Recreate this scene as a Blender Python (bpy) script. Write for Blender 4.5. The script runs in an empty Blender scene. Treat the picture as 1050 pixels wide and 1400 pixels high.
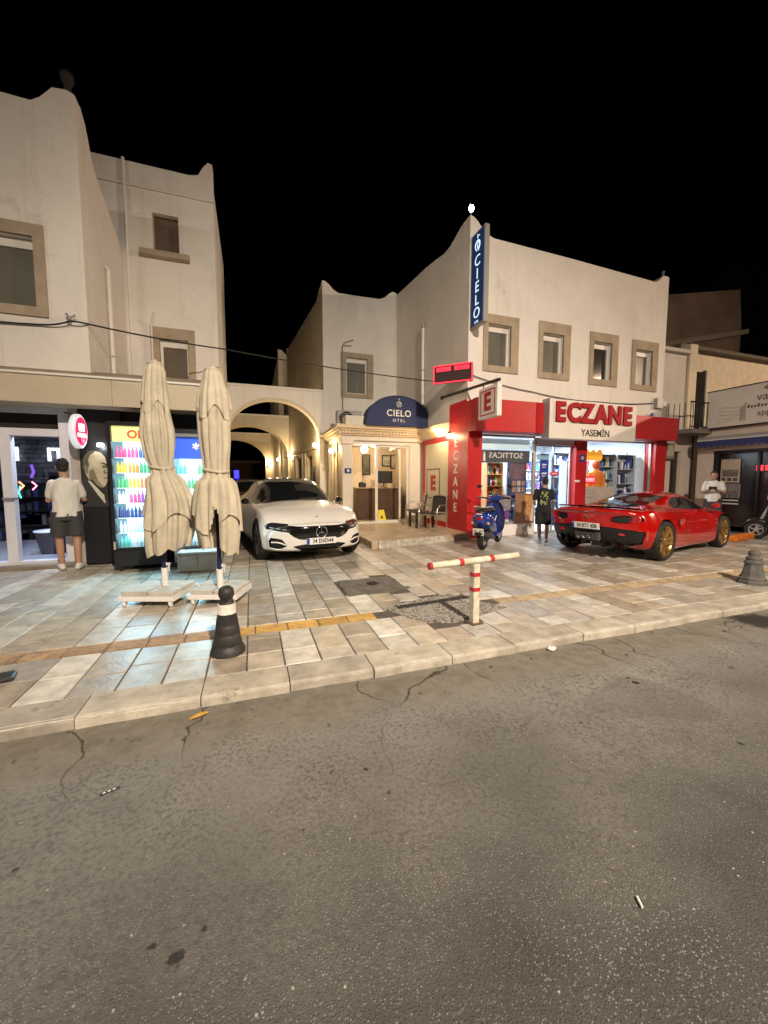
import bpy, bmesh, math, random
from mathutils import Vector, Matrix, noise
from mathutils.geometry import tessellate_polygon
random.seed(7)
PI = math.pi
R = math.radians
S = bpy.context.scene
C = S.collection

# ---------------------------------------------------------------- camera
CAM_H = 1.42
cd = bpy.data.cameras.new('camera'); cam = bpy.data.objects.new('camera', cd); C.objects.link(cam)
cam.location = (0, 0, CAM_H); cam.rotation_euler = (R(90 - 4.6), 0, R(-19))
cd.sensor_fit = 'HORIZONTAL'; cd.sensor_width = 36; cd.lens = 18.0
cd.clip_start = 0.05; cd.clip_end = 2000
S.camera = cam
# ---------------------------------------------------------------- world: night sky
w = bpy.data.worlds.new('World'); S.world = w; w.use_nodes = True
nt = w.node_tree; nt.nodes.clear()
sky = nt.nodes.new('ShaderNodeTexSky'); sky.sky_type = 'NISHITA'; sky.sun_disc = False
sky.sun_elevation = R(-4.0); sky.sun_rotation = R(200)
bg = nt.nodes.new('ShaderNodeBackground'); bg.inputs[1].default_value = 0.008
ow = nt.nodes.new('ShaderNodeOutputWorld')
nt.links.new(sky.outputs[0], bg.inputs[0]); nt.links.new(bg.outputs[0], ow.inputs[0])
# faint moon: the one sun lamp, far below its daylight strength
sl = bpy.data.lights.new('moon', 'SUN'); sl.energy = 0.012; sl.angle = R(0.5); sl.color = (1, .93, .85)
so = bpy.data.objects.new('moon', sl); C.objects.link(so); so.rotation_euler = (R(48), 0, R(12))
S.view_settings.view_transform = 'Standard'; S.view_settings.look = 'None'
S.view_settings.exposure = 0.0; S.view_settings.gamma = 1.0; S.view_settings.use_curve_mapping = False
S.render.engine = 'CYCLES'
S.cycles.max_bounces = 8; S.cycles.transparent_max_bounces = 16; S.cycles.sample_clamp_indirect = 4.0

# ---------------------------------------------------------------- materials
MATS = {}
def lin(c):
    return tuple(((v/255.)/12.92 if v/255. <= .04045 else ((v/255.+.055)/1.055)**2.4) for v in c)
def mat(name, col=(.5,.5,.5), rough=.6, metal=0., var=0., vscale=4., bump=0., bscale=60., emit=0., ecol=None, col2=None,
        spec=.5, trans=0., alpha=1., coat=0., rnd=0., stain=None, ior=1.45, obj=False, vdetail=6, thin=False):
    if name in MATS: return MATS[name]
    m = bpy.data.materials.new(name); m.use_nodes = True; n = m.node_tree; L = n.links
    b = n.nodes['Principled BSDF']
    b.inputs['Base Color'].default_value = (*col, 1); b.inputs['Roughness'].default_value = rough
    b.inputs['Metallic'].default_value = metal; b.inputs['Specular IOR Level'].default_value = spec
    b.inputs['Transmission Weight'].default_value = trans; b.inputs['Alpha'].default_value = alpha
    b.inputs['Coat Weight'].default_value = coat; b.inputs['IOR'].default_value = ior
    if emit:
        b.inputs['Emission Color'].default_value = (*(ecol or col), 1); b.inputs['Emission Strength'].default_value = emit
    tc = n.nodes.new('ShaderNodeTexCoord'); co = tc.outputs['Object'] if obj else None
    if not obj:
        g = n.nodes.new('ShaderNodeNewGeometry'); co = g.outputs['Position']
    out = None
    if var or stain:
        nz = n.nodes.new('ShaderNodeTexNoise'); nz.inputs['Scale'].default_value = vscale; nz.inputs['Detail'].default_value = vdetail
        nz.inputs['Roughness'].default_value = .62
        L.new(co, nz.inputs['Vector'])
        mx = n.nodes.new('ShaderNodeMix'); mx.data_type = 'RGBA'
        c2 = col2 or tuple(max(0, v*(1-var)) for v in col); c1 = col if col2 else tuple(min(1, v*(1+var*.5)) for v in col)
        mx.inputs[6].default_value = (*c2, 1); mx.inputs[7].default_value = (*c1, 1)
        mr = n.nodes.new('ShaderNodeMapRange'); mr.inputs[1].default_value = .32; mr.inputs[2].default_value = .68
        L.new(nz.outputs[0], mr.inputs[0]); L.new(mr.outputs[0], mx.inputs[0])
        out = mx.outputs[2]
        if stain:
            scol, ssc, th = stain
            n2 = n.nodes.new('ShaderNodeTexNoise'); n2.inputs['Scale'].default_value = ssc; n2.inputs['Detail'].default_value = 8
            n2.inputs['Roughness'].default_value = .7; L.new(co, n2.inputs['Vector'])
            r2 = n.nodes.new('ShaderNodeMapRange'); r2.inputs[1].default_value = th; r2.inputs[2].default_value = th+.1
            L.new(n2.outputs[0], r2.inputs[0])
            m2 = n.nodes.new('ShaderNodeMix'); m2.data_type = 'RGBA'; m2.inputs[7].default_value = (*scol, 1)
            L.new(out, m2.inputs[6]); L.new(r2.outputs[0], m2.inputs[0]); out = m2.outputs[2]
    if rnd:
        oi = n.nodes.new('ShaderNodeObjectInfo'); hs = n.nodes.new('ShaderNodeHueSaturation')
        mr = n.nodes.new('ShaderNodeMapRange'); mr.inputs[3].default_value = 1-rnd; mr.inputs[4].default_value = 1+rnd
        L.new(oi.outputs['Random'], mr.inputs[0]); L.new(mr.outputs[0], hs.inputs['Value'])
        if out: L.new(out, hs.inputs['Color'])
        else: hs.inputs['Color'].default_value = (*col, 1)
        out = hs.outputs[0]
    if out: L.new(out, b.inputs['Base Color'])
    if bump:
        nb = n.nodes.new('ShaderNodeTexNoise'); nb.inputs['Scale'].default_value = bscale; nb.inputs['Detail'].default_value = 5
        L.new(co, nb.inputs['Vector'])
        bp = n.nodes.new('ShaderNodeBump'); bp.inputs['Strength'].default_value = min(1, bump); bp.inputs['Distance'].default_value = .01
        L.new(nb.outputs[0], bp.inputs['Height']); L.new(bp.outputs[0], b.inputs['Normal'])
    MATS[name] = m; return m
def glass_mat(name, tint=(1,1,1), refl=.08, rough=.02):
    """thin window pane: mostly see-through, with a fresnel reflection"""
    if name in MATS: return MATS[name]
    m = bpy.data.materials.new(name); m.use_nodes = True; n = m.node_tree; n.nodes.clear()
    o = n.nodes.new('ShaderNodeOutputMaterial'); t = n.nodes.new('ShaderNodeBsdfTransparent'); t.inputs[0].default_value = (*tint, 1)
    g = n.nodes.new('ShaderNodeBsdfGlossy'); g.inputs['Roughness'].default_value = rough
    f = n.nodes.new('ShaderNodeFresnel'); f.inputs[0].default_value = 1.35
    mx = n.nodes.new('ShaderNodeMixShader')
    ge = n.nodes.new('ShaderNodeNewGeometry'); sb = n.nodes.new('ShaderNodeMath'); sb.operation = 'SUBTRACT'; sb.inputs[0].default_value = 1
    mu = n.nodes.new('ShaderNodeMath'); mu.operation = 'MULTIPLY'; n.links.new(ge.outputs['Backfacing'], sb.inputs[1])
    n.links.new(f.outputs[0], mu.inputs[0]); n.links.new(sb.outputs[0], mu.inputs[1]); n.links.new(mu.outputs[0], mx.inputs[0]); n.links.new(t.outputs[0], mx.inputs[1]); n.links.new(g.outputs[0], mx.inputs[2])
    n.links.new(mx.outputs[0], o.inputs[0]); MATS[name] = m; return m
def emis(name, col, s):
    return mat(name, col, .5, emit=s, ecol=col)

# ---------------------------------------------------------------- object helpers
def thing(name, label, cat, loc=(0,0,0), rz=0., group=None, kind=None):
    o = bpy.data.objects.new(name, None); C.objects.link(o); o.location = loc; o.rotation_euler = (0,0,rz)
    o.empty_display_size = .1
    return tag(o, label, cat, group, kind)
def tag(o, label=None, cat=None, group=None, kind=None):
    if label: o['label'] = label
    if cat: o['category'] = cat
    if group: o['group'] = group
    if kind: o['kind'] = kind
    return o
def setup(o): o['kind'] = 'structure'; return o
def copy_tree(o, parent=None):
    c = o.copy(); C.objects.link(c)
    if parent is not None: c.parent = parent
    for ch in list(o.children): copy_tree(ch, c)
    return c

class MB:
    def __init__(s): s.v = []; s.f = []; s.sm = []
    def add(s, vs, fs, smooth=False):
        o = len(s.v); s.v += [tuple(v) for v in vs]
        s.f += [tuple(i+o for i in f) for f in fs]; s.sm += [smooth]*len(fs); return s
    def box(s, x0, x1, y0, y1, z0, z1):
        v = [(x,y,z) for x in (x0,x1) for y in (y0,y1) for z in (z0,z1)]
        return s.add(v, [(0,1,3,2),(4,6,7,5),(0,4,5,1),(2,3,7,6),(0,2,6,4),(1,5,7,3)])
    def bbox(s, x0, x1, y0, y1, z0, z1, b=.01):
        """box with chamfered edges"""
        bm = bmesh.new(); bmesh.ops.create_cube(bm, size=1)
        for v in bm.verts:
            v.co = Vector(((x0+x1)/2+v.co.x*(x1-x0), (y0+y1)/2+v.co.y*(y1-y0), (z0+z1)/2+v.co.z*(z1-z0)))
        bmesh.ops.bevel(bm, geom=list(bm.edges), offset=b, segments=1, affect='EDGES', profile=.5)
        s.frombm(bm); return s
    def frombm(s, bm, smooth=False):
        bm.verts.index_update(); s.add([v.co.copy() for v in bm.verts], [[v.index for v in f.verts] for f in bm.faces], smooth); bm.free(); return s
    def tube(s, pts, r, n=8, caps=True, smooth=True):
        pts = [Vector(p) for p in pts]; rr = r if isinstance(r, (list,tuple)) else [r]*len(pts)
        vs = []; fs = []; prev = None
        for i, p in enumerate(pts):
            a = pts[max(0,i-1)]; b = pts[min(len(pts)-1,i+1)]; t = (b-a)
            if t.length < 1e-9: t = Vector((0,0,1))
            t.normalize()
            if prev is None:
                u = t.orthogonal().normalized()
            else:
                u = (prev - t*prev.dot(t))
                u = u.normalized() if u.length > 1e-6 else t.orthogonal().normalized()
            prev = u; q = t.cross(u)
            for k in range(n):
                an = 2*PI*k/n; vs.append(p + (u*math.cos(an)+q*math.sin(an))*rr[i])
        for i in range(len(pts)-1):
            for k in range(n):
                fs.append((i*n+k, i*n+(k+1)%n, (i+1)*n+(k+1)%n, (i+1)*n+k))
        s.add(vs, fs, smooth)
        if caps:
            s.add(vs[:n], [tuple(reversed(range(n)))]); s.add(vs[-n:], [tuple(range(n))])
        return s
    def cyl(s, c, r, h, n=16, r2=None, smooth=True): return s.tube([c, (c[0],c[1],c[2]+h)], [r, r if r2 is None else r2], n, smooth=smooth)
    def lathe(s, prof, c=(0,0,0), n=20, smooth=True, ax=2, caps=True):
        vs = []; fs = []
        for (r, z) in prof:
            for k in range(n):
                a = 2*PI*k/n; p = [r*math.cos(a), r*math.sin(a), z]
                if ax == 1: p = [p[0], p[2], p[1]]
                if ax == 0: p = [p[2], p[0], p[1]]
                vs.append((p[0]+c[0], p[1]+c[1], p[2]+c[2]))
        for i in range(len(prof)-1):
            for k in range(n): fs.append((i*n+k, i*n+(k+1)%n, (i+1)*n+(k+1)%n, (i+1)*n+k))
        s.add(vs, fs, smooth)
        if caps: s.add(vs[:n], [tuple(range(n))]); s.add(vs[-n:], [tuple(range(n))])
        return s
    def sphere(s, c, r, n=16, sc=(1,1,1)):
        m = n//2; vs = []; fs = []
        for i in range(m+1):
            th = PI*i/m
            for k in range(n):
                a = 2*PI*k/n
                vs.append((c[0]+r*sc[0]*math.sin(th)*math.cos(a), c[1]+r*sc[1]*math.sin(th)*math.sin(a), c[2]+r*sc[2]*math.cos(th)))
        for i in range(m):
            for k in range(n): fs.append((i*n+k, (i+1)*n+k, (i+1)*n+(k+1)%n, i*n+(k+1)%n))
        return s.add(vs, fs, True)
    def slab(s, outer, holes, fmap, w0, w1):
        """polygon with holes, extruded between depths w0 and w1; fmap(u,v,w)->xyz"""
        loops = [list(outer)] + [list(h) for h in holes]
        flat = [p for l in loops for p in l]
        tris = tessellate_polygon([[Vector((p[0],p[1],0)) for p in l] for l in loops])
        N = len(flat)
        vs = [fmap(p[0],p[1],w0) for p in flat] + [fmap(p[0],p[1],w1) for p in flat]
        fs = [tuple(t) for t in tris] + [tuple(N+i for i in reversed(t)) for t in tris]
        o = 0
        for l in loops:
            k = len(l)
            for i in range(k): fs.append((o+i, o+(i+1)%k, N+o+(i+1)%k, N+o+i))
            o += k
        return s.add(vs, fs)
    def grid(s, nu, nv, fn, closeu=False, smooth=True):
        vs = [fn(i/(nu if closeu else nu-1), j/(nv-1)) for i in range(nu) for j in range(nv)]
        fs = []
        for i in range(nu if closeu else nu-1):
            for j in range(nv-1):
                a = i*nv+j; b = ((i+1)%nu)*nv+j; fs.append((a, b, b+1, a+1))
        return s.add(vs, fs, smooth)
    def xf(s, M):
        s.v = [tuple(M @ Vector(v)) for v in s.v]; return s
    def build(s, name, m, parent=None, fix=True, loc=None, rot=None, weld=False):
        me = bpy.data.meshes.new(name); me.from_pydata(s.v, [], s.f)
        if s.sm and any(s.sm): me.polygons.foreach_set('use_smooth', s.sm)
        if fix or weld:
            bm = bmesh.new(); bm.from_mesh(me)
            if weld: bmesh.ops.remove_doubles(bm, verts=bm.verts, dist=1e-5)
            bmesh.ops.recalc_face_normals(bm, faces=bm.faces); bm.to_mesh(me); bm.free()
        me.materials.append(m); me.update()
        o = bpy.data.objects.new(name, me); C.objects.link(o)
        if parent is not None: o.parent = parent
        if loc: o.location = loc
        if rot: o.rotation_euler = rot
        return o
def FS(Y): return lambda u, v, w: (u, Y + w, v)        # wall facing the road (-Y); w goes inward
def FW(X): return lambda u, v, w: (X + w, u, v)        # wall facing -X; u is world Y
def rect(u0, u1, v0, v1): return [(u0,v0),(u1,v0),(u1,v1),(u0,v1)]
def box(name, m, parent, x0, x1, y0, y1, z0, z1, b=0):
    mb = MB(); (mb.bbox(x0,x1,y0,y1,z0,z1,b) if b else mb.box(x0,x1,y0,y1,z0,z1)); return mb.build(name, m, parent)
def text(name, body, m, parent, size, M, ext=.004, bold=0., align='CENTER', spacing=1., sx=1.):
    cu = bpy.data.curves.new(name, 'FONT'); cu.body = body; cu.size = size; cu.extrude = ext; cu.offset = bold
    cu.align_x = align; cu.align_y = 'CENTER'; cu.space_character = spacing; cu.resolution_u = 4
    t = bpy.data.objects.new(name+'_c', cu); C.objects.link(t)
    dg = bpy.context.evaluated_depsgraph_get(); me = bpy.data.meshes.new_from_object(t.evaluated_get(dg))
    bpy.data.objects.remove(t); bpy.data.curves.remove(cu)
    me.name = name; me.transform(M @ Matrix.Diagonal((sx,1,1,1))); me.materials.clear(); me.materials.append(m)
    o = bpy.data.objects.new(name, me); C.objects.link(o)
    if parent is not None: o.parent = parent
    return o
def TS(x, y, z):   # lettering on a wall facing -Y
    return Matrix(((1,0,0,x),(0,0,-1,y),(0,1,0,z),(0,0,0,1)))
def TW(x, y, z):   # lettering on a wall facing -X
    return Matrix(((0,0,-1,x),(-1,0,0,y),(0,1,0,z),(0,0,0,1)))
def light(name, kind, loc, energy, col, parent=None, size=.1, rot=None, spot=None, blend=.5, sy=None):
    l = bpy.data.lights.new(name, kind); l.energy = energy; l.color = col
    if kind in ('POINT','SPOT'): l.shadow_soft_size = size
    if kind == 'AREA':
        l.size = size
        if sy: l.shape = 'RECTANGLE'; l.size_y = sy
    if kind == 'SPOT': l.spot_size = spot; l.spot_blend = blend
    o = bpy.data.objects.new(name, l); C.objects.link(o); o.location = loc
    if rot: o.rotation_euler = rot
    if parent is not None: o.parent = parent
    return o
def aim(o, target):
    d = Vector(target) - o.location; o.rotation_euler = d.to_track_quat('-Z','Y').to_euler()
def cat_curve(xs, ys, x):
    """smooth (monotone cubic) interpolation"""
    n = len(xs)
    if x <= xs[0]: return ys[0]
    if x >= xs[-1]: return ys[-1]
    i = 0
    while x > xs[i+1]: i += 1
    d = [(ys[k+1]-ys[k])/(xs[k+1]-xs[k]) for k in range(n-1)]
    def tan(k):
        if k == 0: return d[0]
        if k == n-1: return d[-1]
        if d[k-1]*d[k] <= 0: return 0
        return 2*d[k-1]*d[k]/(d[k-1]+d[k])
    h = xs[i+1]-xs[i]; t = (x-xs[i])/h
    return ((2*t**3-3*t*t+1)*ys[i] + (t**3-2*t*t+t)*h*tan(i) + (-2*t**3+3*t*t)*ys[i+1] + (t**3-t*t)*h*tan(i+1))
def inpoly(x, y, poly):
    c = False; n = len(poly); j = n-1
    for i in range(n):
        xi, yi = poly[i]; xj, yj = poly[j]
        if (yi > y) != (yj > y) and x < (xj-xi)*(y-yi)/(yj-yi)+xi: c = not c
        j = i
    return c
# ================================================================ ground, road, kerb, pavement
RZ = -0.07
def asphalt():
    m = bpy.data.materials.new('asphalt'); m.use_nodes = True; n = m.node_tree; L = n.links; b = n.nodes['Principled BSDF']
    g = n.nodes.new('ShaderNodeNewGeometry'); pos = g.outputs['Position']
    def noi(sc, det=4, ro=.6):
        t = n.nodes.new('ShaderNodeTexNoise'); t.inputs['Scale'].default_value = sc; t.inputs['Detail'].default_value = det
        t.inputs['Roughness'].default_value = ro; L.new(pos, t.inputs['Vector']); return t.outputs[0]
    def rng(src, a, b_, c=0., d=1.):
        t = n.nodes.new('ShaderNodeMapRange'); t.inputs[1].default_value = a; t.inputs[2].default_value = b_
        t.inputs[3].default_value = c; t.inputs[4].default_value = d; L.new(src, t.inputs[0]); return t.outputs[0]
    def mix(f, a, b_):
        t = n.nodes.new('ShaderNodeMix'); t.data_type = 'RGBA'; L.new(f, t.inputs[0])
        for i, s in ((6,a),(7,b_)):
            if isinstance(s, tuple): t.inputs[i].default_value = (*s, 1)
            else: L.new(s, t.inputs[i])
        return t.outputs[2]
    def mul(a, b_):
        t = n.nodes.new('ShaderNodeMath'); t.operation = 'MULTIPLY'; L.new(a, t.inputs[0]); L.new(b_, t.inputs[1]); return t.outputs[0]
    v = n.nodes.new('ShaderNodeTexVoronoi'); v.inputs['Scale'].default_value = 135; L.new(pos, v.inputs['Vector'])
    sep = n.nodes.new('ShaderNodeSeparateColor'); L.new(v.outputs['Color'], sep.inputs[0])
    spy = n.nodes.new('ShaderNodeSeparateXYZ'); L.new(pos, spy.inputs[0])
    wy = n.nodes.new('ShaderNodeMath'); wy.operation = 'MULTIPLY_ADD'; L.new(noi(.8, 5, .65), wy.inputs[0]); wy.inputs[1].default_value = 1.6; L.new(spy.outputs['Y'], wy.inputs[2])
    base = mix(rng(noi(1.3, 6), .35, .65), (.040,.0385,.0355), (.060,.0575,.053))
    base = mix(rng(wy.outputs[0], 1.6, 3.0), base, mix(rng(noi(2.1, 6), .35, .65), (.165,.159,.146), (.225,.217,.20)))   # dusty side lane; its fade into the dark lane also paints in light falloff
    base = mix(mul(rng(noi(46, 4), .46, .62), rng(noi(3, 3), .3, .7, .3, .8)), base, (.062,.057,.05))
    stone = mul(rng(sep.outputs[0], .66, .86), rng(v.outputs['Distance'], .5, .2))
    stone = mul(stone, rng(noi(.9, 5, .65), .36, .62, .12, 1.))
    base = mix(stone, base, (.27,.26,.237))
    # fewer, larger pale chips
    v2 = n.nodes.new('ShaderNodeTexVoronoi'); v2.inputs['Scale'].default_value = 42; L.new(pos, v2.inputs['Vector'])
    s2 = n.nodes.new('ShaderNodeSeparateColor'); L.new(v2.outputs['Color'], s2.inputs[0])
    base = mix(mul(rng(s2.outputs[1], .955, .975), rng(v2.outputs['Distance'], .22, .12)), base, (.32,.31,.28))
    # repaired patch areas: smoother, a shade darker or paler, with their own edges
    pn_ = noi(.42, 2, .4)
    base = mix(rng(pn_, .575, .585, 0., .38), base, (.085,.079,.069))
    base = mix(rng(noi(.31, 3, .5), .60, .66, 0., .45), base, (.20,.188,.165))
    # hairline cracks
    wv = n.nodes.new('ShaderNodeTexNoise'); wv.inputs['Scale'].default_value = 2.2; wv.inputs['Detail'].default_value = 6; L.new(pos, wv.inputs['Vector'])
    vm = n.nodes.new('ShaderNodeVectorMath'); vm.operation = 'MULTIPLY_ADD'; L.new(wv.outputs['Color'], vm.inputs[0]); vm.inputs[1].default_value = (.5,.5,0); L.new(pos, vm.inputs[2])
    vc = n.nodes.new('ShaderNodeTexVoronoi'); vc.feature = 'DISTANCE_TO_EDGE'; vc.inputs['Scale'].default_value = .85; L.new(vm.outputs[0], vc.inputs['Vector'])
    base = mix(mul(rng(vc.outputs['Distance'], .0045, .001), rng(noi(.55, 3), .47, .55, 0., .7)), base, (.03,.027,.023))
    # dark oil spots
    v3 = n.nodes.new('ShaderNodeTexVoronoi'); v3.inputs['Scale'].default_value = 2.6; L.new(pos, v3.inputs['Vector'])
    s3 = n.nodes.new('ShaderNodeSeparateColor'); L.new(v3.outputs['Color'], s3.inputs[0])
    nd = n.nodes.new('ShaderNodeMath'); nd.operation = 'MULTIPLY_ADD'; L.new(noi(18, 3), nd.inputs[0]); nd.inputs[1].default_value = .14; L.new(v3.outputs['Distance'], nd.inputs[2])
    base = mix(mul(rng(s3.outputs[0], .62, .72), rng(nd.outputs[0], .145, .115)), base, (.016,.014,.012))
    # a few oil drips and a tar blot
    for (ox, oy, rad) in ((-.26,1.24,.055),(-.34,1.30,.03),(-.19,1.30,.022),(.17,1.56,.028),(.52,1.80,.024),(.58,1.62,.03),(1.9,1.75,.03),(.95,2.2,.022),(2.6,1.3,.035),(-.9,1.75,.03),(3.6,1.9,.04),(-.05,2.05,.02)):
        dn = n.nodes.new('ShaderNodeVectorMath'); dn.operation = 'DISTANCE'; L.new(pos, dn.inputs[0]); dn.inputs[1].default_value = (ox, oy, RZ)
        da = n.nodes.new('ShaderNodeMath'); da.operation = 'MULTIPLY_ADD'; L.new(noi(26, 4), da.inputs[0]); da.inputs[1].default_value = rad*1.7; L.new(dn.outputs['Value'], da.inputs[2])
        base = mix(rng(da.outputs[0], rad*1.35, rad*1.1, 0., .85), base, (.012,.011,.010))
    # worn, dusty gutter along the kerb
    cr_in = (vc.outputs['Distance'],)
    sp = n.nodes.new('ShaderNodeSeparateXYZ'); L.new(pos, sp.inputs[0])
    ad = n.nodes.new('ShaderNodeMath'); ad.operation = 'MULTIPLY_ADD'; L.new(noi(2.2, 5), ad.inputs[0]); ad.inputs[1].default_value = .5; L.new(sp.outputs['Y'], ad.inputs[2])
    gut = rng(ad.outputs[0], 2.42, 2.62)
    base = mix(gut, base, mix(rng(noi(9, 6, .7), .35, .65), (.14,.126,.102), (.205,.188,.156)))
    base = mix(mul(rng(cr_in[0], .0055, .0015), gut), base, (.045,.04,.032))
    base = mix(mul(rng(noi(14, 6, .75), .60, .68), gut), base, (.07,.06,.045))
    # a damp stain reaching out from the kerb near the stone bollard
    stn = n.nodes.new('ShaderNodeVectorMath'); stn.operation = 'DISTANCE'; L.new(pos, stn.inputs[0]); stn.inputs[1].default_value = (5.1, 2.5, RZ)
    sa = n.nodes.new('ShaderNodeMath'); sa.operation = 'MULTIPLY_ADD'; L.new(noi(5, 5), sa.inputs[0]); sa.inputs[1].default_value = .7; L.new(stn.outputs['Value'], sa.inputs[2])
    base = mix(rng(sa.outputs[0], .62, .5), base, (.026,.022,.018))
    L.new(base, b.inputs['Base Color'])
    b.inputs['Roughness'].default_value = .78; b.inputs['Specular IOR Level'].default_value = .35
    bp = n.nodes.new('ShaderNodeBump'); bp.inputs['Strength'].default_value = .6; bp.inputs['Distance'].default_value = .004
    hgt = n.nodes.new('ShaderNodeMath'); hgt.operation = 'ADD'; L.new(rng(v.outputs['Distance'], .55, .05), hgt.inputs[0]); L.new(noi(70, 5, .7), hgt.inputs[1])
    L.new(hgt.outputs[0], bp.inputs['Height']); L.new(bp.outputs[0], b.inputs['Normal'])
    return m
gm = mat('far_ground', (.07,.065,.055), .9, var=.3, vscale=.6)
setup(MB().add([(-300,-300,-.2),(300,-300,-.2),(300,300,-.2),(-300,300,-.2)], [(0,1,2,3)]).build('ground', gm))
# road sheet, gently uneven
mb = MB()
def roadf(u, v):
    x = -14+u*34; y = -6+v*8.74
    return (x, y, RZ + .010*noise.noise((x*.7, y*.7, 0)) + .004*noise.noise((x*2.3, y*2.3, 5)))
mb.grid(170, 60, roadf)
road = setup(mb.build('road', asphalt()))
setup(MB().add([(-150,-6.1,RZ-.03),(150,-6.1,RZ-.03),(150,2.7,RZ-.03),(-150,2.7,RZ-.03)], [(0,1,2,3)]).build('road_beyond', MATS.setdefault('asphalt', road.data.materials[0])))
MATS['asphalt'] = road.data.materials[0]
setup(box('opposite_pavement', mat('far_paving', (.3,.28,.25), .8, var=.25, vscale=2), None, -60, 60, -14, -6.05, -.19, 0))

# pavement bed (grout between the slabs)
grout = mat('grout', (.105,.092,.075), .9, var=.35, vscale=6)
pv = MB(); pv.box(-40, 60, 2.80, 60, -.19, -.012)
pave = setup(pv.build('pavement', grout))
def slabmat(name, c, stain=True):
    return mat(name, c, .33, var=.34, vscale=6.5, bump=.35, bscale=45, rnd=.16, spec=.45, stain=((c[0]*.55,c[1]*.5,c[2]*.45), 3.1, .6) if stain else None)
SM = {'w': [slabmat('slab_white_a', (.58,.55,.49)), slabmat('slab_white_b', (.52,.49,.43))],
      'b': [slabmat('slab_beige_a', (.42,.362,.285)), slabmat('slab_beige_b', (.355,.308,.245)), slabmat('slab_beige_c', (.46,.405,.325)), slabmat('slab_grey', (.40,.37,.325))]}
def unit_slab(m):
    o = MB()
    c = .014
    v = [(0,0,-.05),(1,0,-.05),(1,1,-.05),(0,1,-.05),(0,0,-.006),(1,0,-.006),(1,1,-.006),(0,1,-.006),(c,c,0),(1-c,c,0),(1-c,1-c,0),(c,1-c,0)]
    o.add(v, [(0,1,5,4),(1,2,6,5),(2,3,7,6),(3,0,4,7),(4,5,9,8),(5,6,10,9),(6,7,11,10),(7,4,8,11),(8,9,10,11)])
    me = bpy.data.meshes.new('slab'); me.from_pydata(o.v, [], o.f); me.materials.append(m); me.update(); return me
UM = {}
def umesh(m):
    if m.name not in UM: UM[m.name] = unit_slab(m)
    return UM[m.name]
GRAVEL = [(1.36,3.93),(1.75,4.12),(2.32,4.22),(2.66,3.55),(2.3,3.42),(1.9,3.36),(1.62,3.42)]
CONC = [(1.12,5.28),(1.93,5.36),(1.98,4.62),(1.1,4.52)]
def blocked(x0, x1, y0, y1):
    cx, cy = (x0+x1)/2, (y0+y1)/2
    if 3.68 < cy < 3.90 and (x0 < 1.40 or cx > 2.6): return True
    return inpoly(cx, cy, GRAVEL) or inpoly(cx, cy, CONC)
slabs = []
CWD = .283
i0 = -16
for i in range(i0, 50):
    x0 = -1.485 + CWD*i; x1 = x0+CWD
    white = (i % 3 == 0)
    for seg in ((2.955, 3.685), (3.90, 8.42)):
        y = seg[0]; L0 = .36 if white else .42
        first = True
        while y < seg[1]-.02:
            ln = random.choice((.30,.36,.42,.46)) if not first else random.uniform(.2,.4); first = False
            y1 = min(y+ln, seg[1])
            if seg[1]-y1 < .12: y1 = seg[1]
            if seg[0] < 3 and (1.41 < x0 < 2.55) and y1 == seg[1]:
                y1 = seg[1]
            slabs.append((x0, x1, y, y1, white)); y = y1
    if 1.40 <= (x0+x1)/2 <= 2.6:
        slabs.append((x0, x1, 3.685, 3.90, white))
slabs = [s for s in slabs if not blocked(*s[:4])]
cen = lambda s: (s[0]+s[1])/2
def vis(s):   # ordering: inside the view and near first
    x, y = cen(s), (s[2]+s[3])/2; d = math.hypot(x, y); a = math.degrees(math.atan2(x, y))-19
    return d + (0 if -47 < a < 47 else 50)
slabs.sort(key=vis)
rest = {}
for k, (x0, x1, y0, y1, wh) in enumerate(slabs):
    r = random.random()
    m = random.choice(SM['w'] if (wh and r < .85) else SM['b'])
    dz = random.uniform(-.003,.003); g = .005
    if k < 300:
        o = bpy.data.objects.new('paving_slab', umesh(m)); C.objects.link(o); o.parent = pave
        o.location = (x0+g, y0+g, dz); o.scale = (x1-x0-2*g, y1-y0-2*g, 1)
        o.rotation_euler = (random.uniform(-.006,.006), random.uniform(-.006,.006), 0)
    else:
        q = rest.setdefault(m.name, MB()); u = umesh(m)
        q.add([(x0+g+v.co.x*(x1-x0-2*g), y0+g+v.co.y*(y1-y0-2*g), v.co.z+dz) for v in u.vertices], [tuple(p.vertices) for p in u.polygons])
for nm, q in rest.items():
    o = q.build('distant_slabs', MATS[nm], pave); o['kind'] = 'stuff'
# tactile strip
tm = [mat('tactile_yellow', (.52,.33,.10), .6, var=.3, vscale=9, rnd=.15, bump=.3), mat('tactile_brown', (.36,.245,.145), .65, var=.35, vscale=9, rnd=.15, bump=.3), mat('tactile_tan', (.43,.34,.22), .6, var=.3, vscale=9, rnd=.15, bump=.3)]
def tactile_mesh(m, name):
    b = MB(); b.box(0,1,0,1,-.05,-.003)
    for k in range(4): b.bbox(.02,.98,.06+k*.24,.06+k*.24+.14,-.004,.004,.003)
    me = bpy.data.meshes.new(name); me.from_pydata(b.v, [], b.f); me.materials.append(m); me.update(); return me
TM = [tactile_mesh(t, 'tactile_tile') for t in tm]
x = -6.0
while x < 11.0:
    if x < 1.12 or x > 2.62:
        o = bpy.data.objects.new('tactile_tile', TM[2 if x > 2.6 else 1 if x < -.35 else 0]); C.objects.link(o); o.parent = pave
        o.location = (x+.004, 3.695, 0); o.scale = (.30-.008, .195, 1)
    x += .30
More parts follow.
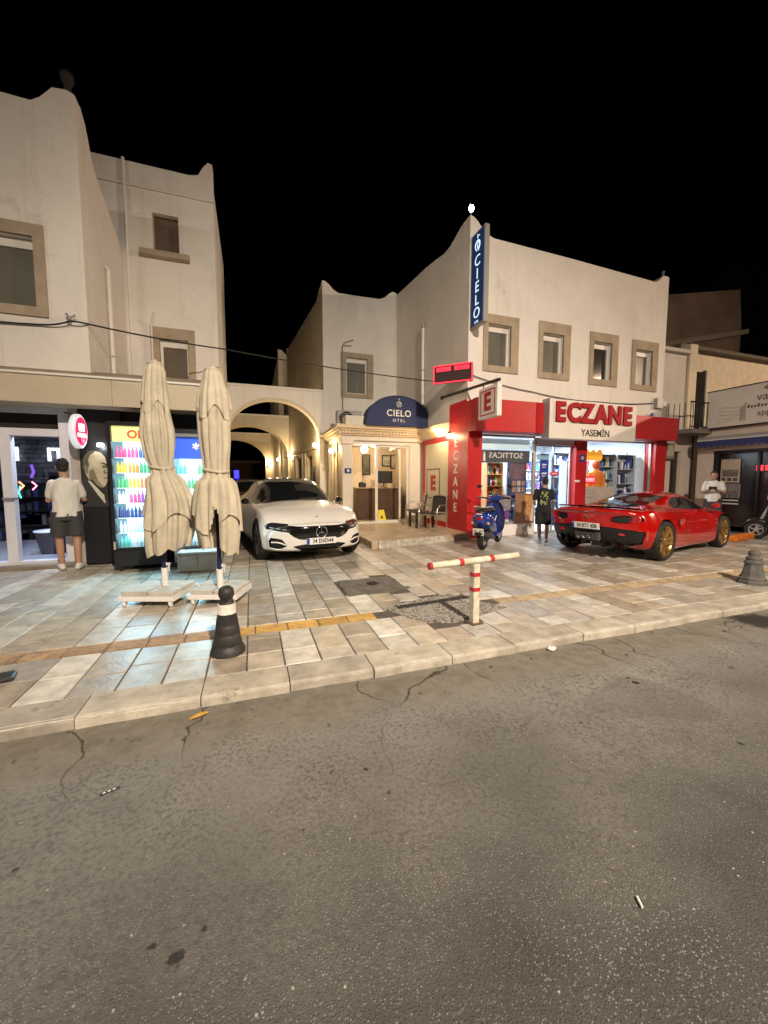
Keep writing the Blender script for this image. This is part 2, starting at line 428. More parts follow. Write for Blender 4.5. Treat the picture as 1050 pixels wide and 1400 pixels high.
# patches
def patch(name, poly, m, z, amp=.004):
    # wobbly polygon, triangulated on a grid
    bm = bmesh.new(); out = []
    for i in range(len(poly)):
        a = Vector((*poly[i],0)); b = Vector((*poly[(i+1)%len(poly)],0))
        for k in range(8):
            p = a.lerp(b, k/8); p += Vector((noise.noise(p*4)*.04, noise.noise(p*4+Vector((7,3,0)))*.04, 0)); out.append((p.x, p.y))
    q = MB().slab(out, [], lambda u, v, w: (u, v, w), z, z-.06); return q.build(name, m, pave)
patch('concrete_patch', CONC, mat('patch_concrete', (.155,.135,.11), .9, var=.35, vscale=7, bump=.6, bscale=60), .003)
def pebble_mat():
    m = mat('pebble_concrete', (.27,.25,.215), .85, bump=1, bscale=55); n = m.node_tree; L = n.links; b = n.nodes['Principled BSDF']
    g = n.nodes.new('ShaderNodeNewGeometry'); v = n.nodes.new('ShaderNodeTexVoronoi'); v.inputs['Scale'].default_value = 55; L.new(g.outputs['Position'], v.inputs['Vector'])
    r = n.nodes.new('ShaderNodeValToRGB'); r.color_ramp.elements[0].color = (.09,.08,.07,1); r.color_ramp.elements[1].color = (.42,.39,.34,1); r.color_ramp.elements[0].position=.1
    s = n.nodes.new('ShaderNodeSeparateColor'); L.new(v.outputs['Color'], s.inputs[0]); L.new(s.outputs[0], r.inputs[0]); L.new(r.outputs[0], b.inputs['Base Color'])
    return m
patch('pebbled_patch', GRAVEL, pebble_mat(), .006)
mb = MB()
for k in range(420):
    while True:
        px, py = random.uniform(1.33,2.7), random.uniform(3.3,4.25)
        if inpoly(px, py, GRAVEL): break
    r = random.uniform(.006,.016); mb.sphere((px,py,.006), r, 6, (1,1,.6))
o = mb.build('loose_pebbles', mat('pebbles', (.36,.33,.29), .8, var=.5, vscale=40), pave); o['kind'] = 'stuff'
# drain cap in the concrete patch
q = MB().lathe([(.001,.004),(.075,.004),(.085,.0),(.085,.012),(.07,.016),(.05,.012),(.001,.012)], (1.55,5.0,0), 18)
q.tube([(1.50,5.0,.014),(1.53,5.0,.03),(1.58,5.0,.03),(1.60,5.0,.014)], .006, 6)
tag(q.build('floor_drain', mat('cast_iron', (.04,.036,.03), .6, metal=.6)), 'small round iron drain cap set in the dark concrete patch', 'drain cap')
# kerb
kerb = thing('kerb', None, None); setup(kerb)
km = [mat('kerb_stone_a', (.44,.40,.33), .75, var=.35, vscale=5, bump=.5, bscale=35, rnd=.12, stain=((.16,.14,.11), 2.5, .6)), mat('kerb_stone_b', (.37,.335,.28), .75, var=.35, vscale=5, bump=.5, bscale=35, rnd=.12, stain=((.15,.13,.1), 2.5, .58))]
white_edge = mat('worn_white_paint', (.62,.60,.54), .7, var=.5, vscale=14, col2=(.33,.3,.25))
x = -7.0; k = 0
while x < 16:
    ln = random.uniform(.56,.82)
    bm = bmesh.new(); bmesh.ops.create_grid(bm, x_segments=8, y_segments=1, size=.5)
    bm.free()
    q = MB(); n = 9; vs = []; fs = []; j = random.uniform(-.008,.008)
    for a in range(n):
        px = x+.004+(ln-.008)*a/(n-1); e = .012*noise.noise((px*5, k*3.1, 0)); e2 = .010*noise.noise((px*9, 9, k))
        for (yy, zz) in ((2.955,-.10),(2.955,.0),(2.70+e, .0),(2.686+e+e2*.5,-.008+e2*.6),(2.682+e,-.02),(2.682+e*.6,-.12)): vs.append((px, yy+j*(yy<2.9), zz))
    for a in range(n-1):
        for b in range(5): fs.append((a*6+b, a*6+b+1, (a+1)*6+b+1, (a+1)*6+b))
    fs += [tuple(range(6)), tuple((n-1)*6+b for b in reversed(range(6)))]
    q.add(vs, fs); q.build('kerb_stone', random.choice(km), kerb)
    if x > -6 and random.random() < .85:   # worn white edge line
        q = MB(); vs = []
        for a in range(n):
            px = x+.004+(ln-.008)*a/(n-1); e = .012*noise.noise((px*5, k*3.1, 0)); e2 = .010*noise.noise((px*9, 9, k)); wv = .5+.5*noise.noise((px*7,3,k))
            vs += [(px, 2.702+e+j+.02*wv, .002), (px, 2.682+e+e2*.5+j, -.008+e2*.6)]
        q.add(vs, [(2*a,2*a+2,2*a+3,2*a+1) for a in range(n-1)]); q.build('painted_edge', white_edge, kerb)
    x += ln; k += 1
# ================================================================ buildings
plaster = mat('white_plaster', (.77,.735,.685), .85, var=.08, vscale=.9, bump=.22, bscale=22, vdetail=9, stain=((.60,.555,.50), .8, .64))
def streaks(m, amt=.30):
    n = m.node_tree; L = n.links; b = n.nodes['Principled BSDF']; src = b.inputs['Base Color'].links[0].from_socket
    g = n.nodes.new('ShaderNodeNewGeometry'); mp = n.nodes.new('ShaderNodeMapping'); mp.inputs['Scale'].default_value = (4.5,4.5,.28); L.new(g.outputs['Position'], mp.inputs[0])
    t = n.nodes.new('ShaderNodeTexNoise'); t.inputs['Scale'].default_value = 1.; t.inputs['Detail'].default_value = 7; t.inputs['Roughness'].default_value = .65; L.new(mp.outputs[0], t.inputs[0])
    r = n.nodes.new('ShaderNodeMapRange'); r.inputs[1].default_value = .54; r.inputs[2].default_value = .72; r.inputs[4].default_value = amt; L.new(t.outputs[0], r.inputs[0])
    x = n.nodes.new('ShaderNodeMix'); x.data_type = 'RGBA'; x.inputs[7].default_value = (.36,.31,.25,1); L.new(src, x.inputs[6]); L.new(r.outputs[0], x.inputs[0])
    # fine cracks in the render
    vc = n.nodes.new('ShaderNodeTexVoronoi'); vc.feature = 'DISTANCE_TO_EDGE'; vc.inputs['Scale'].default_value = .7
    wv = n.nodes.new('ShaderNodeTexNoise'); wv.inputs['Scale'].default_value = 1.6; wv.inputs['Detail'].default_value = 6; L.new(g.outputs['Position'], wv.inputs[0])
    vm = n.nodes.new('ShaderNodeVectorMath'); vm.operation = 'MULTIPLY_ADD'; L.new(wv.outputs['Color'], vm.inputs[0]); vm.inputs[1].default_value = (.8,.8,.8); L.new(g.outputs['Position'], vm.inputs[2]); L.new(vm.outputs[0], vc.inputs[0])
    r2 = n.nodes.new('ShaderNodeMapRange'); r2.inputs[1].default_value = .006; r2.inputs[2].default_value = .0015; r2.inputs[4].default_value = .15; L.new(vc.outputs['Distance'], r2.inputs[0])
    x2 = n.nodes.new('ShaderNodeMix'); x2.data_type = 'RGBA'; x2.inputs[7].default_value = (.25,.21,.17,1); L.new(x.outputs[2], x2.inputs[6]); L.new(r2.outputs[0], x2.inputs[0])
    L.new(x2.outputs[2], b.inputs['Base Color']); return m
streaks(plaster, .20)
cream = mat('cream_plaster', (.68,.60,.46), .85, var=.14, vscale=1.1, bump=.2, bscale=25, stain=((.50,.42,.31), .9, .63))
streaks(cream)
surround = mat('sand_stone_trim', (.40,.325,.235), .8, var=.2, vscale=3, bump=.35, bscale=40)
pvc = mat('white_pvc', (.74,.71,.66), .4)
pane_m = mat('drawn_blind_behind_glass', (.155,.15,.125), .18, var=.12, vscale=2, spec=.6, coat=.4)
pane_d = mat('dark_glass', (.035,.032,.028), .08, spec=.7)
red = mat('red_cladding', (.50,.018,.022), .38, var=.14, vscale=2.5, spec=.5)
black = mat('black_metal', (.012,.012,.013), .45)
blackp = mat('black_panel', (.014,.014,.017), .4, var=.2, vscale=3)
white = mat('white_paint', (.74,.72,.68), .5, var=.08, vscale=4)
alu = mat('brushed_aluminium', (.55,.55,.55), .35, metal=.85)
galv = mat('grey_metal', (.32,.32,.31), .5, metal=.4)
clear = glass_mat('window_glass')
wire = mat('black_cable', (.012,.011,.01), .6)
bulb_w = emis('bulb_warm', (1,.80,.48), 30.)
def window(parent, fm, flip, outer, inner, pane=pane_m, deep=.13, sill=False, shutter=True):
    """outer / inner: (u0,u1,v0,v1); surround proud of the wall, frame set back, pane behind it"""
    u0,u1,v0,v1 = outer; a0,a1,b0,b1 = inner
    w = MB().slab(rect(*outer), [rect(*inner)], fm, -.035, .02).build('window_surround', surround, parent)
    f = .045
    MB().slab(rect(a0+.001,a1-.001,b0+.001,b1-.001), [rect(a0+f,a1-f,b0+f,b1-f-(.10 if shutter else 0))], fm, deep-.03, deep+.03).build('frame', pvc, w)
    MB().slab(rect(a0+f,a1-f,b0+f,b1-f), [], fm, deep+.005, deep+.02).build('pane', pane, w)
    return w
def wallmesh(parent, outline, holes, fm, th, m=plaster, name='wall'):
    return MB().slab(outline, [rect(*h) for h in holes], fm, 0, th).build(name, m, parent)
def arc(c, hw, zs, za, n=22):
    return [(c+hw*math.cos(PI*k/n), zs+(za-zs)*math.sin(PI*k/n)) for k in range(n+1)]

# ---------------------------------------------------------------- hotel building (corner block and the block behind it)
hotel = thing('hotel_building', 'white two storey hotel building with horned parapets and sand coloured window surrounds', 'building', (5.05, 8.4, 0))
def hp(o): return o
hm = Matrix.Translation((-5.05,-8.4,0))
class Sub:      # world-coordinate fmap shifted to the parent's origin
    pass
def sh(fm, org): return lambda u, v, w: tuple(a-b for a, b in zip(fm(u,v,w), org))
HO = (5.05, 8.4, 0)
HWIN = [((5.46,6.49,4.13,5.5),(5.59,6.26,4.28,5.28)), ((7.12,8.15,4.10,5.54),(7.25,7.93,4.26,5.26)), ((8.83,9.85,4.07,5.48),(8.96,9.62,4.24,5.24)), ((10.40,11.42,4.05,5.45),(10.54,11.2,4.21,5.2))]
top = [(11.73,7.36),(11.62,7.38),(11.47,7.36),(11.36,7.24),(11.21,7.15),(8.06,7.24),(5.72,7.28),(5.52,7.34),(5.38,7.45),(5.26,7.58),(5.14,7.66),(5.05,7.68)]
wallmesh(hotel, [(5.05,2.62),(11.73,2.62)]+top, [h[1] for h in HWIN], sh(FS(8.4), HO), .25)
for k, (o_, i_) in enumerate(HWIN): window(hotel, sh(FS(8.4), HO), 0, o_, i_, pane_d if k == 2 else pane_m)
stop = [(13.3,8.0),(12.2,7.86),(10.9,7.72),(10.2,7.6),(9.75,7.5),(9.4,7.5),(9.1,7.58),(8.85,7.66),(8.655,7.68)]
wallmesh(hotel, [(8.655,0),(13.3,0)]+stop, [], sh(FW(5.05), HO), .25)
wallmesh(hotel, [(8.655,2.62),(16,2.62),(16,7.2),(8.655,7.35)], [], sh(FW(11.48), HO), .25, name='side_wall')
btop = [(5.05,8.06),(4.92,8.1),(4.78,8.02),(4.6,7.86),(4.42,7.78),(3.6,7.76),(2.95,7.76),(2.78,7.84),(2.64,7.98),(2.5,8.08),(2.4,8.08)]
wallmesh(hotel, [(2.4,3.0),(5.05,3.0)]+btop, [(3.2,3.95,4.46,5.68)], sh(FS(13.3), HO), .25)
window(hotel, sh(FS(13.3), HO), 0, (3.0,4.17,4.32,5.84), (3.2,3.95,4.46,5.68))
# flat roof
MB().box(5.3-5.05,11.45-5.05,8.66-8.4,22-8.4,6.7,6.8).build('roof', cream, hotel)
# wall along the passage, slightly splayed
PD = Vector((-.1016,.9948,0)); PN = Vector((.9948,.1016,0)); P0 = Vector((2.4,13.55,0))
def FP(u, v, w): p = P0 + PD*u + PN*w; return (p.x-HO[0], p.y-HO[1], v)
MB().slab([(0,0),(12.5,0),(12.5,4.8),(6.2,4.8),(6.2,7.85),(5.9,7.7),(.6,7.76),(.3,7.95),(0,8.06)], [rect(1.5,2.3,.16,2.4), rect(3.4,4.1,.1,2.4), rect(5.0,5.5,.1,2.4)], FP, 0, .3).build('passage_wall', cream, hotel)
doorb = mat('dark_door', (.03,.025,.022), .4)
for u0, u1 in ((1.5,2.3),(3.4,4.1),(5.0,5.5)):
    d = MB().slab(rect(u0,u1,.12,2.4), [], FP, .12, .17).build('door', doorb, hotel)
for u0 in (2.45, 2.9, 4.2, 4.6):
    MB().slab(rect(u0,u0+.22,0,2.55), [], FP, -.06, 0).build('pilaster', cream, hotel)
MB().slab(rect(0,7,2.62,2.74), [], FP, -.07, 0).build('string_course', cream, hotel)
# far block
fb = MB().box(1.5-5.05,4.5-5.05,21.5-8.4,31-8.4,0,8.0); fb.slab([(1.5,8.0),(4.5,8.0),(2.1,8.05),(1.9,8.1),(1.7,8.3),(1.5,8.34)], [], sh(FS(21.5),HO), 0, .25)
fb.build('rear_block', cream, hotel)
# roof lamp on the corner horn
lampmat = emis('roof_lamp_glow', (.86,.97,1.0), 60.)
rl = thing('roof_floodlight', 'bright white floodlight on the corner horn of the hotel roof', 'lamp', (5.12,8.5,7.67))
MB().tube([(0,0,0),(0,0,.16)], .02, 8).build('post', black, rl)
MB().sphere((0,-.02,.22), .065, 16, (.9,.9,1.2)).build('bulb', lampmat, rl)
light('roof_lamp_light', 'POINT', (0,-.05,.42), 25, (.86,.96,1), rl, .08)
tag(MB().lathe([(.02,0),(.035,.04),(.03,.12),(.05,.17),(.02,.2)], (11.6,8.5,7.375), 10).build('roof_beacon', mat('grey_plastic', (.2,.2,.2), .5)), 'small dim lamp on the far horn of the hotel roof', 'lamp')
# down pipe on the side wall, small overflow spouts
dp = thing('drain_pipe', 'white rain pipe running down the hotel side wall above the blue awning', 'pipe', (4.97,10.85,2.72))
MB().tube([(0,0,0),(0,0,3.25)], .045, 10).build('pipe', white, dp)
MB().tube([(.08,0,3.2),(0,0,3.28),(-.02,0,3.4)], .05, 8).build('hopper', galv, dp)
for z in (.6,2.0): MB().lathe([(.06,0),(.06,.04)], (0,0,z), 10).build('clip', galv, dp)
sp_ = thing('drain_pipe', 'thin pipe rising beside the window above the hotel porch', 'pipe', (3.05,13.22,3.3))
MB().tube([(0,0,0),(0,0,2.7),(.05,-.12,2.78),(.3,-.35,2.82)], .022, 8).build('pipe', galv, sp_)

# ---------------------------------------------------------------- arches over the passage
def arch_wall(label, Y, x0, x1, zt, c, hw, zs, za, th, rz=0):
    t = thing('archway', label, 'archway', (c, Y, 0), rz)
    out = [(x0-c,0),(c-hw-c,0)] + [(-p[0]+0,p[1]) for p in arc(0,hw,zs,za)] + [(hw,0),(x1-c,0),(x1-c,zt),(x0-c,zt)]
    MB().slab(out, [], lambda u,v,w: (u,w,v), 0, th).build('wall', cream if Y > 14 else plaster, t)
    q = MB(); a = [(-p[0],p[1]) for p in arc(0,hw+.002,zs,za+.002)]; b = [(-p[0],p[1]) for p in arc(0,hw+.07,zs,za+.07)]
    q.slab(a + b[::-1], [], lambda u,v,w: (u,w,v), -.02, .0); q.build('arch_moulding', cream, t)
    q = MB().box(x0-c,x1-c,-.04,th+.04,zt,zt+.07); q.build('coping', plaster, t)
    return t
arch_wall('wide white arch joining the kiosk building to the hotel over the driveway', 13.32, -1.4, 2.398, 4.44, .78, 1.47, 2.85, 4.08, .4)
arch_wall('cream arch deep in the passage behind the first white arch', 19.4, -3.6, 1.79, 4.5, -.05, 1.78, 2.6, 4.08, 1.0)
arch_wall('farthest cream arch with the dark opening at the passage end', 25.2, -4.6, 1.35, 4.3, -.95, 1.82, 2.6, 3.92, .5)
pw = thing('passage_side_wall', 'cream side wall of the arched passage opposite the wall lamps', 'wall', (-.64,9.96,0))
MB().box(-.2,0,.0,3.34,0,8.0).build('wall', plaster, pw)
MB().box(-1.6,-1.4,3.8,16.5,0,4.3).build('wall', cream, pw)
bk = thing('courtyard_wall', 'dark reddish brown back wall closing the passage behind the last arch', 'wall', (-1,36,0))
MB().box(-8,8,0,.2,0,3.2).build('wall', mat('brown_wall', (.16,.07,.045), .8, var=.3, vscale=1.5), bk)
scr = thing('wall_screen', 'small glowing blue screen at the dark end of the passage', 'screen', (-.87,25.9,1.55))
MB().bbox(-.17,.17,0,.05,0,.58,.01).build('casing', black, scr); MB().box(-.14,.14,-.004,.003,.04,.54).build('display', emis('blue_screen', (.03,.03,1.), 3.5), scr)
MB().box(-.02,.02,.0,.04,-1.55,0).build('stand', black, scr)
def sconce(label, loc, e, rz=0, b=bulb_w):
    s = thing('wall_lamp', label, 'lamp', loc, rz, None)
    MB().bbox(-.05,.05,.0,.03,-.12,.12,.008).build('back_plate', black, s)
    MB().tube([(0,0,-.05),(0,-.1,-.02),(0,-.1,.03)], .012, 6).build('arm', black, s)
    MB().sphere((0,-.1,.10), .075, 12).build('globe', b, s)
    light('lamp_light', 'POINT', (0,-.24,.10), e, (1,.70,.36), s, .06)
    return s
sconce('glowing wall lamp at the right foot of the wide white arch', (2.28,13.9,2.6), 75, R(-84))
sconce('glowing wall lamp inside the passage just before the second arch', (1.86,18.9,2.55), 55, R(-84))
sconce('glowing wall lamp on the passage wall beyond the second arch', (1.52,21.9,2.5), 55, R(-84))
sconce('glowing wall lamp beside the dark opening of the farthest arch', (.98,25.15,2.4), 40, 0)
# iron gate leaning out of the passage doorway
ig = thing('iron_gate', 'black wrought iron gate with curls standing open beside the porch', 'gate', (2.22,14.6,.0), R(-95))
MB().box(0,.04,-.02,.02,0,1.95).box(.86,.9,-.02,.02,0,1.95).box(.04,.86,-.02,.02,.1,.14).box(.04,.86,-.02,.02,1.3,1.34).build('frame', black, ig)
for k in range(6): MB().tube([(.14+.125*k,0,.1),(.14+.125*k,0,1.75+.08*math.sin(k*1.3))], .011, 6).build('bar', black, ig)
for k in range(3):
    MB().tube([(.2+.25*k+.09*math.cos(a)*(1-a/14), 0, 1.55+.11*math.sin(a)*(1-a/14)) for a in [j*.5 for j in range(20)]], .009, 5).build('scroll', black, ig)

# ---------------------------------------------------------------- hotel porch
PO = (2.45, 10.95, 0)
porch = thing('hotel_porch', 'warm lit hotel entrance porch with cornice, white columns and sliding glass doors', 'porch', PO)
pm = mat('porch_white', (.76,.69,.58), .6, var=.08, vscale=3)
tile = mat('porch_tile', (.50,.40,.275), .35, var=.3, vscale=3.5, spec=.5)
def pb(name, m, x0,x1,y0,y1,z0,z1,b=0, par=None): return box(name, m, par or porch, x0-PO[0],x1-PO[0],y0-PO[1],y1-PO[1],z0,z1,b)
pb('corner_column', pm, 2.5,2.8,10.95,11.22,.15,2.6,.01)
pb('column_base', pm, 2.47,2.83,10.92,11.25,.15,.32,.015); pb('column_capital', pm, 2.46,2.84,10.91,11.26,2.48,2.62,.02)
for y in (11.75, 12.45, 13.0): pb('pilaster', pm, 2.5,2.62,y,y+.2,.15,2.6,.01)
sidepan = pb('side_panel', pm, 2.56,2.60,11.22,13.28,.15,2.6)
for y0,y1 in ((11.3,11.72),(12.0,12.42)): pb('side_window', mat('amber_glass', (.5,.36,.17), .15, spec=.6), 2.545,2.56,y0,y1,.7,2.35)
pb('end_post', pm, 4.62,4.98,11.0,11.2,.15,2.6,.01)
pb('entablature', pm, 2.48,5.04,10.93,11.25,2.605,2.74)
pb('entablature', pm, 2.48,2.62,11.25,13.29,2.605,2.74)
corn = MB()
for (e, z0, z1) in ((.07,2.74,2.78),(.10,2.78,2.87),(.16,2.87,2.92),(.22,2.92,2.97),(.18,2.97,3.03)):
    corn.box(2.48-e-PO[0],5.04-PO[0],10.93-e-PO[1],11.5-PO[1],z0,z1); corn.box(2.48-e-PO[0],2.9-PO[0],11.5-PO[1],13.29-PO[1],z0,z1)
corn.build('cornice', mat('porch_cornice', (.70,.56,.38), .6, var=.1, vscale=4), porch)
dm = mat('porch_cornice', (.7,.56,.38))
dent = MB().bbox(0,.05,-.035,.0,2.785,2.865,.004).build('dentil', dm, porch); dent.location = (.0,-.118,0)
for k in range(1, 25):
    o = dent.copy(); C.objects.link(o); o.location = (-.02+k*.104,-.118,0)
pb('roof_block', pm, 2.62,3.36,11.0,11.4,3.03,3.32,.01)
pb('roof_slab', pm, 2.6,5.04,11.4,13.29,2.95,3.05)
pb('ceiling', pm, 2.64,5.04,11.26,13.28,2.60,2.64)
# floor platform with painted riser
plat = MB().slab([(2.35,7.62),(4.98,8.12),(5.04,8.2),(5.04,13.28),(2.35,13.28)], [], lambda u,v,w: (u-PO[0],v-PO[1],w), 0.0, .15)
plat.build('platform', tile, porch)
rs = MB().slab([(2.5,7.628),(4.35,7.982),(4.355,7.955),(2.505,7.60)], [], lambda u,v,w: (u-PO[0],v-PO[1],w), .0, .155)
rs.build('riser', mat('chipped_riser', (.66,.62,.54), .7, var=.4, vscale=9, col2=(.3,.26,.2)), porch)
for x0,x1,y0,y1 in ((2.5,3.1,8.2,8.9),): pass
# sliding doors
def frame_rect(name, x0,x1,y,z0,z1,f=.05,d=.05,m=pvc,par=porch,org=PO):
    t = MB().slab(rect(x0,x1,z0,z1), [rect(x0+f,x1-f,z0+f,z1-f)], lambda u,v,w: (u-org[0],y+w-org[1],v), 0, d).build(name, m, par)
    MB().box(x0+f-org[0],x1-f-org[0],y+d*.4-org[1],y+d*.55-org[1],z0+f,z1-f).build('glass', clear, t); return t
frame_rect('sliding_door', 3.54,4.62,11.08,.15,2.5,.06)
frame_rect('sliding_door', 3.6,4.4,11.18,.16,2.45,.05)
pb('door_head', pvc, 2.8,4.62,11.02,11.2,2.5,2.6)
pb('threshold', pvc, 2.8,4.62,11.02,11.2,.151,.19)
# reception room
pb('room_wall', mat('reception_wall', (.62,.50,.36), .8, var=.08, vscale=2), 2.64,5.04,13.18,13.27,.15,2.6)
pb('room_wall', mat('reception_wall', (.62,.5,.36)), 4.96,5.035,11.26,13.18,.15,2.6)
desk = thing('reception_desk', 'dark brown reception desk inside the hotel doorway', 'desk', (3.55,12.3,.15))
wood = mat('dark_wood', (.075,.042,.024), .4, var=.25, vscale=6)
MB().bbox(-.32,1.2,-.3,.25,0,1.02,.01).build('front_panel', wood, desk); MB().bbox(-.36,1.24,-.34,.29,1.02,1.06,.01).build('counter_top', mat('desk_top', (.28,.18,.1), .35), desk)
mon = thing('computer_monitor', 'black computer monitor standing on the reception desk behind the glass', 'monitor', (4.25,12.35,1.21))
MB().bbox(-.3,.3,-.02,.02,.14,.55,.008).build('screen', black, mon); MB().tube([(0,.02,.01),(0,.03,.2)], .02, 8).build('stand', black, mon); MB().bbox(-.1,.1,-.06,.1,0,.015,.005).build('foot', black, mon)
tag(MB().bbox(-.1,.12,-.1,.1,0,.16,.02).tube([(-.1,-.05,.05),(-.13,-.1,.12),(-.1,-.13,.16),(0,-.12,.17)], .02, 8).build('telephone', black, None, loc=(3.45,12.25,1.21)), 'black desk telephone on the reception counter', 'telephone')
def picture(label, x, z, wd, h, m):
    t = thing('picture_frame', label, 'picture', (x,13.17,z)); MB().slab(rect(-wd/2,wd/2,-h/2,h/2), [rect(-wd/2+.03,wd/2-.03,-h/2+.03,h/2-.03)], lambda u,v,w: (u,w,v), -.03, 0).build('frame', black, t)
    MB().box(-wd/2+.03,wd/2-.03,-.012,-.002,-h/2+.03,h/2-.03).build('print', m, t)
pp = mat('picture_paper', (.5,.47,.4), .6, var=.5, vscale=7)
picture('tall dark framed picture on the reception back wall', 3.86, 2.0, .3, .72, mat('dark_print', (.1,.1,.07), .5, var=.5, vscale=8))
picture('square framed certificate behind the sliding glass door', 4.62, 2.15, .34, .4, pp)
picture('second framed certificate beside the square one', 4.9, 2.12, .24, .5, pp)
ws = thing('wet_floor_sign', 'yellow folding floor sign behind the sliding glass door', 'floor sign', (3.86,11.5,.152))
yl = mat('sign_yellow', (.75,.62,.03), .45)
MB().slab([(-.14,0),(.14,0),(.09,.36),(-.09,.36)], [], lambda u,v,w: (u, w+.12-v*.3, v), 0, .012).build('panel', yl, ws)
MB().slab([(-.14,0),(.14,0),(.09,.36),(-.09,.36)], [], lambda u,v,w: (u, w-.12+v*.3, v), 0, .012).build('panel', yl, ws)
MB().slab([(-.05,.1),(.05,.1),(0,.22)], [], lambda u,v,w: (u, w-.126+v*.3, v), 0, .003).build('mark', black, ws)
gl = thing('pendant_globe', 'glowing round globe lamp hanging in the hotel doorway', 'lamp', (3.27,11.35,2.6))
MB().tube([(0,0,0),(0,0,-.12)], .012, 6).build('rod', black, gl); MB().sphere((0,0,-.22), .11, 16).build('globe', emis('globe_glow', (1,.88,.66), 14.), gl)
light('globe_light', 'POINT', (0,0,-.42), 34, (1,.82,.55), gl, .08)
rc = thing('ceiling_lamp', 'round ceiling lamp above the reception desk', 'lamp', (3.9,12.2,2.6))
MB().lathe([(.001,-.05),(.14,-.05),(.15,-.03),(.15,0),(.001,0)], (0,0,0), 18).build('diffuser', emis('warm_diffuser', (1,.82,.55), 5.), rc); light('ceiling_light', 'POINT', (0,0,-.22), 24, (1,.78,.48), rc, .1)
sconce('glowing lamp on the left side of the hotel porch', (2.47,11.9,2.25), 40, R(-90))
# house number plate
hn = thing('house_number_plate', 'small blue house number plate on the white porch column', 'number plate', (2.66,10.94,1.72))
MB().bbox(-.1,.1,-.012,.0,-.075,.075,.004).build('plate', mat('enamel_blue', (.02,.05,.22), .35), hn)
MB().slab([(-.035,-.02),(.0,-.045),(.04,-.02),(.045,.02),(.01,.045),(-.03,.03)], [], lambda u,v,w: (u,w,v), -.016, -.012).build('number', white, hn)
# air conditioners on the porch roof
def aircon(label, loc):
    t = thing('air_conditioner', label, 'air conditioner', loc); g = mat('aircon_casing', (.40,.38,.34), .5, var=.1)
    MB().bbox(-.4,.4,-.14,.14,0,.55,.02).build('casing', g, t)
    MB().lathe([(.22,-.15),(.235,-.165),(.22,-.17),(.2,-.15),(.02,-.145)], (-.1,0,.28), 24, ax=1).build('fan_grille', black, t)
    for k in range(5): MB().box(-.3,.1,-.172,-.166,.12+k*.08,.13+k*.08).build('grille_bar', galv, t)
    for x in (-.3,.3): MB().box(x-.03,x+.03,-.16,.16,-.06,0).build('foot', black, t)
aircon('grey air conditioner on the porch roof left of the blue awning', (3.0,12.2,3.1)); aircon('grey air conditioner partly behind the blue half round awning', (4.05,12.3,3.1))

# half round awning CIELO OTEL
AW = (4.12, 10.62, 3.02)
aw = thing('round_awning', 'navy half round awning with the hotel name above the porch', 'awning', AW)
nav = mat('navy_canvas', (.022,.034,.105), .7, var=.12, vscale=6, bump=.2, bscale=90)
hw_, ht = .98, .86
face = [(-hw_,0)] + [(-hw_*math.cos(PI*k/30), .06+(ht-.06)*math.sin(PI*k/30)**.85) for k in range(31)] + [(hw_,0)]
MB().slab(face, [], lambda u,v,w: (u,w,v), 0, .5).build('canvas', nav, aw)
MB().tube([(p[0],-.012,p[1]) for p in face], .014, 6).build('rim', mat('navy_piping', (.03,.04,.1), .6), aw)
wl = mat('white_lettering', (.8,.79,.76), .5)
text('lettering', 'CIELO', wl, aw, .26, TS(0,-.004,.36), .003, .002, spacing=1.1)
text('lettering', 'O T E L', wl, aw, .12, TS(0,-.004,.155), .003)
em = MB()
em.tube([(.0+.085*math.sin(a)*(1-abs(a)/9),-.006,.62+.085*math.cos(a)*.9) for a in [k*.35-2.8 for k in range(17)]], .009, 5)
em.tube([(-.03,-.006,.53),(.0,-.006,.6),(.04,-.006,.64),(.01,-.006,.7),(-.02,-.006,.66),(.01,-.006,.61)], .008, 5)
em.tube([(0,-.006,.72),(0,-.006,.8)], .005, 4).tube([(-.03,-.006,.76),(.03,-.006,.76)], .005, 4)
em.build('emblem', wl, aw)

# ---------------------------------------------------------------- blade sign CIELO
bs = thing('vertical_blade_sign', 'tall lit navy blade sign spelling the hotel name down the corner', 'sign', (5.08,8.4,5.05))
MB().bbox(0,.13,-.58,-.02,0,2.12,.012).build('casing', mat('sign_grey', (.36,.36,.35), .45, metal=.3), bs)
sf = bpy.data.materials.new('blade_face'); sf.use_nodes = True; b_ = sf.node_tree.nodes['Principled BSDF']
b_.inputs['Base Color'].default_value = (.012,.03,.1,1); b_.inputs['Emission Color'].default_value = (.02,.085,.30,1); b_.inputs['Emission Strength'].default_value = .16
MB().box(-.005,.0,-.55,-.05,.04,2.08).build('face', sf, bs)
lit = emis('lit_lettering', (.62,.80,1.), .95)
for k, ch in enumerate('CIELO'): text('letter', ch, lit, bs, .34, TW(-.008,-.30,1.44-k*.29), .003, spacing=1)
e2 = MB()
e2.tube([(-.008,-.30+.11*math.sin(a)*(1-abs(a)/9),1.78+.11*math.cos(a)) for a in [k*.35-2.8 for k in range(17)]], .014, 5)
e2.tube([(-.008,-.30-.04,1.66),(-.008,-.30,1.74),(-.008,-.30,1.8),(-.008,-.33,1.87),(-.008,-.37,1.81)], .012, 5); e2.tube([(-.008,-.30,1.93),(-.008,-.30,2.03)], .008, 4).tube([(-.008,-.38,1.98),(-.008,-.30,1.98)], .008, 4)
e2.build('emblem', lit, bs)
text('lettering', 'OTEL', lit, bs, .075, TW(-.008,-.30,.08), .002)
for z in (.2,1.9): MB().box(.03,.09,-.06,.02,z,z+.05).build('bracket', galv, bs)

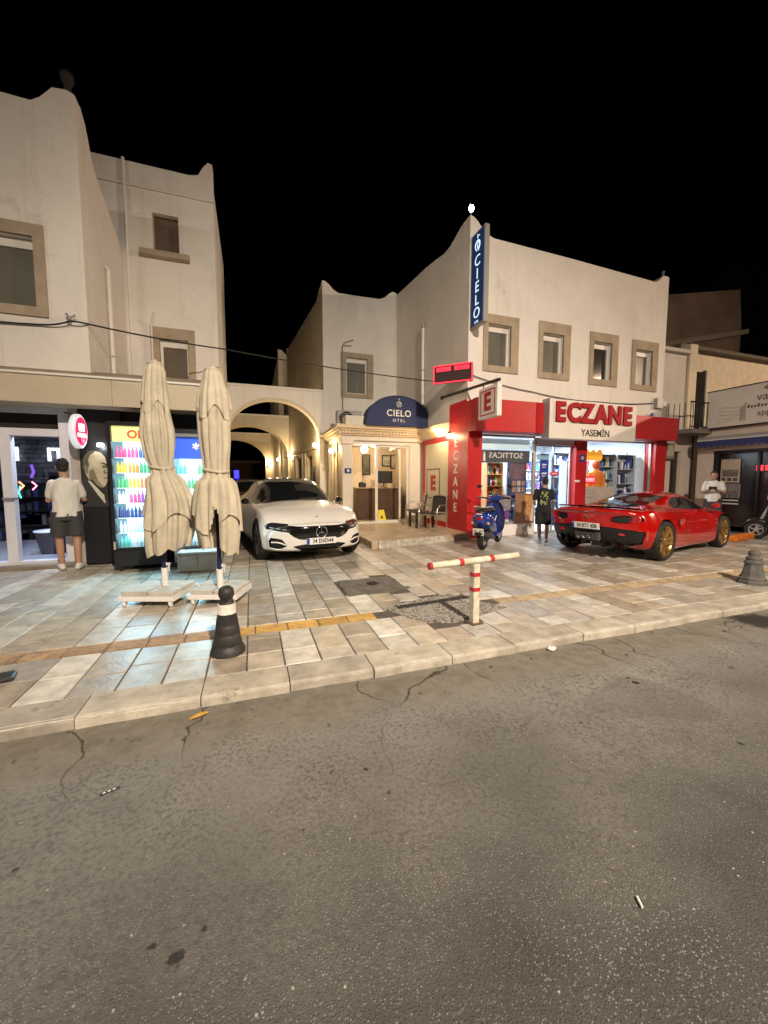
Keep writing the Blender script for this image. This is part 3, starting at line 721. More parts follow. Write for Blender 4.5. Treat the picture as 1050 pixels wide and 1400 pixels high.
# ---------------------------------------------------------------- LED ticker
ld = thing('led_ticker', 'red LED ticker board fixed across the hotel corner above the pharmacy', 'sign', (4.80,8.68,3.87), R(46))
MB().bbox(-.04,.05,-.49,.49,0,.42,.01).build('casing', mat('led_case', (.035,.010,.012), .4), ld)
lr = emis('led_red', (1.,.02,.045), 3.2)
for (y0,y1,z0,z1) in ((-.49,.49,-.004,.014),(-.49,.49,.408,.424),(-.49,-.472,.014,.408),(.472,.49,.014,.408)):
    MB().box(-.05,-.038,y0,y1,z0,z1).build('led_edge', lr, ld)
for k in range(11):      # blurred glowing characters along the top row
    if k != 5: MB().slab([(-.41+.076*k,.28),(-.355+.076*k,.28),(-.355+.076*k,.385),(-.38+.076*k,.36),(-.41+.076*k,.385)], [rect(-.393+.076*k,-.375+.076*k,.30,.33)], lambda u,v,w: (-.046+w,-u,v), 0, .006).build('led_character', lr, ld)
MB().tube([(.05,.3,.2),(.22,.16,.2)], .015, 6).build('bracket', galv, ld)
light('ticker_light', 'AREA', (-.1,0,.22), 2.5, (1,.05,.08), ld, .3, (0,R(90),0), sy=.9)
# hanging E sign on its bar
hb = thing('hanging_sign_bar', 'black pole sticking out above the pharmacy corner', 'pole', (5.0,8.3,3.62))
MB().tube([(.02,1.42,.09),(0,-1.26,-.06)], .035, 10).build('bar', black, hb)
MB().tube([(.05,1.4,.09),(.02,1.4,.09)], .06, 10).build('flange', black, hb)
es = thing('hanging_pharmacy_sign', 'white hanging sign with a red letter E in a red frame', 'sign', (5.0,7.38,2.80))
MB().bbox(-.06,.06,-.36,.36,0,.68,.012).build('box', white, es)
redp = mat('sign_red', (.42,.012,.02), .4)
MB().slab(rect(-.28,.28,.07,.61), [rect(-.255,.255,.095,.585)], lambda u,v,w: (-.064+w,u,v), 0, .004).build('frame_line', redp, es)
text('letter', 'E', redp, es, .52, TW(-.064,0,.34), .004, .02)
for y in (-.25,.25): MB().tube([(0,y,.68),(0,y,.80)], .012, 6).build('hanger', black, es)

# ---------------------------------------------------------------- pharmacy shopfront
PH = (5.05, 8.4, 0)
ph = thing('pharmacy_shopfront', 'red pharmacy shopfront with red columns, overhanging fascia and large glass windows', 'shopfront', PH)
def qb(name, m, x0,x1,y0,y1,z0,z1,b=0, par=None): return box(name, m, par or ph, x0-PH[0],x1-PH[0],y0-PH[1],y1-PH[1],z0,z1,b)
qb('fascia', red, 5.03,7.0,7.95,8.395,2.62,3.37,.008); qb('fascia', red, 9.92,11.82,7.95,8.395,2.60,3.24,.008); qb('fascia', red, 7.0,9.92,8.02,8.395,2.64,3.25)
qb('fascia_return', red, 5.028,5.046,8.396,9.25,2.62,3.42)
qb('fascia_return', red, 5.02,5.4,7.94,8.1,2.615,3.375,.006)
qb('column', red, 5.02,5.42,8.28,8.62,0,2.62,.006)
qb('side_cladding', red, 5.02,5.046,8.62,9.28,0,2.62)
qb('column', red, 8.42,8.80,8.30,8.55,0,2.60,.006); qb('column', red, 11.42,11.86,8.28,8.60,0,2.60,.006)
for k, ch in enumerate('ECZANE'):
    text('letter', ch, white, ph, .33, TW(5.016-PH[0], 8.87-PH[1], 2.40-k*.335), .004, .004)
# side panel with E
qb('side_panel_frame', red, 5.032,5.047,9.28,10.92,2.50,2.64); qb('side_panel_frame', red, 5.032,5.047,10.74,10.92,.15,2.50)
qb('side_panel_frame', red, 5.030,5.045,9.28,10.74,.15,.30)
qb('side_panel', mat('panel_white', (.70,.62,.46), .55, var=.06), 5.036,5.047,9.285,10.74,.30,2.50)
pe = thing('pharmacy_wall_sign', 'framed red letter E on the white side panel beside the hotel chairs', 'sign', (5.034,10.2,.92))
MB().slab(rect(-.42,.42,0,.86), [rect(-.395,.395,.025,.835)], lambda u,v,w: (-.01+w,u,v), 0, .01).build('frame', mat('brown_frame', (.10,.05,.03), .5), pe)
MB().box(-.004,.0,-.395,.395,.025,.835).build('board', mat('panel_white'), pe)
text('letter', 'E', redp, pe, .56, TW(-.008,0,.43), .003, .03, sx=1.15)
# sign box ECZANE YASEMIN
sg = thing('pharmacy_sign', 'large white pharmacy name sign with raised red letters and black name below', 'sign', (8.45,7.9,2.48))
MB().bbox(-1.46,1.47,-.12,.12,0,.97,.01).build('box', mat('sign_white', (.72,.68,.62), .5, var=.05, emit=.0), sg)
MB().bbox(-1.475,-1.46,-.14,.12,-.01,.98,.004).build('edge_trim', galv, sg)
sred = mat('letter_red', (.36,.008,.015), .6, spec=.25)
xs = [-1.14,-.71,-.27,.19,.66,1.1]
for x, ch in zip(xs, 'ECZANE'): text('letter', ch, sred, sg, .64, TS(x,-.145,.64), .028, .028, sx=.95)
text('lettering', 'YASEMİN', black, sg, .24, TS(.05,-.124,.17), .003, .004, sx=.95)
# glazing
frame_rect('window', 5.43,7.12,8.40,.30,2.60,.05,.06,mat('steel_frame', (.42,.41,.39), .4, metal=.5),ph,PH)
qb('window_base', white, 5.43,7.12,8.33,8.50,0,.29,.006)
frame_rect('glass_door', 7.14,7.78,8.42,.02,2.38,.035,.04,alu,ph,PH); frame_rect('glass_door', 7.78,8.40,8.47,.02,2.38,.035,.04,alu,ph,PH)
qb('door_operator', alu, 7.13,8.41,8.36,8.52,2.385,2.56,.01); qb('doorstep', galv, 7.13,8.41,8.3,8.6,.0,.018)
frame_rect('window', 8.81,11.41,8.40,.62,2.58,.045,.06,mat('steel_frame'),ph,PH)
qb('window_base', mat('base_cream', (.55,.48,.4), .7), 8.81,11.41,8.36,8.50,0,.61)
np_ = thing('number_plate', 'small dark plate on the red column between pharmacy door and window', 'plaque', (8.62,8.298,2.05)); MB().bbox(-.09,.09,-.012,.0,-.1,.1,.003).build('plate', mat('enamel_blue'), np_); MB().slab(rect(-.035,.035,-.04,.04), [rect(-.018,.018,-.022,.022)], lambda u,v,w: (u,w,v), -.016, -.012).build('number', white, np_)
tag(MB().bbox(-.07,.07,-.04,0,-.03,.03,.005).cyl((0,-.04,-.01),.015,.02,8).build('door_sensor', white, None, loc=(8.47,8.298,1.42)), 'small white switch box on the red column by the pharmacy door', 'switch')
# shop room
roomw = mat('shop_wall', (.62,.66,.70), .7, var=.05)
qb('room_floor', mat('shop_floor', (.5,.5,.48), .3), 5.32,11.47,8.56,13.0,0.0,.012); qb('room_wall', roomw, 5.32,11.47,12.9,13.0,.012,2.8)
qb('room_wall', roomw, 5.31,5.36,8.63,12.9,.012,2.8); qb('room_wall', roomw, 11.42,11.47,8.63,12.9,.012,2.8); qb('ceiling', mat('shop_ceiling', (.75,.77,.8), .7), 5.32,11.47,8.56,13.0,2.8,2.9)
cool = emis('cool_tube', (.80,.92,1.), 5.5)
for (x, y, wx) in ((6.2,9.6,1.5),(9.6,9.3,1.6),(8.0,11.0,2.2),(6.3,11.6,1.2),(10.2,11.4,1.2)):
    t = thing('ceiling_light_panel', 'cool white light panel in the pharmacy ceiling', 'lamp', (x,y,2.8), 0, 'ceiling lights in the pharmacy')
    MB().bbox(-wx/2,wx/2,-.14,.14,-.04,-.001,.006).build('housing', white, t); MB().box(-wx/2+.03,wx/2-.03,-.12,.12,-.046,-.0405).build('diffuser', cool, t)
    light('panel_light', 'AREA', (0,0,-.06), 150, (.80,.91,1), t, wx, sy=.24)

# ---------------------------------------------------------------- left building
LO = (-2.42, 7.6, 0)
lb = thing('kiosk_building', 'white corner building with curved parapet horn above the kiosk shop', 'building', LO)
wallmesh(lb, [(-12,2.95),(-2.42,2.95),(-2.42,7.34),(-2.52,7.38),(-2.70,7.36),(-2.86,7.18),(-2.98,7.1),(-4.5,7.14),(-12,7.2)], [(-4.2,-3.06,4.1,5.14)], sh(FS(7.6),LO), .25)
window(lb, sh(FS(7.6),LO), 0, (-4.34,-2.92,3.96,5.32), (-4.2,-3.06,4.1,5.14))
MB().slab([(7.855,2.95),(9.7,2.95),(9.7,6.2),(9.3,6.36),(8.7,6.6),(8.35,6.72),(8.2,6.86),(8.1,7.05),(8.0,7.22),(7.855,7.32)], [], lambda u,v,w: (-2.42-w-LO[0],u-LO[1],v), 0, .25).build('side_wall', plaster, lb)
wallmesh(lb, [(-6,2.95),(-.63,2.95),(-.63,8.3),(-.72,8.32),(-.82,8.2),(-.92,8.02),(-1.1,7.98),(-6,8.0)], [(-1.84,-1.34,6.28,7.07),(-1.80,-1.24,3.6,4.5)], sh(FS(9.7),LO), .25)
MB().box(-6-LO[0],-.635-LO[0],9.66-LO[1],9.699-LO[1],7.5,7.54).build('string_course', plaster, lb)
w_ = MB().slab(rect(-1.84,-1.34,6.28,7.07), [rect(-1.82,-1.36,6.3,7.05)], sh(FS(9.7),LO), .06, .12).build('window', surround, lb)
MB().slab(rect(-1.83,-1.35,6.29,7.06), [], sh(FS(9.7),LO), .13, .15).build('pane', mat('brown_shutter', (.13,.095,.065), .6, var=.15), w_)
MB().box(-2.08-LO[0],-1.14-LO[0],9.56-LO[1],9.72-LO[1],6.15,6.26).build('sill', surround, lb)
window(lb, sh(FS(9.7),LO), 0, (-1.97,-1.1,3.4,4.73), (-1.80,-1.24,3.6,4.5), mat('brown_shutter'))
for nm, pts, r in (('pipe', [(-2.36-LO[0],8.55-LO[1],3.2),(-2.36-LO[0],8.55-LO[1],5.25),(-2.42-LO[0],8.55-LO[1],5.3)], .035), ('pipe', [(-2.30-LO[0],9.62-LO[1],3.0),(-2.30-LO[0],9.62-LO[1],4.5),(-2.31-LO[0],9.66-LO[1],8.0)], .03), ('pipe', [(-1.93-LO[0],9.62-LO[1],3.3),(-1.93-LO[0],9.62-LO[1],4.75),(-1.85-LO[0],9.5-LO[1],4.95)], .022)):
    MB().tube(pts, r, 8).build(nm, plaster, lb)
tag(MB().bbox(-.16,.16,-.1,.1,0,.24,.01).build('vent_box', mat('vent_dark', (.06,.06,.06), .6), None, loc=(-2.2,8.7,3.06)), 'small dark vent box on the shop canopy roof below the pipes', 'vent')
vt = bpy.data.objects['vent_box']
for k in range(3):
    for j in range(2): MB().box(-.13+.09*k,-.06+.09*k,-.106,-.099,.03+.1*j,.11+.1*j).build('louvre', mat('vent_pale', (.45,.42,.38), .6), vt)
# chimney like cowl above the horn
tag(MB().lathe([(.05,0),(.05,.22),(.09,.26),(.09,.36),(.03,.4)], (-2.55,7.75,7.36), 12).build('roof_cowl', mat('cowl_dark', (.025,.022,.02), .7)), 'dim round cowl standing on the parapet horn above the kiosk', 'cowl')

# shop canopy
cp = thing('shop_canopy', 'long beige fascia and canopy slab over the kiosk shop', 'canopy', (-.6,7.2,2.58))
fm_ = mat('fascia_beige', (.50,.43,.32), .6, var=.1, vscale=1.5)
x = -.48
for k in range(6):
    MB().bbox(x-1.55+.6,x-.004+.6,0,.05,.01,.42,.004).build('fascia_panel', fm_, cp); x -= 1.55
MB().bbox(-9.4,.14,-.03,.06,.42,.455,.006).build('trim', pvc, cp)
MB().slab([(.0,.455),(.0,.47),(.6,.66),(2.5,.66),(2.5,.45),(0,.45)], [], lambda u,v,w: (w,u,v), -9.4, .13).build('roof_slab', mat('canopy_top', (.30,.25,.18), .8, var=.3, vscale=2), cp)
MB().box(-9.4,.12,.05,2.4,.02,.05).build('soffit', fm_, cp)
# kiosk shop
KO = (-2.6, 7.7, 0)
ks = thing('kiosk_shopfront', 'kiosk shopfront with white framed glass door and black wall panels', 'shopfront', KO)
def kb(name, m, x0,x1,y0,y1,z0,z1,b=0,par=None): return box(name, m, par or ks, x0-KO[0],x1-KO[0],y0-KO[1],y1-KO[1],z0,z1,b)
pv2 = mat('white_door_frame', (.66,.65,.70), .45, var=.06)
kb('step', mat('kiosk_step', (.22,.18,.13), .8, var=.3, vscale=5), -9,-2.72,7.55,8.0,-.01,.07,.01)
kb('door_frame', pv2, -2.945,-2.80,7.7,7.85,.07,2.62,.008); kb('door_frame', pv2, -9,-2.945,7.71,7.84,2.14,2.26,.006); kb('door_frame', pv2, -9,-2.945,7.71,7.84,2.50,2.62,.006)
kb('transom_window', pane_d, -9,-2.95,7.76,7.78,2.26,2.50)
kb('door_post', pv2, -3.72,-3.58,7.70,7.83,.07,2.14,.008); kb('door_track', pv2, -9,-2.945,7.69,7.86,.071,.12)
kb('door_glass', clear, -9,-3.72,7.75,7.765,.13,2.13); kb('door_handle', alu, -3.70,-3.50,7.62,7.66,1.13,1.16,.004)
kb('wall_post', mat('kiosk_post', (.40,.35,.31), .7, var=.15), -2.80,-2.66,7.68,7.9,.0,2.6)
kb('black_panel', blackp, -2.66,-2.06,7.66,7.75,.03,2.6); kb('black_panel', blackp, -2.055,-.62,7.74,7.8,.03,2.6)
kb('side_return', blackp, -.66,-.6,7.3,9.7,.0,2.59)
# room
kb('room_floor', mat('kiosk_floor', (.30,.32,.38), .35, var=.2), -9,-2.7,7.9,11.4,.04,.071)
kb('room_wall', mat('kiosk_wall', (.05,.05,.07), .7), -2.78,-2.7,7.9,11.3,.07,2.7); kb('ceiling', mat('kiosk_ceiling', (.3,.3,.33), .7), -9,-2.7,7.87,11.4,2.63,2.68)
stones = mat('stone_cladding', (.16,.155,.17), .8, var=.45, vscale=6, bump=.7, bscale=18, rnd=.35)
kb('room_wall', mat('kiosk_wall'), -9,-2.7,11.3,11.4,.07,2.65)
rw = MB().bbox(0,1,0,1,0,1,.05).build('wall_stone', stones, ks); first = True
z = 1.2
while z < 2.6:
    h = random.uniform(.07,.12); x = -6.0+random.uniform(0,.2)
    while x < -3.6:
        l = random.uniform(.15,.38); o = rw if first else rw.copy()
        if not first: C.objects.link(o)
        first = False
        o.location = (x-KO[0], 11.3-.03-random.uniform(0,.04)-KO[1], z); o.scale = (l-.012, .06, h-.012); x += l
    z += h
ct = thing('ceiling_light_strip', 'bluish white light strip along the kiosk ceiling behind the door', 'lamp', (-3.6,8.3,2.6))
MB().bbox(-.9,.75,-.05,.05,-.05,.0,.006).build('housing', white, ct); MB().box(-.88,.73,-.045,.045,-.056,-.0505).build('diffuser', emis('blue_white_tube', (.62,.80,1.), 9.), ct)
light('strip_light', 'AREA', (0,0,-.08), 85, (.60,.74,1), ct, 1.6, sy=.1)
# wall letters and neon inside
nl = thing('wall_lettering', 'white glowing letters on the stone wall inside the kiosk', 'lettering', (-4.78,11.2,2.03)); neon = emis('neon_white', (.85,.92,1.), 2.2)
text('letter', 'n', neon, nl, .42, TS(-.62,0,0), .01, .01); text('letter', 'll', neon, nl, .42, TS(-.36,0,0), .01, .01)
text('letter', 'IT', neon, nl, .42, TS(.42,0,0), .01, .01); text('letter', 'L', neon, nl, .34, TS(.55,0,-.38), .01, .01)
# ================================================================ neighbour on the right
NO = (11.9, 8.6, 0)
nb = thing('neighbour_house', 'cream neighbour house with balcony and narrow dark window beside the pharmacy', 'building', NO)
grey_pl = mat('grey_plaster', (.56,.53,.48), .85, var=.12, vscale=1.2, bump=.2, bscale=25)
warm_pl = mat('warm_plaster', (.70,.60,.51), .85, var=.12, vscale=1.2)
def nbx(name, m, x0,x1,y0,y1,z0,z1,b=0,par=None): return box(name, m, par or nb, x0-NO[0],x1-NO[0],y0-NO[1],y1-NO[1],z0,z1,b)
wallmesh(nb, rect(11.88,14.4,0,2.95), [(12.52,12.98,1.0,2.36)], sh(FS(8.6),NO), .25, warm_pl)
MB().slab(rect(12.52,12.98,1.0,2.36), [], sh(FS(8.6),NO), .1, .14).build('window', pane_d, nb)
nbx('wall', grey_pl, 11.88,13.25,8.75,9.0,2.95,5.42); nbx('pilaster', cream, 13.25,13.6,8.68,9.0,2.95,5.75)
nbx('wall', mat('cream_upper', (.70,.61,.47), .85, var=.12), 13.6,24,9.2,9.45,2.95,5.75); nbx('cornice', mat('dark_eave', (.12,.10,.08), .8), 13.2,24,8.95,9.5,5.75,5.86)
nbx('cornice', grey_pl, 11.88,13.25,8.6,9.02,5.42,5.52)
d_ = nbx('balcony_door', pane_d, 14.0,14.7,9.12,9.2,3.05,5.1); nbx('frame', mat('door_trim', (.10,.09,.08), .6), 13.93,14.0,9.1,9.2,3.05,5.17,0,nb); nbx('frame', mat('door_trim'), 14.7,14.77,9.1,9.2,3.05,5.17,0,nb)
nbx('balcony_slab', mat('balcony_concrete', (.2,.18,.16), .85), 12.3,15.5,7.9,8.68,2.85,2.97)
for k in range(18):
    x = 12.4+k*.16
    MB().tube([(x-NO[0],7.96-NO[1],2.97),(x-.03-NO[0],7.93-NO[1],3.2),(x+.03-NO[0],7.96-NO[1],3.45),(x-NO[0],7.96-NO[1],3.75)], .011, 5).build('baluster', black, nb)
MB().tube([(12.3-NO[0],7.96-NO[1],3.76),(15.4-NO[0],7.96-NO[1],3.76)], .022, 8).build('handrail', black, nb)
MB().tube([(12.3-NO[0],7.96-NO[1],3.04),(15.4-NO[0],7.96-NO[1],3.04)], .015, 8).build('bottom_rail', black, nb)
for k in range(5): MB().tube([(12.32-NO[0],7.96+.16*k-NO[1],2.97),(12.32-NO[0],7.96+.16*k-NO[1],3.76)], .011, 5).build('baluster', black, nb)
MB().tube([(13.42-NO[0],8.55-NO[1],0),(13.42-NO[0],8.55-NO[1],2.85)], .022, 8).build('pipe', black, nb)
mt = thing('meter_box', 'brown meter box on the cream wall right of the pharmacy column', 'box', (12.28,8.6,2.1)); MB().bbox(-.2,.2,-.14,0,0,.5,.01).build('casing', mat('meter_brown', (.28,.22,.16), .6, var=.2), mt); MB().box(-.14,.14,-.146,-.139,.1,.4).build('cover', mat('meter_pale', (.5,.44,.36), .5), mt)
up = thing('upper_house', 'dim brown blank house wall rising behind the neighbour house', 'building', (20,14,0))
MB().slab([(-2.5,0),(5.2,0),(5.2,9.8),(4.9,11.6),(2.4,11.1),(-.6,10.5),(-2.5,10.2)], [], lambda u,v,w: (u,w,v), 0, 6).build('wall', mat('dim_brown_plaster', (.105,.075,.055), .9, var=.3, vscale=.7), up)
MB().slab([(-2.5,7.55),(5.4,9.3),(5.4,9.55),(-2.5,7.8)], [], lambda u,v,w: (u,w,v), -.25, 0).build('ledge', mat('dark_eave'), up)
hs = thing('hillside_house', 'distant dark house with unlit window beyond the roofs', 'building', (47,24,0)); MB().box(-4,6,0,8,0,21.5).build('wall', mat('night_wall', (.02,.02,.02), .9), hs); MB().box(-2.2,-1.3,-.03,0,12.0,13.4).build('window', pane_d, hs)

# shop with sign on its side wall (faces the pharmacy forecourt)
SO = (12.5, 7.6, 0)
rs_ = thing('agency_shop', 'dark fronted shop with white sign board and blue scalloped awning', 'shop', SO)
def rb(name, m, x0,x1,y0,y1,z0,z1,b=0,par=None): return box(name, m, par or rs_, x0-SO[0],x1-SO[0],y0-SO[1],y1-SO[1],z0,z1,b)
MB().slab(rect(3.0,7.62,0,3.0), [rect(3.2,7.42,.12,2.32)], sh(FW(12.5),SO), 0, .25).build('wall', warm_pl, rs_)
rb('return_wall', warm_pl, 12.5,16,7.62,7.85,0,3.0); rb('flat_roof', grey_pl, 12.5,20,3.0,7.85,3.0,3.1)
dk = mat('dark_shopfront', (.016,.013,.012), .18, spec=.6)
rb('shop_window', dk, 12.62,12.66,3.2,7.42,.12,2.32); rb('window_frame', black, 12.54,12.62,7.30,7.42,.12,2.32); rb('window_frame', black, 12.54,12.62,3.2,7.3,2.22,2.32); rb('window_frame', black, 12.56,12.62,6.3,6.36,.12,2.22)
rb('plinth', black, 12.5,12.56,3.2,7.42,.0,.12)
sb = thing('agency_sign', 'long white sign board with grey lettering and sketch above the blue awning', 'sign', (12.42,6.2,3.0))
MB().bbox(-.03,.05,-2.8,1.42,0,1.06,.006).build('board', mat('sign_offwhite', (.68,.65,.60), .6, var=.06), sb); MB().box(-.035,.055,-2.8,1.42,1.061,1.09).build('top_edge', black, sb); MB().box(-.035,.055,-2.8,1.42,-.04,-.001).build('bottom_edge', black, sb)
gt = mat('grey_lettering', (.10,.095,.09), .6); gt2 = mat('pale_lettering', (.30,.28,.26), .6)
text('lettering', 'varis', gt, sb, .30, TW(-.034,-.08,.70), .003); [MB().box(-.034,-.031,.34-.075*k,.34-.075*k+.05,.44,.44+.06+.03*((k*7)%3==0)).build('print', gt, sb) for k in range(14)]; text('lettering', 'appart', gt, sb, .22, TW(-.034,-.12,.27), .003)
e3 = MB()
for k in range(3): e3.tube([(-.034,-.05+.09*math.cos(a)*(1-k*.25),.93+.05*math.sin(a)*(1-k*.2)) for a in [j*.4 for j in range(17)]], .006, 4)
e3.build('emblem', gt, sb)
e4 = MB()
for k in range(6): e4.box(-.034,-.031,.42+.025*k,.435+.025*k,.12,.62-.03*k)
for k in range(5): e4.tube([(-.033,.5+.15*j,.16+.09*k+.03*math.sin(j*1.3+k)) for j in range(5)], .006, 4)
e4.build('sketch', gt2, sb)
ab = thing('scalloped_awning', 'folded blue awning with scalloped valance below the white agency sign', 'awning', (12.3,6.2,2.45))
MB().tube([(-.02,-3,.22),(-.02,1.5,.22)], .07, 10).build('roller', mat('awning_grey', (.30,.29,.28), .6), ab); MB().bbox(-.12,-.06,-3,1.5,.16,.19,.004).build('front_bar', white, ab)
bl = mat('awning_blue', (.035,.045,.16), .75, var=.2, vscale=8)
n = 28
for k in range(n):
    y0 = 1.5-4.5*k/n; y1 = 1.5-4.5*(k+1)/n
    MB().slab([(y0,.16),(y0,.02)]+[((y0+y1)/2+(y0-y1)/2*math.cos(PI*j/8),.02-.06*math.sin(PI*j/8)) for j in range(1,8)]+[(y1,.02),(y1,.16)], [], lambda u,v,w: (-.1+w,u,v), 0, .006).build('scallop', bl, ab)
def poster(label, y, z, wd, h, m, extra=None):
    t = thing('window_poster', label, 'poster', (12.6,y,z)); MB().box(-.012,-.004,-wd/2,wd/2,-h/2,h/2).build('sheet', m, t)
    MB().box(-.015,-.0125,-wd/2+.04,wd/2-.04,-h*.25,h*.05).build('picture', mat('print_grey', (.16,.13,.11), .6, var=.6, vscale=9), t)
    for k in range(3): MB().box(-.015,-.0125,-wd/2+.05+k*wd/3.2,-wd/2+.02+(k+1)*wd/3.4,-h*.44,-h*.3).build('picture', mat('print_dark', (.07,.06,.055), .6), t)
poster('pale paper poster stuck inside the dark agency window', 7.0, 1.72, .48, .68, mat('poster_paper', (.45,.37,.27), .7, var=.15, vscale=4))
poster('grey poster below the pale one in the dark agency window', 6.95, 1.14, .46, .42, mat('poster_grey', (.20,.18,.17), .7, var=.35, vscale=6))
for z in (.86,.76): tag(MB().box(-.014,-.004,-.2,.2,-.02,.02).build('paper_strip', mat('strip_white', (.5,.46,.4), .7), None, loc=(12.6,6.95,z)), 'thin pale paper strip below the posters in the agency window', 'paper strip', 'paper strips in the agency window')
lc = thing('led_clock', 'red LED digits glowing inside the dark agency window', 'clock', (12.6,6.2,1.78)); MB().box(-.02,-.002,-.22,.22,-.1,.1).build('casing', black, lc); [MB().box(-.024,-.021,.13-.1*k,.18-.1*k,z,z+.05).build('digit', emis('digit_red', (1,.02,.03), 4), lc) for k in range(4) for z in (-.06,.02)]

for o in (rs_, sb, ab, lc, *[q for q in C.objects if q.name.startswith(('window_poster','paper_strip'))]): o.location = (o.location.x+.7, o.location.y+.40, o.location.z)
# ================================================================ displays in the pharmacy
def shelf_unit(label, x, y, wd, h, m, cols, rows=5, z0=.02, depth=.3, back=None, rz=0):
    t = thing('display_shelf', label, 'shelf', (x,y,z0), rz); MB().box(-wd/2,wd/2,depth-.02,depth,0,h).build('back_panel', back or m, t)
    for s in (-1,1): MB().box(s*wd/2-.012,s*wd/2+.012,0,depth,0,h).build('side_panel', m, t)
    for k in range(rows+1): MB().box(-wd/2+.013,wd/2-.013,0,depth-.021,h*k/rows-.012 if k else 0,h*k/rows+.008 if k < rows else h).build('shelf_board', m, t)
    for c in cols:
        q = MB()
        for k in range(rows):
            px = -wd/2+.04
            while px < wd/2-.08:
                bw = random.uniform(.04,.09); bh = random.uniform(.35,.8)*h/rows
                if random.random() < 1.1/len(cols):
                    if random.random() < .5: q.box(px,px+bw,.04,.1+random.uniform(0,.08),h*k/rows+.009,h*k/rows+.009+bh)
                    else: q.lathe([(bw/2,0),(bw/2,bh*.7),(bw/5,bh*.8),(bw/5,bh)], (px+bw/2,.08,h*k/rows+.009), 8)
                px += bw+.012
        if q.v: o = q.build('products', c, t); o['kind'] = 'stuff'
    return t
pc = {n: mat('product_'+n, c, .4) for n, c in dict(white=(.75,.76,.78), blue=(.05,.10,.40), teal=(.10,.35,.38), orange=(.75,.25,.05), green=(.12,.35,.10), red=(.55,.05,.06), navy=(.03,.04,.12), pink=(.6,.25,.35), amber=(.6,.35,.1)).items()}
shw = mat('shelf_white', (.66,.70,.74), .5); sho = mat('shelf_orange', (.70,.38,.16), .5); shb = mat('shelf_blue', (.25,.32,.42), .5); gl_sh = mat('shelf_glass', (.45,.52,.58), .2)
shelf_unit('orange lit display shelf with mixed products behind the pharmacy window', 6.2, 9.7, .6, 1.75, sho, [pc['orange'],pc['white'],pc['green'],pc['red'],pc['amber']], 5)
shelf_unit('narrow glass shelf column of small dark bottles beside the pharmacy door', 7.0, 9.1, .42, 2.1, gl_sh, [pc['navy'],pc['white'],pc['teal']], 7)
shelf_unit('glass shelves with dark bottles in the right pharmacy window', 10.15, 8.82, .66, 2.2, gl_sh, [pc['navy'],pc['white'],pc['teal'],pc['blue']], 6)
shelf_unit('glass shelves with blue boxes at the end of the right pharmacy window', 10.90, 8.80, .74, 2.2, gl_sh, [pc['white'],pc['blue'],pc['navy']], 5)
shelf_unit('dark blue product shelf behind the orange sign in the pharmacy', 9.3, 9.7, .8, 2.3, shb, [pc['blue'],pc['navy'],pc['white']], 6)
shelf_unit('long white back shelf with coloured boxes in the pharmacy', 7.6, 12.55, 2.4, 2.2, shw, [pc['white'],pc['blue'],pc['pink'],pc['teal'],pc['amber']], 6)
shelf_unit('white back shelf at the far end of the pharmacy', 10.2, 12.55, 2.2, 2.2, shw, [pc['white'],pc['blue'],pc['red'],pc['teal']], 6)
shelf_unit('pale side shelf behind the scooter in the pharmacy window', 5.75, 10.4, .7, 2.0, shw, [pc['white'],pc['amber'],pc['pink']], 6)
shelf_unit('white shelves along the end wall of the pharmacy behind the red corner column', 11.36, 10.4, 2.4, 2.3, shw, [pc['white'],pc['blue'],pc['teal'],pc['red']], 6, rz=R(-90))
shelf_unit('amber lit low shelf behind the torso figure in the pharmacy window', 8.98, 9.0, .34, 2.0, gl_sh, [pc['white'],pc['navy'],pc['amber']], 6)
shelf_unit('short shelf of pale bottles in the pharmacy window above the purple board', 6.28, 8.95, .5, 1.9, sho, [pc['white'],pc['orange'],pc['green'],pc['red'],pc['navy']], 6)
ctr = thing('shop_counter', 'white counter inside the pharmacy', 'counter', (8.3,11.2,.012)); MB().bbox(-1,1,-.3,.3,0,.95,.02).build('body', shw, ctr); MB().bbox(-1.05,1.05,-.35,.35,.95,1.0,.01).build('top', white, ctr)
# window stickers and banners
sbn = thing('window_banner', 'dark band with pale mirrored lettering across the pharmacy window', 'banner', (6.25,8.52,2.06)); MB().box(-.76,.80,0,.006,-.16,.16).build('film', mat('band_grey', (.06,.07,.085), .5), sbn)
text('lettering', 'SOTTICAS', white, sbn, .2, TS(.05,-.004,.02) @ Matrix.Diagonal((-1,1,1,1)), .002, sx=1.15)
MB().lathe([(.035,0),(.035,.17),(.02,.2),(.02,.24)], (-.62,-.012,-.13), 10).build('bottle_print', white, sbn)
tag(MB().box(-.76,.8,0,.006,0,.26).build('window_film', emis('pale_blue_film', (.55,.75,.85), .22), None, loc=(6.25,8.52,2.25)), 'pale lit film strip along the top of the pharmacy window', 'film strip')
blp = thing('display_poster', 'dark blue poster with small product photos in the pharmacy window', 'poster', (6.72,8.55,1.05)); MB().box(-.27,.27,0,.02,0,.92).build('board', mat('poster_blue', (.03,.05,.14), .5), blp); MB().box(-.26,.26,-.004,.0,.42,.90).build('picture', mat('plum_print', (.14,.09,.12), .5, var=.4, vscale=5), blp)
for k in range(3):
    for j in range(2): MB().box(-.18+.15*k,-.07+.15*k,-.005,0,.08+.17*j,.21+.17*j).build('picture', mat('photo_%d'%(k%2), ((.35,.2,.14),(.42,.38,.33))[k%2], .5, var=.4, vscale=14), blp)
brp = thing('display_poster', 'tall brown and beige poster with long blond hair in the pharmacy window', 'poster', (6.82,8.39,.30))
MB().box(-.30,.30,-.02,.0,0,.80).build('board', mat('poster_brown', (.26,.13,.085), .55, var=.3, vscale=3), brp)
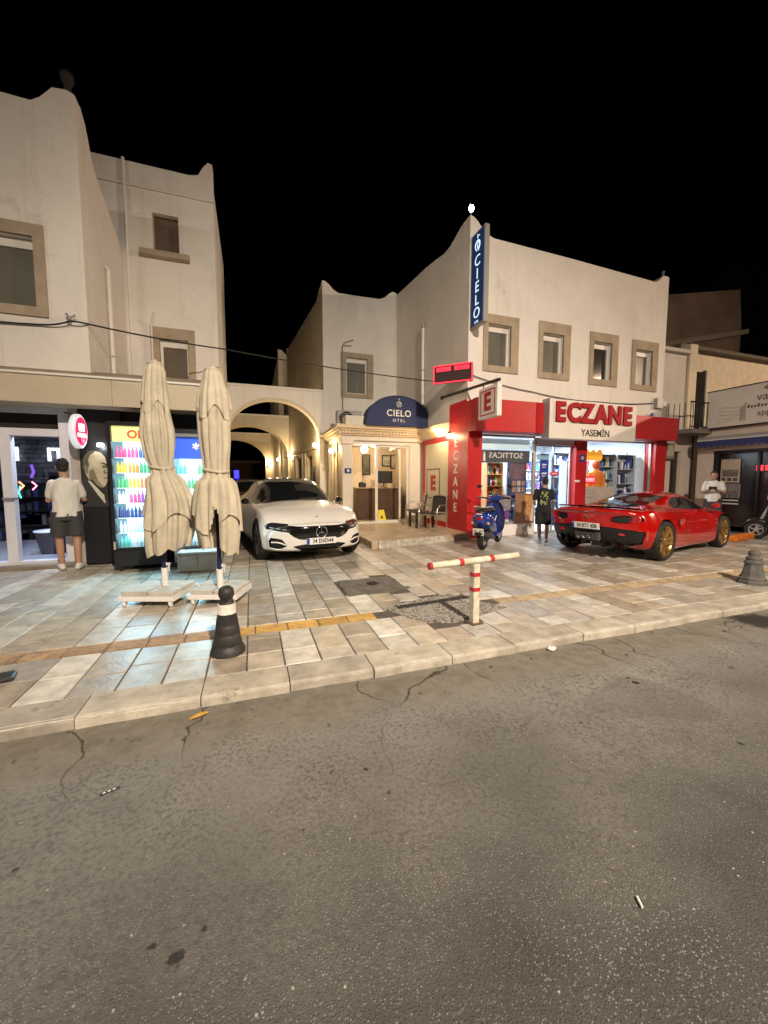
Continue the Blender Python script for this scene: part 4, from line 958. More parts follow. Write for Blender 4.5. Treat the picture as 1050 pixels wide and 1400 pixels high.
MB().slab([(.02,.1),(.28,.05),(.28,.70),(.05,.72)], [], lambda u,v,w: (u,w,v), -.024, -.0205).build('skin_print', mat('poster_cream', (.58,.42,.29), .6), brp)
hr = MB()
for k in range(7): hr.tube([(-.02+.035*k+.03*math.sin(j*.8+k), -.026, .74-.085*j) for j in range(7)], [.03-.002*j for j in range(7)], 6)
hr.xf(Matrix.Diagonal((1,.12,1,1)) ); hr.xf(Matrix.Translation((0,-.024,0))); hr.build('hair_print', mat('poster_blond', (.50,.27,.09), .6, var=.4, vscale=14), brp)
purp = thing('display_board', 'purple product board low in the pharmacy window behind the scooter', 'display board', (6.2,8.58,.3)); MB().box(-.32,.3,0,.03,0,.34).build('board', mat('purple', (.18,.05,.26), .5, var=.3, vscale=8), purp); MB().box(-.2,.16,-.004,0,.19,.23).build('print', white, purp)
for k in range(3): MB().box(-.25+.2*k,-.12+.2*k,-.004,0,.04,.1).build('picture', white, purp)
gry = thing('display_board', 'grey patterned board above the purple one in the pharmacy window', 'display board', (6.25,8.6,.66)); MB().box(-.34,.3,0,.03,0,.40).build('board', mat('board_grey', (.28,.25,.26), .6, var=.5, vscale=7), gry)
dbn = thing('door_banner', 'tall blue banner with white words beside the glass pharmacy door', 'banner', (7.62,8.62,.45)); MB().box(-.13,.16,0,.01,0,1.72).build('sheet', mat('banner_blue', (.025,.045,.30), .5), dbn)
for k in range(6): MB().box(-.08+.01*(k%3),.1-.015*(k%2),-.004,0,.2+.24*k,.245+.24*k).box(-.06,.06,-.004,0,.14+.24*k,.16+.24*k).build('print', white, dbn)
dbw = thing('door_banner', 'pale blue notice at the top of the pharmacy door banner', 'notice', (7.56,8.61,2.0)); MB().box(-.2,.22,0,.008,0,.14).build('sheet', mat('notice_blue', (.25,.42,.55), .5), dbw)
rsg = thing('door_sign', 'small red oval sign hanging on the glass pharmacy door', 'sign', (7.78,8.40,1.62)); MB().lathe([(.001,-.01),(.16,-.01),(.16,.0),(.001,.0)], (0,0,0), 24, ax=1).xf(Matrix.Diagonal((1.0,1,.42,1))).build('plate', mat('oval_red', (.6,.03,.05), .4, emit=.25, ecol=(.8,.03,.05)), rsg); MB().box(-.09,.09,-.014,-.0105,-.02,.02).build('print', white, rsg)
# right window: orange bust, cloud sign, red banner
ob = thing('display_torso', 'orange torso figure with round head standing in the right pharmacy window', 'mannequin', (9.55,8.68,.98))
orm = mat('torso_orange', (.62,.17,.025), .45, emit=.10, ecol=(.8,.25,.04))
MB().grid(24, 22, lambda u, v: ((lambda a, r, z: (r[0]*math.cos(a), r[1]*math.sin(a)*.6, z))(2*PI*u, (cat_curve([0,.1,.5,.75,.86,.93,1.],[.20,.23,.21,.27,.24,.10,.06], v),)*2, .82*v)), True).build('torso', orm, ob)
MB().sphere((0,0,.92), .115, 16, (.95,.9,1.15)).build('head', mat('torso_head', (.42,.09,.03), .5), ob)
for s in (-1,1): MB().tube([(s*.24,0,.66),(s*.30,.0,.45),(s*.29,-.02,.2)], [.07,.06,.05], 8).build('arm', orm, ob)
MB().bbox(-.22,.22,-.12,.12,-.36,0,.01).build('pedestal', white, ob)
cs = thing('cloud_sign', 'orange cloud shaped lit sign hanging in the right pharmacy window', 'sign', (9.3,8.56,2.18))
MB().slab([(-.33,-.16),(.33,-.16),(.36,.02)]+[(.36-.72*k/24,.06+.09*abs(math.sin(k*PI/8))) for k in range(25)]+[(-.36,.0)], [], lambda u,v,w: (u,w,v), 0, .04).build('panel', mat('cloud_orange', (.8,.36,.03), .5, emit=.55, ecol=(1,.45,.05)), cs)
lbn = thing('led_banner', 'red lit word banner in the right pharmacy window', 'sign', (9.12,8.55,1.46)); MB().box(-.28,.30,0,.03,-.10,.10).build('panel', emis('banner_red', (.8,.02,.06), .6), lbn); 
for k in range(6): MB().slab(rect(-.24+.085*k,-.185+.085*k,-.05,.05), [rect(-.225+.085*k,-.20+.085*k,-.03,.0)], lambda u,v,w: (u,w,v), -.005, 0).build('led_character', emis('banner_text', (1,.5,.5), 1.), lbn)
nt_ = thing('window_notice', 'white paper notice taped in the right pharmacy window above the red banner', 'notice', (8.98,8.54,1.6)); MB().box(-.14,.14,0,.004,0,.26).build('sheet', mat('notice_white', (.75,.7,.62), .6), nt_)
fr = thing('window_film', 'frosted film with script covering the lower right pharmacy window', 'film', (9.15,8.52,.66)); MB().box(-.3,.95,0,.004,0,.60).build('sheet', mat('frosted', (.52,.44,.38), .6, var=.15, vscale=3), fr)
for k in range(3): MB().tube([(-.22+.04*j, -.004, .50-.1*k+.025*math.sin(j*1.9+k)) for j in range(11)], .006, 4).build('script_line', mat('script_grey', (.2,.17,.16), .6), fr)

# ================================================================ kiosk fittings
def bottle_mesh(name, m, r, h):
    b = MB().lathe([(r*.92,0),(r,h*.04),(r,h*.62),(r*.45,h*.8),(r*.38,h*.84),(r*.38,h)], (0,0,0), 8); me = bpy.data.meshes.new(name); me.from_pydata(b.v,[],b.f); me.polygons.foreach_set('use_smooth', b.sm); me.materials.append(m); me.update(); return me
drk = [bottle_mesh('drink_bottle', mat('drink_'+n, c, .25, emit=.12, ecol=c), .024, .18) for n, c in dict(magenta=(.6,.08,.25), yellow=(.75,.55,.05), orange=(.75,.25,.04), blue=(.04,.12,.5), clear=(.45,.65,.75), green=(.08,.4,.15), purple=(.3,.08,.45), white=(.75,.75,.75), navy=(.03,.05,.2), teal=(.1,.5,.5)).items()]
FR = {'magenta':0,'yellow':1,'orange':2,'blue':3,'clear':4,'green':5,'purple':6,'white':7,'navy':8,'teal':9}
def fridge(name, label, x0, x1, y0, y1, h, zb, header, hcol, shelves, glow, htext, desc, body):
    t = thing(name, label, 'fridge', ((x0+x1)/2,(y0+y1)/2,0)); w2 = (x1-x0)/2; d2 = (y1-y0)/2
    MB().box(-w2,-w2+.05,-d2,d2,.08,h).box(w2-.05,w2,-d2,d2,.08,h).box(-w2+.05,w2-.05,d2-.05,d2,.08,h).box(-w2+.05,w2-.05,-d2,d2-.05,h-.06,h).box(-w2+.05,w2-.05,-d2+.0,d2-.05,.08,zb).build('cabinet', body, t)
    MB().box(-w2+.051,w2-.051,d2-.062,d2-.051,zb,h-.06).build('lit_back', emis(name+'_glow_'+htext, glow, 3.2), t)
    hz = h-.06-header
    MB().box(-w2+.051,w2-.051,-d2+.03,-d2+.05,hz,h-.061).build('header', mat('header_'+htext, hcol, .5, emit=.9, ecol=hcol), t)
    text('lettering', htext, mat('header_ink_'+htext, (.7,.12,.04) if htext == 'OH' else (.75,.8,.85), .5, emit=.3), t, header*.72, TS(.02,-d2+.026,hz+header/2-.01), .002, .006)
    MB().slab(rect(-w2,w2,zb-.01,h), [rect(-w2+.05,w2-.05,zb+.02,h-.05)], lambda u,v,w: (u,w,v), -d2-.035, -d2-.002).build('door_frame', body, t)
    MB().box(-w2+.05,w2-.05,-d2-.02,-d2-.014,zb+.02,h-.05).build('glass', clear, t)
    for s in (-1,1):
        for yy in (-d2+.06, d2-.06): MB().cyl((s*(w2-.08),yy,0),.03,.08,8).build('foot', black, t)
    MB().box(-w2+.02,-w2+.045,-d2-.06,-d2-.036,zb+.0,zb+.12).build('handle', surround, t)
    n = len(shelves); step = (hz-.02-zb)/n
    for k, cols in enumerate(shelves):
        z = hz-.02-(k+1)*step
        MB().box(-w2+.052,w2-.052,-d2+.04,d2-.07,z+.001,z+.012).build('shelf', gl_sh, t)
        px = x0+.09; idx = 0
        while px < x1-.08:
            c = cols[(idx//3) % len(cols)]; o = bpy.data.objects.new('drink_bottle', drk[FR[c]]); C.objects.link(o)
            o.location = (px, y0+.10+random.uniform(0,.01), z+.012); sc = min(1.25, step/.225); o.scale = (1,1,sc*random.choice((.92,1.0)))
            tag(o, 'small drink bottle on %s shelf of the %s' % (('the top','the second','the third','the fourth','the fifth','the sixth','the lowest')[min(k,6)], desc), 'bottle', 'bottles on shelf %d of the %s' % (k+1, desc))
            px += .0525; idx += 1
    light('inner_light', 'AREA', (0,-d2+.035,(zb+h)/2), 7, (.8,.93,1), t, x1-x0-.15, (R(90),0,0), sy=h-zb-.2)
    light('fridge_light', 'AREA', (0,-d2-.05,(zb+h)/2), 34, glow, t, x1-x0-.15, (R(-90),0,0), sy=h-zb-.2)
    return t
fblack = mat('fridge_black', (.014,.014,.016), .35)
fridge('drinks_fridge', 'black drinks fridge with yellow lit header and rows of bottles', -2.06,-1.33, 6.98,7.6, 2.33, .36, .24, (.80,.74,.28), [['magenta','pink' if 0 else 'magenta','blue'],['yellow','orange','green'],['green','yellow','orange'],['white','magenta','purple'],['navy','navy','blue'],['clear','clear'],['teal','clear']], (.45,.82,1.), 'OH', 'yellow topped fridge', fblack)
fridge('drinks_fridge', 'grey drinks fridge with blue lit header between the umbrellas', -1.22,-.5, 6.98,7.6, 2.18, .34, .34, (.03,.10,.62), [['teal','white','green'],['clear','green','blue'],['white','orange','blue'],['clear','teal'],['navy','clear'],['clear']], (.50,.88,1.), '*', 'blue topped fridge', mat('fridge_grey', (.22,.23,.25), .4, metal=.2))
cb = thing('cooler_box', 'dented grey white cooler box on the pavement before the blue topped fridge', 'box', (-.82,6.72,0), R(-3)); cm = mat('cooler_white', (.42,.41,.38), .5, var=.25, vscale=4)
MB().bbox(-.29,.29,-.16,.16,.0,.27,.02).build('body', cm, cb); MB().bbox(-.30,.30,-.17,.17,.272,.315,.012).build('lid', cm, cb); MB().box(-.002,.002,-.163,-.158,.02,.26).build('seam', black, cb)
# portrait print
pt = thing('portrait_print', 'large sepia portrait print of a man in suit and tie on the black wall', 'portrait', (-2.455,7.655,.99))
pt.scale = (.66,1,.96)
sep = lambda n, c: mat('print_'+n, c, .6, var=.25, vscale=7)
def flat(name, poly, m, w): MB().slab(poly, [], lambda u,v,w_: (u,w_,v), -w-.003, -w).build(name, m, pt)
flat('background', rect(-.29,.29,0,.98), sep('bg', (.022,.022,.022)), .001)
flat('suit', [(-.28,.0),(.27,0),(.27,.16),(.2,.24),(.12,.2),(-.02,.34),(-.16,.46),(-.26,.5),(-.29,.44),(-.29,0)], sep('suit', (.035,.033,.028)), .005)
flat('shirt', [(-.17,.46),(-.1,.44),(.02,.33),(.17,.20),(.24,.26),(.2,.08),(.17,.06),(.02,.22)], sep('shirt', (.62,.58,.48)), .009)
flat('tie', [(.16,.24),(.24,.27),(.28,.2),(.28,.0),(.2,.0)], sep('tie', (.03,.03,.03)), .013)
face_ = [(-.2,.56),(-.23,.66),(-.24,.78),(-.2,.88),(-.1,.95),(.02,.965),(.14,.94),(.22,.87),(.25,.78),(.262,.7),(.285,.62),(.262,.575),(.268,.53),(.255,.50),(.262,.46),(.24,.42),(.2,.36),(.12,.33),(.02,.38),(-.06,.47),(-.13,.46)]
flat('face', face_, sep('face', (.50,.44,.30)), .009)
flat('cheek_shade', [(-.13,.46),(-.06,.47),(.02,.38),(.12,.33),(.16,.36),(.05,.46),(.0,.58),(-.04,.66),(-.12,.62)], sep('shade', (.24,.20,.13)), .013)
flat('hair', [(-.2,.62),(-.25,.68),(-.25,.8),(-.2,.89),(-.1,.96),(.0,.975),(.03,.955),(-.08,.90),(-.13,.82),(-.12,.72),(-.16,.64)], sep('hair', (.10,.09,.06)), .013)
flat('ear', [(-.19,.58),(-.235,.66),(-.21,.73),(-.16,.72),(-.14,.63),(-.165,.57)], sep('ear', (.26,.22,.14)), .017)
flat('brow', [(.12,.755),(.18,.775),(.262,.745),(.26,.715),(.18,.745)], sep('brow', (.05,.045,.03)), .013)
flat('eye_shade', [(.15,.715),(.25,.72),(.25,.68),(.17,.68)], sep('eye', (.08,.07,.045)), .013)
flat('nose_shade', [(.2,.66),(.22,.61),(.255,.585),(.2,.575),(.17,.6)], sep('nose', (.14,.12,.075)), .013)
flat('mouth', [(.17,.505),(.262,.515),(.25,.495),(.18,.492)], sep('mouth', (.07,.055,.035)), .013)
# oval hanging sign
ov = thing('oval_blade_sign', 'red and white lit oval sign sticking out beside the kiosk door', 'sign', (-2.56,7.36,2.2), R(74))
MB().lathe([(.001,-.05),(.17,-.05),(.185,-.035),(.185,.035),(.17,.05),(.001,.05)], (0,0,0), 32, ax=1).xf(Matrix.Diagonal((.82,1,1.45,1))).build('casing', mat('sign_rim', (.5,.5,.52), .4, emit=.5, ecol=(.9,.92,1)), ov)
MB().lathe([(.001,-.056),(.15,-.056),(.15,-.051),(.001,-.051)], (0,0,0), 32, ax=1).xf(Matrix.Diagonal((.82,1,1.45,1))).build('face', emis('oval_face', (.85,.02,.10), 1.1), ov)
wlit = emis('oval_white', (1,.95,.97), 1.5)
MB().slab([(-.06,0),(.06,0),(.06,.12),(-.06,.12)], [rect(-.04,.04,.02,.1)], lambda u,v,w: (u,w,v), -.062, -.057).build('emblem', wlit, ov); MB().slab(rect(-.025,.025,.035,.085), [], lambda u,v,w: (u,w,v), -.062, -.057).build('emblem', wlit, ov)
MB().slab(rect(-.09,.09,-.09,-.03), [], lambda u,v,w: (u,w,v), -.062, -.057).build('print', wlit, ov)
MB().tube([(.05,.0,.26),(.05,.22,.3)], .012, 6).build('bracket', black, ov)
tag(MB().bbox(-.05,.05,-.03,0,-.03,.03,.006).build('wall_spotlight', emis('spot_white', (.9,.95,1), 6), None, loc=(-2.36,7.655,2.02)), 'tiny bright white spot lamp above the portrait print', 'lamp')
light('spot_light', 'POINT', (0,-.12,-.04), 2.5, (.9,.95,1), bpy.data.objects['wall_spotlight'], .03)
# things seen through the door
def rack(label, x, y, wd, h, cols):
    t = thing('goods_rack', label, 'rack', (x,y,.072)); MB().box(-wd/2,wd/2,.2,.24,0,h).build('back_panel', blackp, t)
    for k in range(4): MB().box(-wd/2,wd/2,0,.2,h*k/4,h*k/4+.02).build('shelf', blackp, t)
    for c in cols:
        q = MB()
        for k in range(4):
            for j in range(6):
                if random.random() < .45: q.box(-wd/2+.03+j*wd/6.2,-wd/2+.03+j*wd/6.2+.08,.04,.14,h*k/4+.021,h*k/4+.021+random.uniform(.1,.28))
        o = q.build('goods', c, t); o['kind'] = 'stuff'
rack('dark goods rack against the kiosk stone wall', -4.75, 10.9, .8, 1.3, [pc['navy'],mat('dark_grey', (.05,.05,.06), .5)]); rack('dark goods rack beside the man in the kiosk doorway', -4.2, 10.6, .34, 1.55, [pc['navy'],mat('dark_grey')])
rack('dark goods rack deep in the kiosk behind the door post', -5.75, 10.9, .9, 1.5, [pc['navy'],pc['blue']])
for k, (x, c) in enumerate(((-4.60,(1,.25,.1)),(-4.38,(1,.2,.3)))):
    t = thing('neon_arrow', 'small neon arrow glowing %s inside the kiosk' % ('orange and green' if k == 0 else 'pinkish red'), 'neon sign', (x,10.2,1.32))
    MB().tube([(-.04,0,.085),(.04,0,.0),(-.04,0,-.085)], .014, 6).build('tube', emis('neon_%d'%k, c, 5), t)
    if k == 0: MB().tube([(-.02,-.01,.0),(-.05,-.01,-.14),(-.02,-.01,-.26)], .014, 6).build('tube', emis('neon_green', (.1,.8,.5), 2), t)
pn = thing('purple_neon', 'purple neon glow strip on the dark kiosk rack', 'neon sign', (-4.58,10.6,1.62)); MB().tube([(-.02,0,-.12),(.03,0,0),(0,0,.16)], .03, 6).build('tube', emis('neon_purple', (.25,.10,.7), .8), pn)
tub = thing('plastic_tub', 'dark plastic tub with pale lid on the kiosk floor', 'tub', (-3.56,8.85,.072)); MB().lathe([(.2,0),(.27,.38),(.27,.4),(.25,.4),(.19,.02)], (0,0,0), 18).build('bin', mat('tub_dark', (.05,.05,.075), .5), tub); MB().lathe([(.29,.405),(.29,.43),(.001,.45)], (0,0,0), 18).build('lid', mat('tub_lid', (.5,.53,.6), .4), tub)
chl = thing('metal_chair', 'grey metal chair at the kiosk front cut off by the picture edge', 'chair', (-3.98,6.95,0), R(20))
for a, b in (((.28,-.22,0),(.2,-.2,.44)),((.28,.22,0),(.2,.2,.44)),((-.25,-.22,0),(-.2,-.2,.44)),((-.25,.22,0),(-.2,.2,.44))): MB().tube([a,b], .014, 8).build('leg', galv, chl)
MB().bbox(-.22,.22,-.22,.22,.44,.47,.01).build('seat', galv, chl); MB().bbox(-.24,-.2,-.22,.22,.55,.85,.01).build('backrest', galv, chl)
for s in (-.2,.2): MB().tube([(-.2,s,.44),(-.24,s,.87)], .013, 8).build('back_post', galv, chl)
# wires
def cable(label, pts, r=.012):
    q = MB(); P_ = []
    for i in range(len(pts)-1):
        a, b, sag = Vector(pts[i][:3]), Vector(pts[i+1][:3]), pts[i][3]
        for k in range(14):
            t = k/14; p = a.lerp(b,t); p.z -= 4*sag*t*(1-t); P_.append(p)
    P_.append(Vector(pts[-1][:3])); return tag(q.tube(P_, r, 6).build('cable', wire), label, 'cable')
cable('black cable strung from the kiosk building across the driveway to the LED ticker', [(-2.62,7.5,3.92,.0),(-2.5,7.5,3.92,.03),(-.5,9.0,4.2,.05),(4.95,9.95,4.2,0)], .013)
cable('loose black cable stapled across the kiosk building front', [(-9,7.56,3.9,.05),(-5,7.56,3.86,.04),(-3.0,7.56,3.84,.02),(-2.62,7.5,3.92,0)], .013)
cable('thin wire drooping along the hotel front above the pharmacy sign', [(5.1,8.36,4.0,.04),(7.0,8.36,3.72,.05),(9.2,8.36,3.62,.04),(11.3,8.36,3.72,0)], .011)
tag(MB().tube([(-.05,0,.08),(0,-.06,0),(.06,0,.07)], .018, 6).sphere((0,-.05,0), .035, 8).build('cable_bracket', galv, None, loc=(-2.62,7.52,3.95)), 'small bracket holding the cable on the kiosk building wall', 'bracket')
jb = thing('junction_box', 'grey junction box at the far end of the hotel front', 'box', (11.5,8.4,3.72)); MB().bbox(-.12,.12,-.12,0,-.15,.15,.01).build('casing', galv, jb); MB().bbox(.14,.3,-.1,0,-.08,.08,.01).build('casing', galv, jb)
cam2 = thing('security_camera', 'blue and white security camera above the far end of the red fascia', 'camera', (11.2,8.3,3.26)); MB().tube([(0,0,0),(0,0,.16)], .03, 8).build('post', mat('cam_blue', (.03,.05,.4), .4), cam2); MB().bbox(.06,.24,-.08,.02,.02,.14,.01).build('body', white, cam2); MB().box(.0,.08,-.03,.0,.05,.08).build('arm', white, cam2)
# warm bulbs where cornice and pharmacy meet
for k, (y, z) in enumerate(((9.62,2.70),(9.1,2.60))):
    t = thing('corner_bulb', ('bare warm bulb under the cornice at the pharmacy side wall', 'bare warm bulb next to the vertical letters on the red wall')[k], 'lamp', (4.96,y,z)); MB().sphere((-.03,0,0), .06, 12).build('globe', bulb_w, t); MB().lathe([(.03,.055),(.035,.11)], (-.03,0,0), 8).build('socket', black, t); MB().tube([(-.03,0,.11),(.06,0,.12)], .01, 6).build('arm', black, t)
    light('bulb_light', 'POINT', (-.16,0,-.02), 22 if k == 0 else 12, (1,.72,.36), t, .05)
cn = thing('side_cornice', 'cream moulded cornice over the panel between porch and pharmacy', 'cornice', (5.05,9.3,2.65))
MB().slab([(-.05,0),(-.10,.05),(-.12,.12),(-.26,.2),(-.30,.28),(-.0,.34),(0,0)], [], lambda u,v,w: (u,w,v), 0.0, 1.95).build('moulding', mat('porch_cornice'), cn)
# ================================================================ street lamps (across the road: the main one, and two added as fill)
def street_lamp(x, y, h, label, energy, target, lc=(1,.84,.665), sz=96):
    t = thing('street_lamp', label, 'street lamp', (x,y,-.07), 0, 'street lamps across the road')
    MB().lathe([(.16,0),(.16,.5),(.10,.6),(.085,h*.6),(.06,h+.05)], (0,0,0), 12).build('post', galv, t)
    MB().tube([(0,0,h-.1),(0,.3,h+.1),(0,.9,h+.18)], [.05,.045,.04], 8).build('arm', galv, t)
    MB().bbox(-.17,.17,.75,1.45,h+.1,h+.24,.04).build('head', galv, t)
    MB().box(-.14,.14,.8,1.4,h+.085,h+.098).build('lens', emis('street_lamp_glow', (1,.80,.55), 25), t)
    if energy:
        l = light('street_light', 'SPOT', (0,1.1,h+.02), energy, lc, t, .16, spot=R(sz), blend=1.0)
        d = Vector(target)-Vector((x,y+1.1,h)); l.rotation_euler = d.to_track_quat('-Z','Y').to_euler()
street_lamp(2.2, -7.0, 8.6, 'grey street lamp across the road opposite the hotel', 14200, (3.6,3.9,0))
street_lamp(-19.0, -7.0, 8.6, 'grey street lamp added as fill across the road farther along beyond the kiosk', 3600, (1,9,3.0), (1,.80,.66), 110)  # unseen lamp, added to fill the hotel side wall and rear block
street_lamp(25.0, -7.0, 8.6, 'grey street lamp added as fill across the road beyond the agency shop', 11500, (16,8,3.0), (1,.72,.50), 120)  # unseen lamp, added to warm and brighten the fronts at the right

# ================================================================ folded umbrellas
canvas = mat('umbrella_canvas', (.53,.475,.365), .85, var=.16, vscale=7, bump=.35, bscale=130)
navy_p = mat('navy_pole', (.012,.016,.075), .4); slabw = mat('cast_slab', (.50,.48,.43), .8, var=.25, vscale=6, bump=.4)
def fold(th, v, seed, n=8):
    s = abs(math.sin((n/2+1)*th + .9*math.sin(1.7*v+seed) + .35*math.sin(3*th+seed)))
    return s**.8*.8 + .36*noise.noise((math.cos(th)*2.2+seed, math.sin(th)*2.2, v*3.2)) + .20*noise.noise((math.cos(th)*5, math.sin(th)*5+seed, v*7)) + .07*math.sin(19*th+4*noise.noise((math.cos(th)*2,math.sin(th)*2,v*4+seed))) - .5
def umbrella(label, x, y, ztop, seed, prof, shift, split, rz, base):
    t = thing('folded_umbrella', label, 'umbrella', (x,y,.17), rz, None)
    zt = ztop-.17; zh = .47
    def layer(name, v0, v1, dr, hem, nv=46, amp=1., zs=0, cut=None):
        q = MB(); N = 110
        def fn(u, w):
            th = 2*PI*u; v = v0+(v1-v0)*w
            lo = hem(th)*w**3 if hem else 0
            r = cat_curve([p[0] for p in prof], [p[1] for p in prof], v)+dr*min(1,w*5+.3)
            A = cat_curve([0,.08,.3,.50,.56,.62,.8,1],[.10,.18,.30,.28,.22,.30,.36,.36], v)*amp
            rr = r*(1+A*fold(th, v, seed))
            sx = shift(v); z = zt-(zt-zh)*v-lo
            return (rr*math.cos(th)+sx[0], rr*math.sin(th)+sx[1], z)
        q.grid(N, nv, fn, True)
        if cut:
            keep = [(f, s) for f, s in zip(q.f, q.sm) if not cut(sum((Vector(q.v[i]) for i in f), Vector())/len(f))]
            q.f = [k[0] for k in keep]; q.sm = [k[1] for k in keep]
        return q.build(name, canvas, t, fix=False)
    layer('canvas', .0, 1.0, 0, lambda th: .05*abs(math.sin(4*th+seed))-.06*math.sin(th+seed), 70, cut=split)
    layer('vent_flap', .01, .20, .022, lambda th: .16*abs(math.sin(2*th+seed*1.3))**1.5, 20, .9)
    layer('upper_hem', .60, .80, .035, lambda th: .22*math.sin(1.5*th+seed)**2, 22, .85, cut=split)
    wz = zt-(zt-zh)*  .56; sx = shift(  .56); rw = cat_curve([p[0] for p in prof], [p[1] for p in prof],   .56)
    MB().tube([((rw*1.06)*math.cos(a)+sx[0], (rw*1.06)*math.sin(a)+sx[1], wz+.012*math.sin(2*a)) for a in [2*PI*k/40 for k in range(41)]], .017, 6).build('strap', canvas, t)
    MB().tube([(rw*1.05+sx[0],-.02+sx[1],wz),(rw*1.1+sx[0],-.04,wz-.1),(rw*1.12+sx[0],-.02,wz-.2)], .008, 5).build('strap_end', canvas, t)
    MB().lathe([(.084,0),(.086,.012),(.07,.024),(.02,.03),(.02,.055),(.001,.06)], (0,0,zt-.012), 16).build('cap', canvas, t)
    MB().cyl((0,0,.20),.025,zt-.24,12).build('pole', navy_p, t)
    MB().cyl((0,0,.0),.036,.22,12).build('pole_socket', white, t)
    MB().box(.02,.07,-.006,.006,.25,.28).box(.05,.062,-.006,.006,.18,.28).build('clip', white, t)
    b = MB()
    bx, by, wd, dp = base
    MB().box(bx-wd/2,bx+wd/2,by-dp/2,by-dp/2+.045,-.10,-.045).box(bx-wd/2,bx+wd/2,by+dp/2-.045,by+dp/2,-.10,-.045).box(bx-wd/2,bx-wd/2+.045,by-dp/2+.045,by+dp/2-.045,-.10,-.045).box(bx+wd/2-.045,bx+wd/2,by-dp/2+.045,by+dp/2-.045,-.10,-.045).box(bx-wd/2+.045,bx+wd/2-.045,by-.05,by+.05,-.10,-.045).build('base_frame', white, t)
    g = .006
    for i in (0,1):
        for j in (0,1):
            x0 = bx-wd/2+.01+i*(wd/2-.008); y0 = by-dp/2+.01+j*(dp/2-.008); dz = random.uniform(-.006,.006)
            MB().bbox(x0+g,x0+wd/2-.012-g,y0+g,y0+dp/2-.012-g,-.044,.005+dz,.006).build('base_slab', slabw, t)
    for i in (-1,1):
        for j in (-1,1):
            c = MB().lathe([(.022,-.014),(.03,-.012),(.03,.012),(.022,.014)], (0,0,0), 12, ax=0)
            c.xf(Matrix.Translation((bx+i*(wd/2-.05), by+j*(dp/2-.03), -.138))); c.box(bx+i*(wd/2-.05)-.02,bx+i*(wd/2-.05)+.02,by+j*(dp/2-.03)-.02,by+j*(dp/2-.03)+.02,-.125,-.1)
            c.build('castor', pvc, t)
    return t
P1 = [(0,.078),(.05,.088),(.12,.105),(.25,.135),(.38,.165),(.48,.15),(.56,.118),(.62,.155),(.74,.205),(.86,.245),(.95,.235),(1,.215)]
P2 = [(0,.078),(.05,.09),(.14,.14),(.24,.16),(.38,.155),(.48,.14),(.56,.125),(.63,.17),(.75,.205),(.86,.22),(1,.19)]
R1 = R(-19)
umbrella('folded cream umbrella billowing below its strap, before the yellow topped fridge', -1.01, 5.13, 2.76, 1.3, P1, lambda v: (cat_curve([0,.15,.5,.6,.75,1],[.0,-.015,.0,.05,.12,.07], v), 0), None, R1, (-.05,-.02,.62,.56))
umbrella('folded cream umbrella with its skirt open around the pole, nearest the white car', -.38, 4.83, 2.67, 4.1, P2, lambda v: (cat_curve([0,.2,.55,.75,1],[.0,.0,-.0,.005,.01], v), 0), lambda p: p.z < .95 and p.y < 0 and abs(p.x-.05-.02*math.sin(p.z*9)) < .012+.11*(.95-p.z), R1, (-.03,.1,.56,.5))

# ================================================================ bollards, barrier
rub = mat('black_rubber', (.018,.018,.019), .55, var=.4, vscale=9, bump=.3, col2=(.04,.038,.036)); whb = mat('white_band', (.68,.66,.60), .6, var=.35, vscale=16, col2=(.42,.39,.34))
bo = thing('rubber_bollard', 'black rubber cone bollard with white band and ball head on the pavement', 'bollard', (-.22,3.36,0))
MB().lathe([(.138,0),(.138,.025),(.125,.05),(.112,.07),(.108,.075),(.112,.08),(.098,.16),(.094,.165),(.098,.17),(.088,.24),(.084,.245),(.088,.25),(.074,.335)], (0,0,0), 28).build('cone', rub, bo)
MB().lathe([(.075,.335),(.0715,.336),(.069,.415),(.06,.416)], (0,0,0), 28).build('white_band', whb, bo)
MB().lathe([(.062,.416),(.058,.43),(.048,.448),(.05,.46),(.061,.48),(.063,.505),(.056,.535),(.035,.555),(.001,.56)], (0,0,0), 24).build('ball_head', rub, bo)
MB().lathe([(.016,-.064),(.02,-.058),(.02,-.04),(.001,-.045)], (0,0,.455), 12, ax=1).build('chain_hole', black, bo)
rbs = thing('broken_bollard', 'broken off black rubber bollard base lying on the pavement', 'bollard base', (-1.75,3.38,0), R(15)); MB().bbox(-.12,.10,-.07,.07,0,.035,.012).build('pad', rub, rbs); MB().lathe([(.06,.034),(.05,.06),(.03,.06),(.03,.04)], (-.04,0,0), 14).build('stub', rub, rbs)
stn_ = mat('grey_granite', (.11,.105,.098), .8, var=.35, vscale=12, bump=.6, bscale=50)
gb = thing('stone_bollard', 'grey turned stone bollard with domed head near the red sports car', 'bollard', (6.57,3.3,0), R(12))
MB().lathe([(.165,0),(.165,.035),(.15,.05),(.145,.06),(.155,.075),(.13,.11),(.108,.20),(.098,.28)], (0,0,0), 8, smooth=False).build('shaft', stn_, gb)
MB().lathe([(.10,.28),(.11,.295),(.098,.315),(.078,.33),(.09,.345),(.092,.36),(.07,.375),(.058,.385),(.072,.41),(.07,.44),(.045,.465),(.001,.475)], (0,0,0), 16).build('head', stn_, gb)
bw = mat('barrier_white', (.70,.68,.60), .55, var=.3, vscale=10, col2=(.45,.40,.26), stain=((.22,.17,.10), 13, .66)); br_ = mat('barrier_red', (.50,.025,.03), .5, var=.3, vscale=12)
tb = thing('parking_barrier', 'worn white and red T shaped parking barrier post on the pavement edge', 'barrier', (2.08,3.26,0), R(5))
MB().bbox(-.037,.037,-.037,.037,0,.60,.006).build('post', bw, tb)
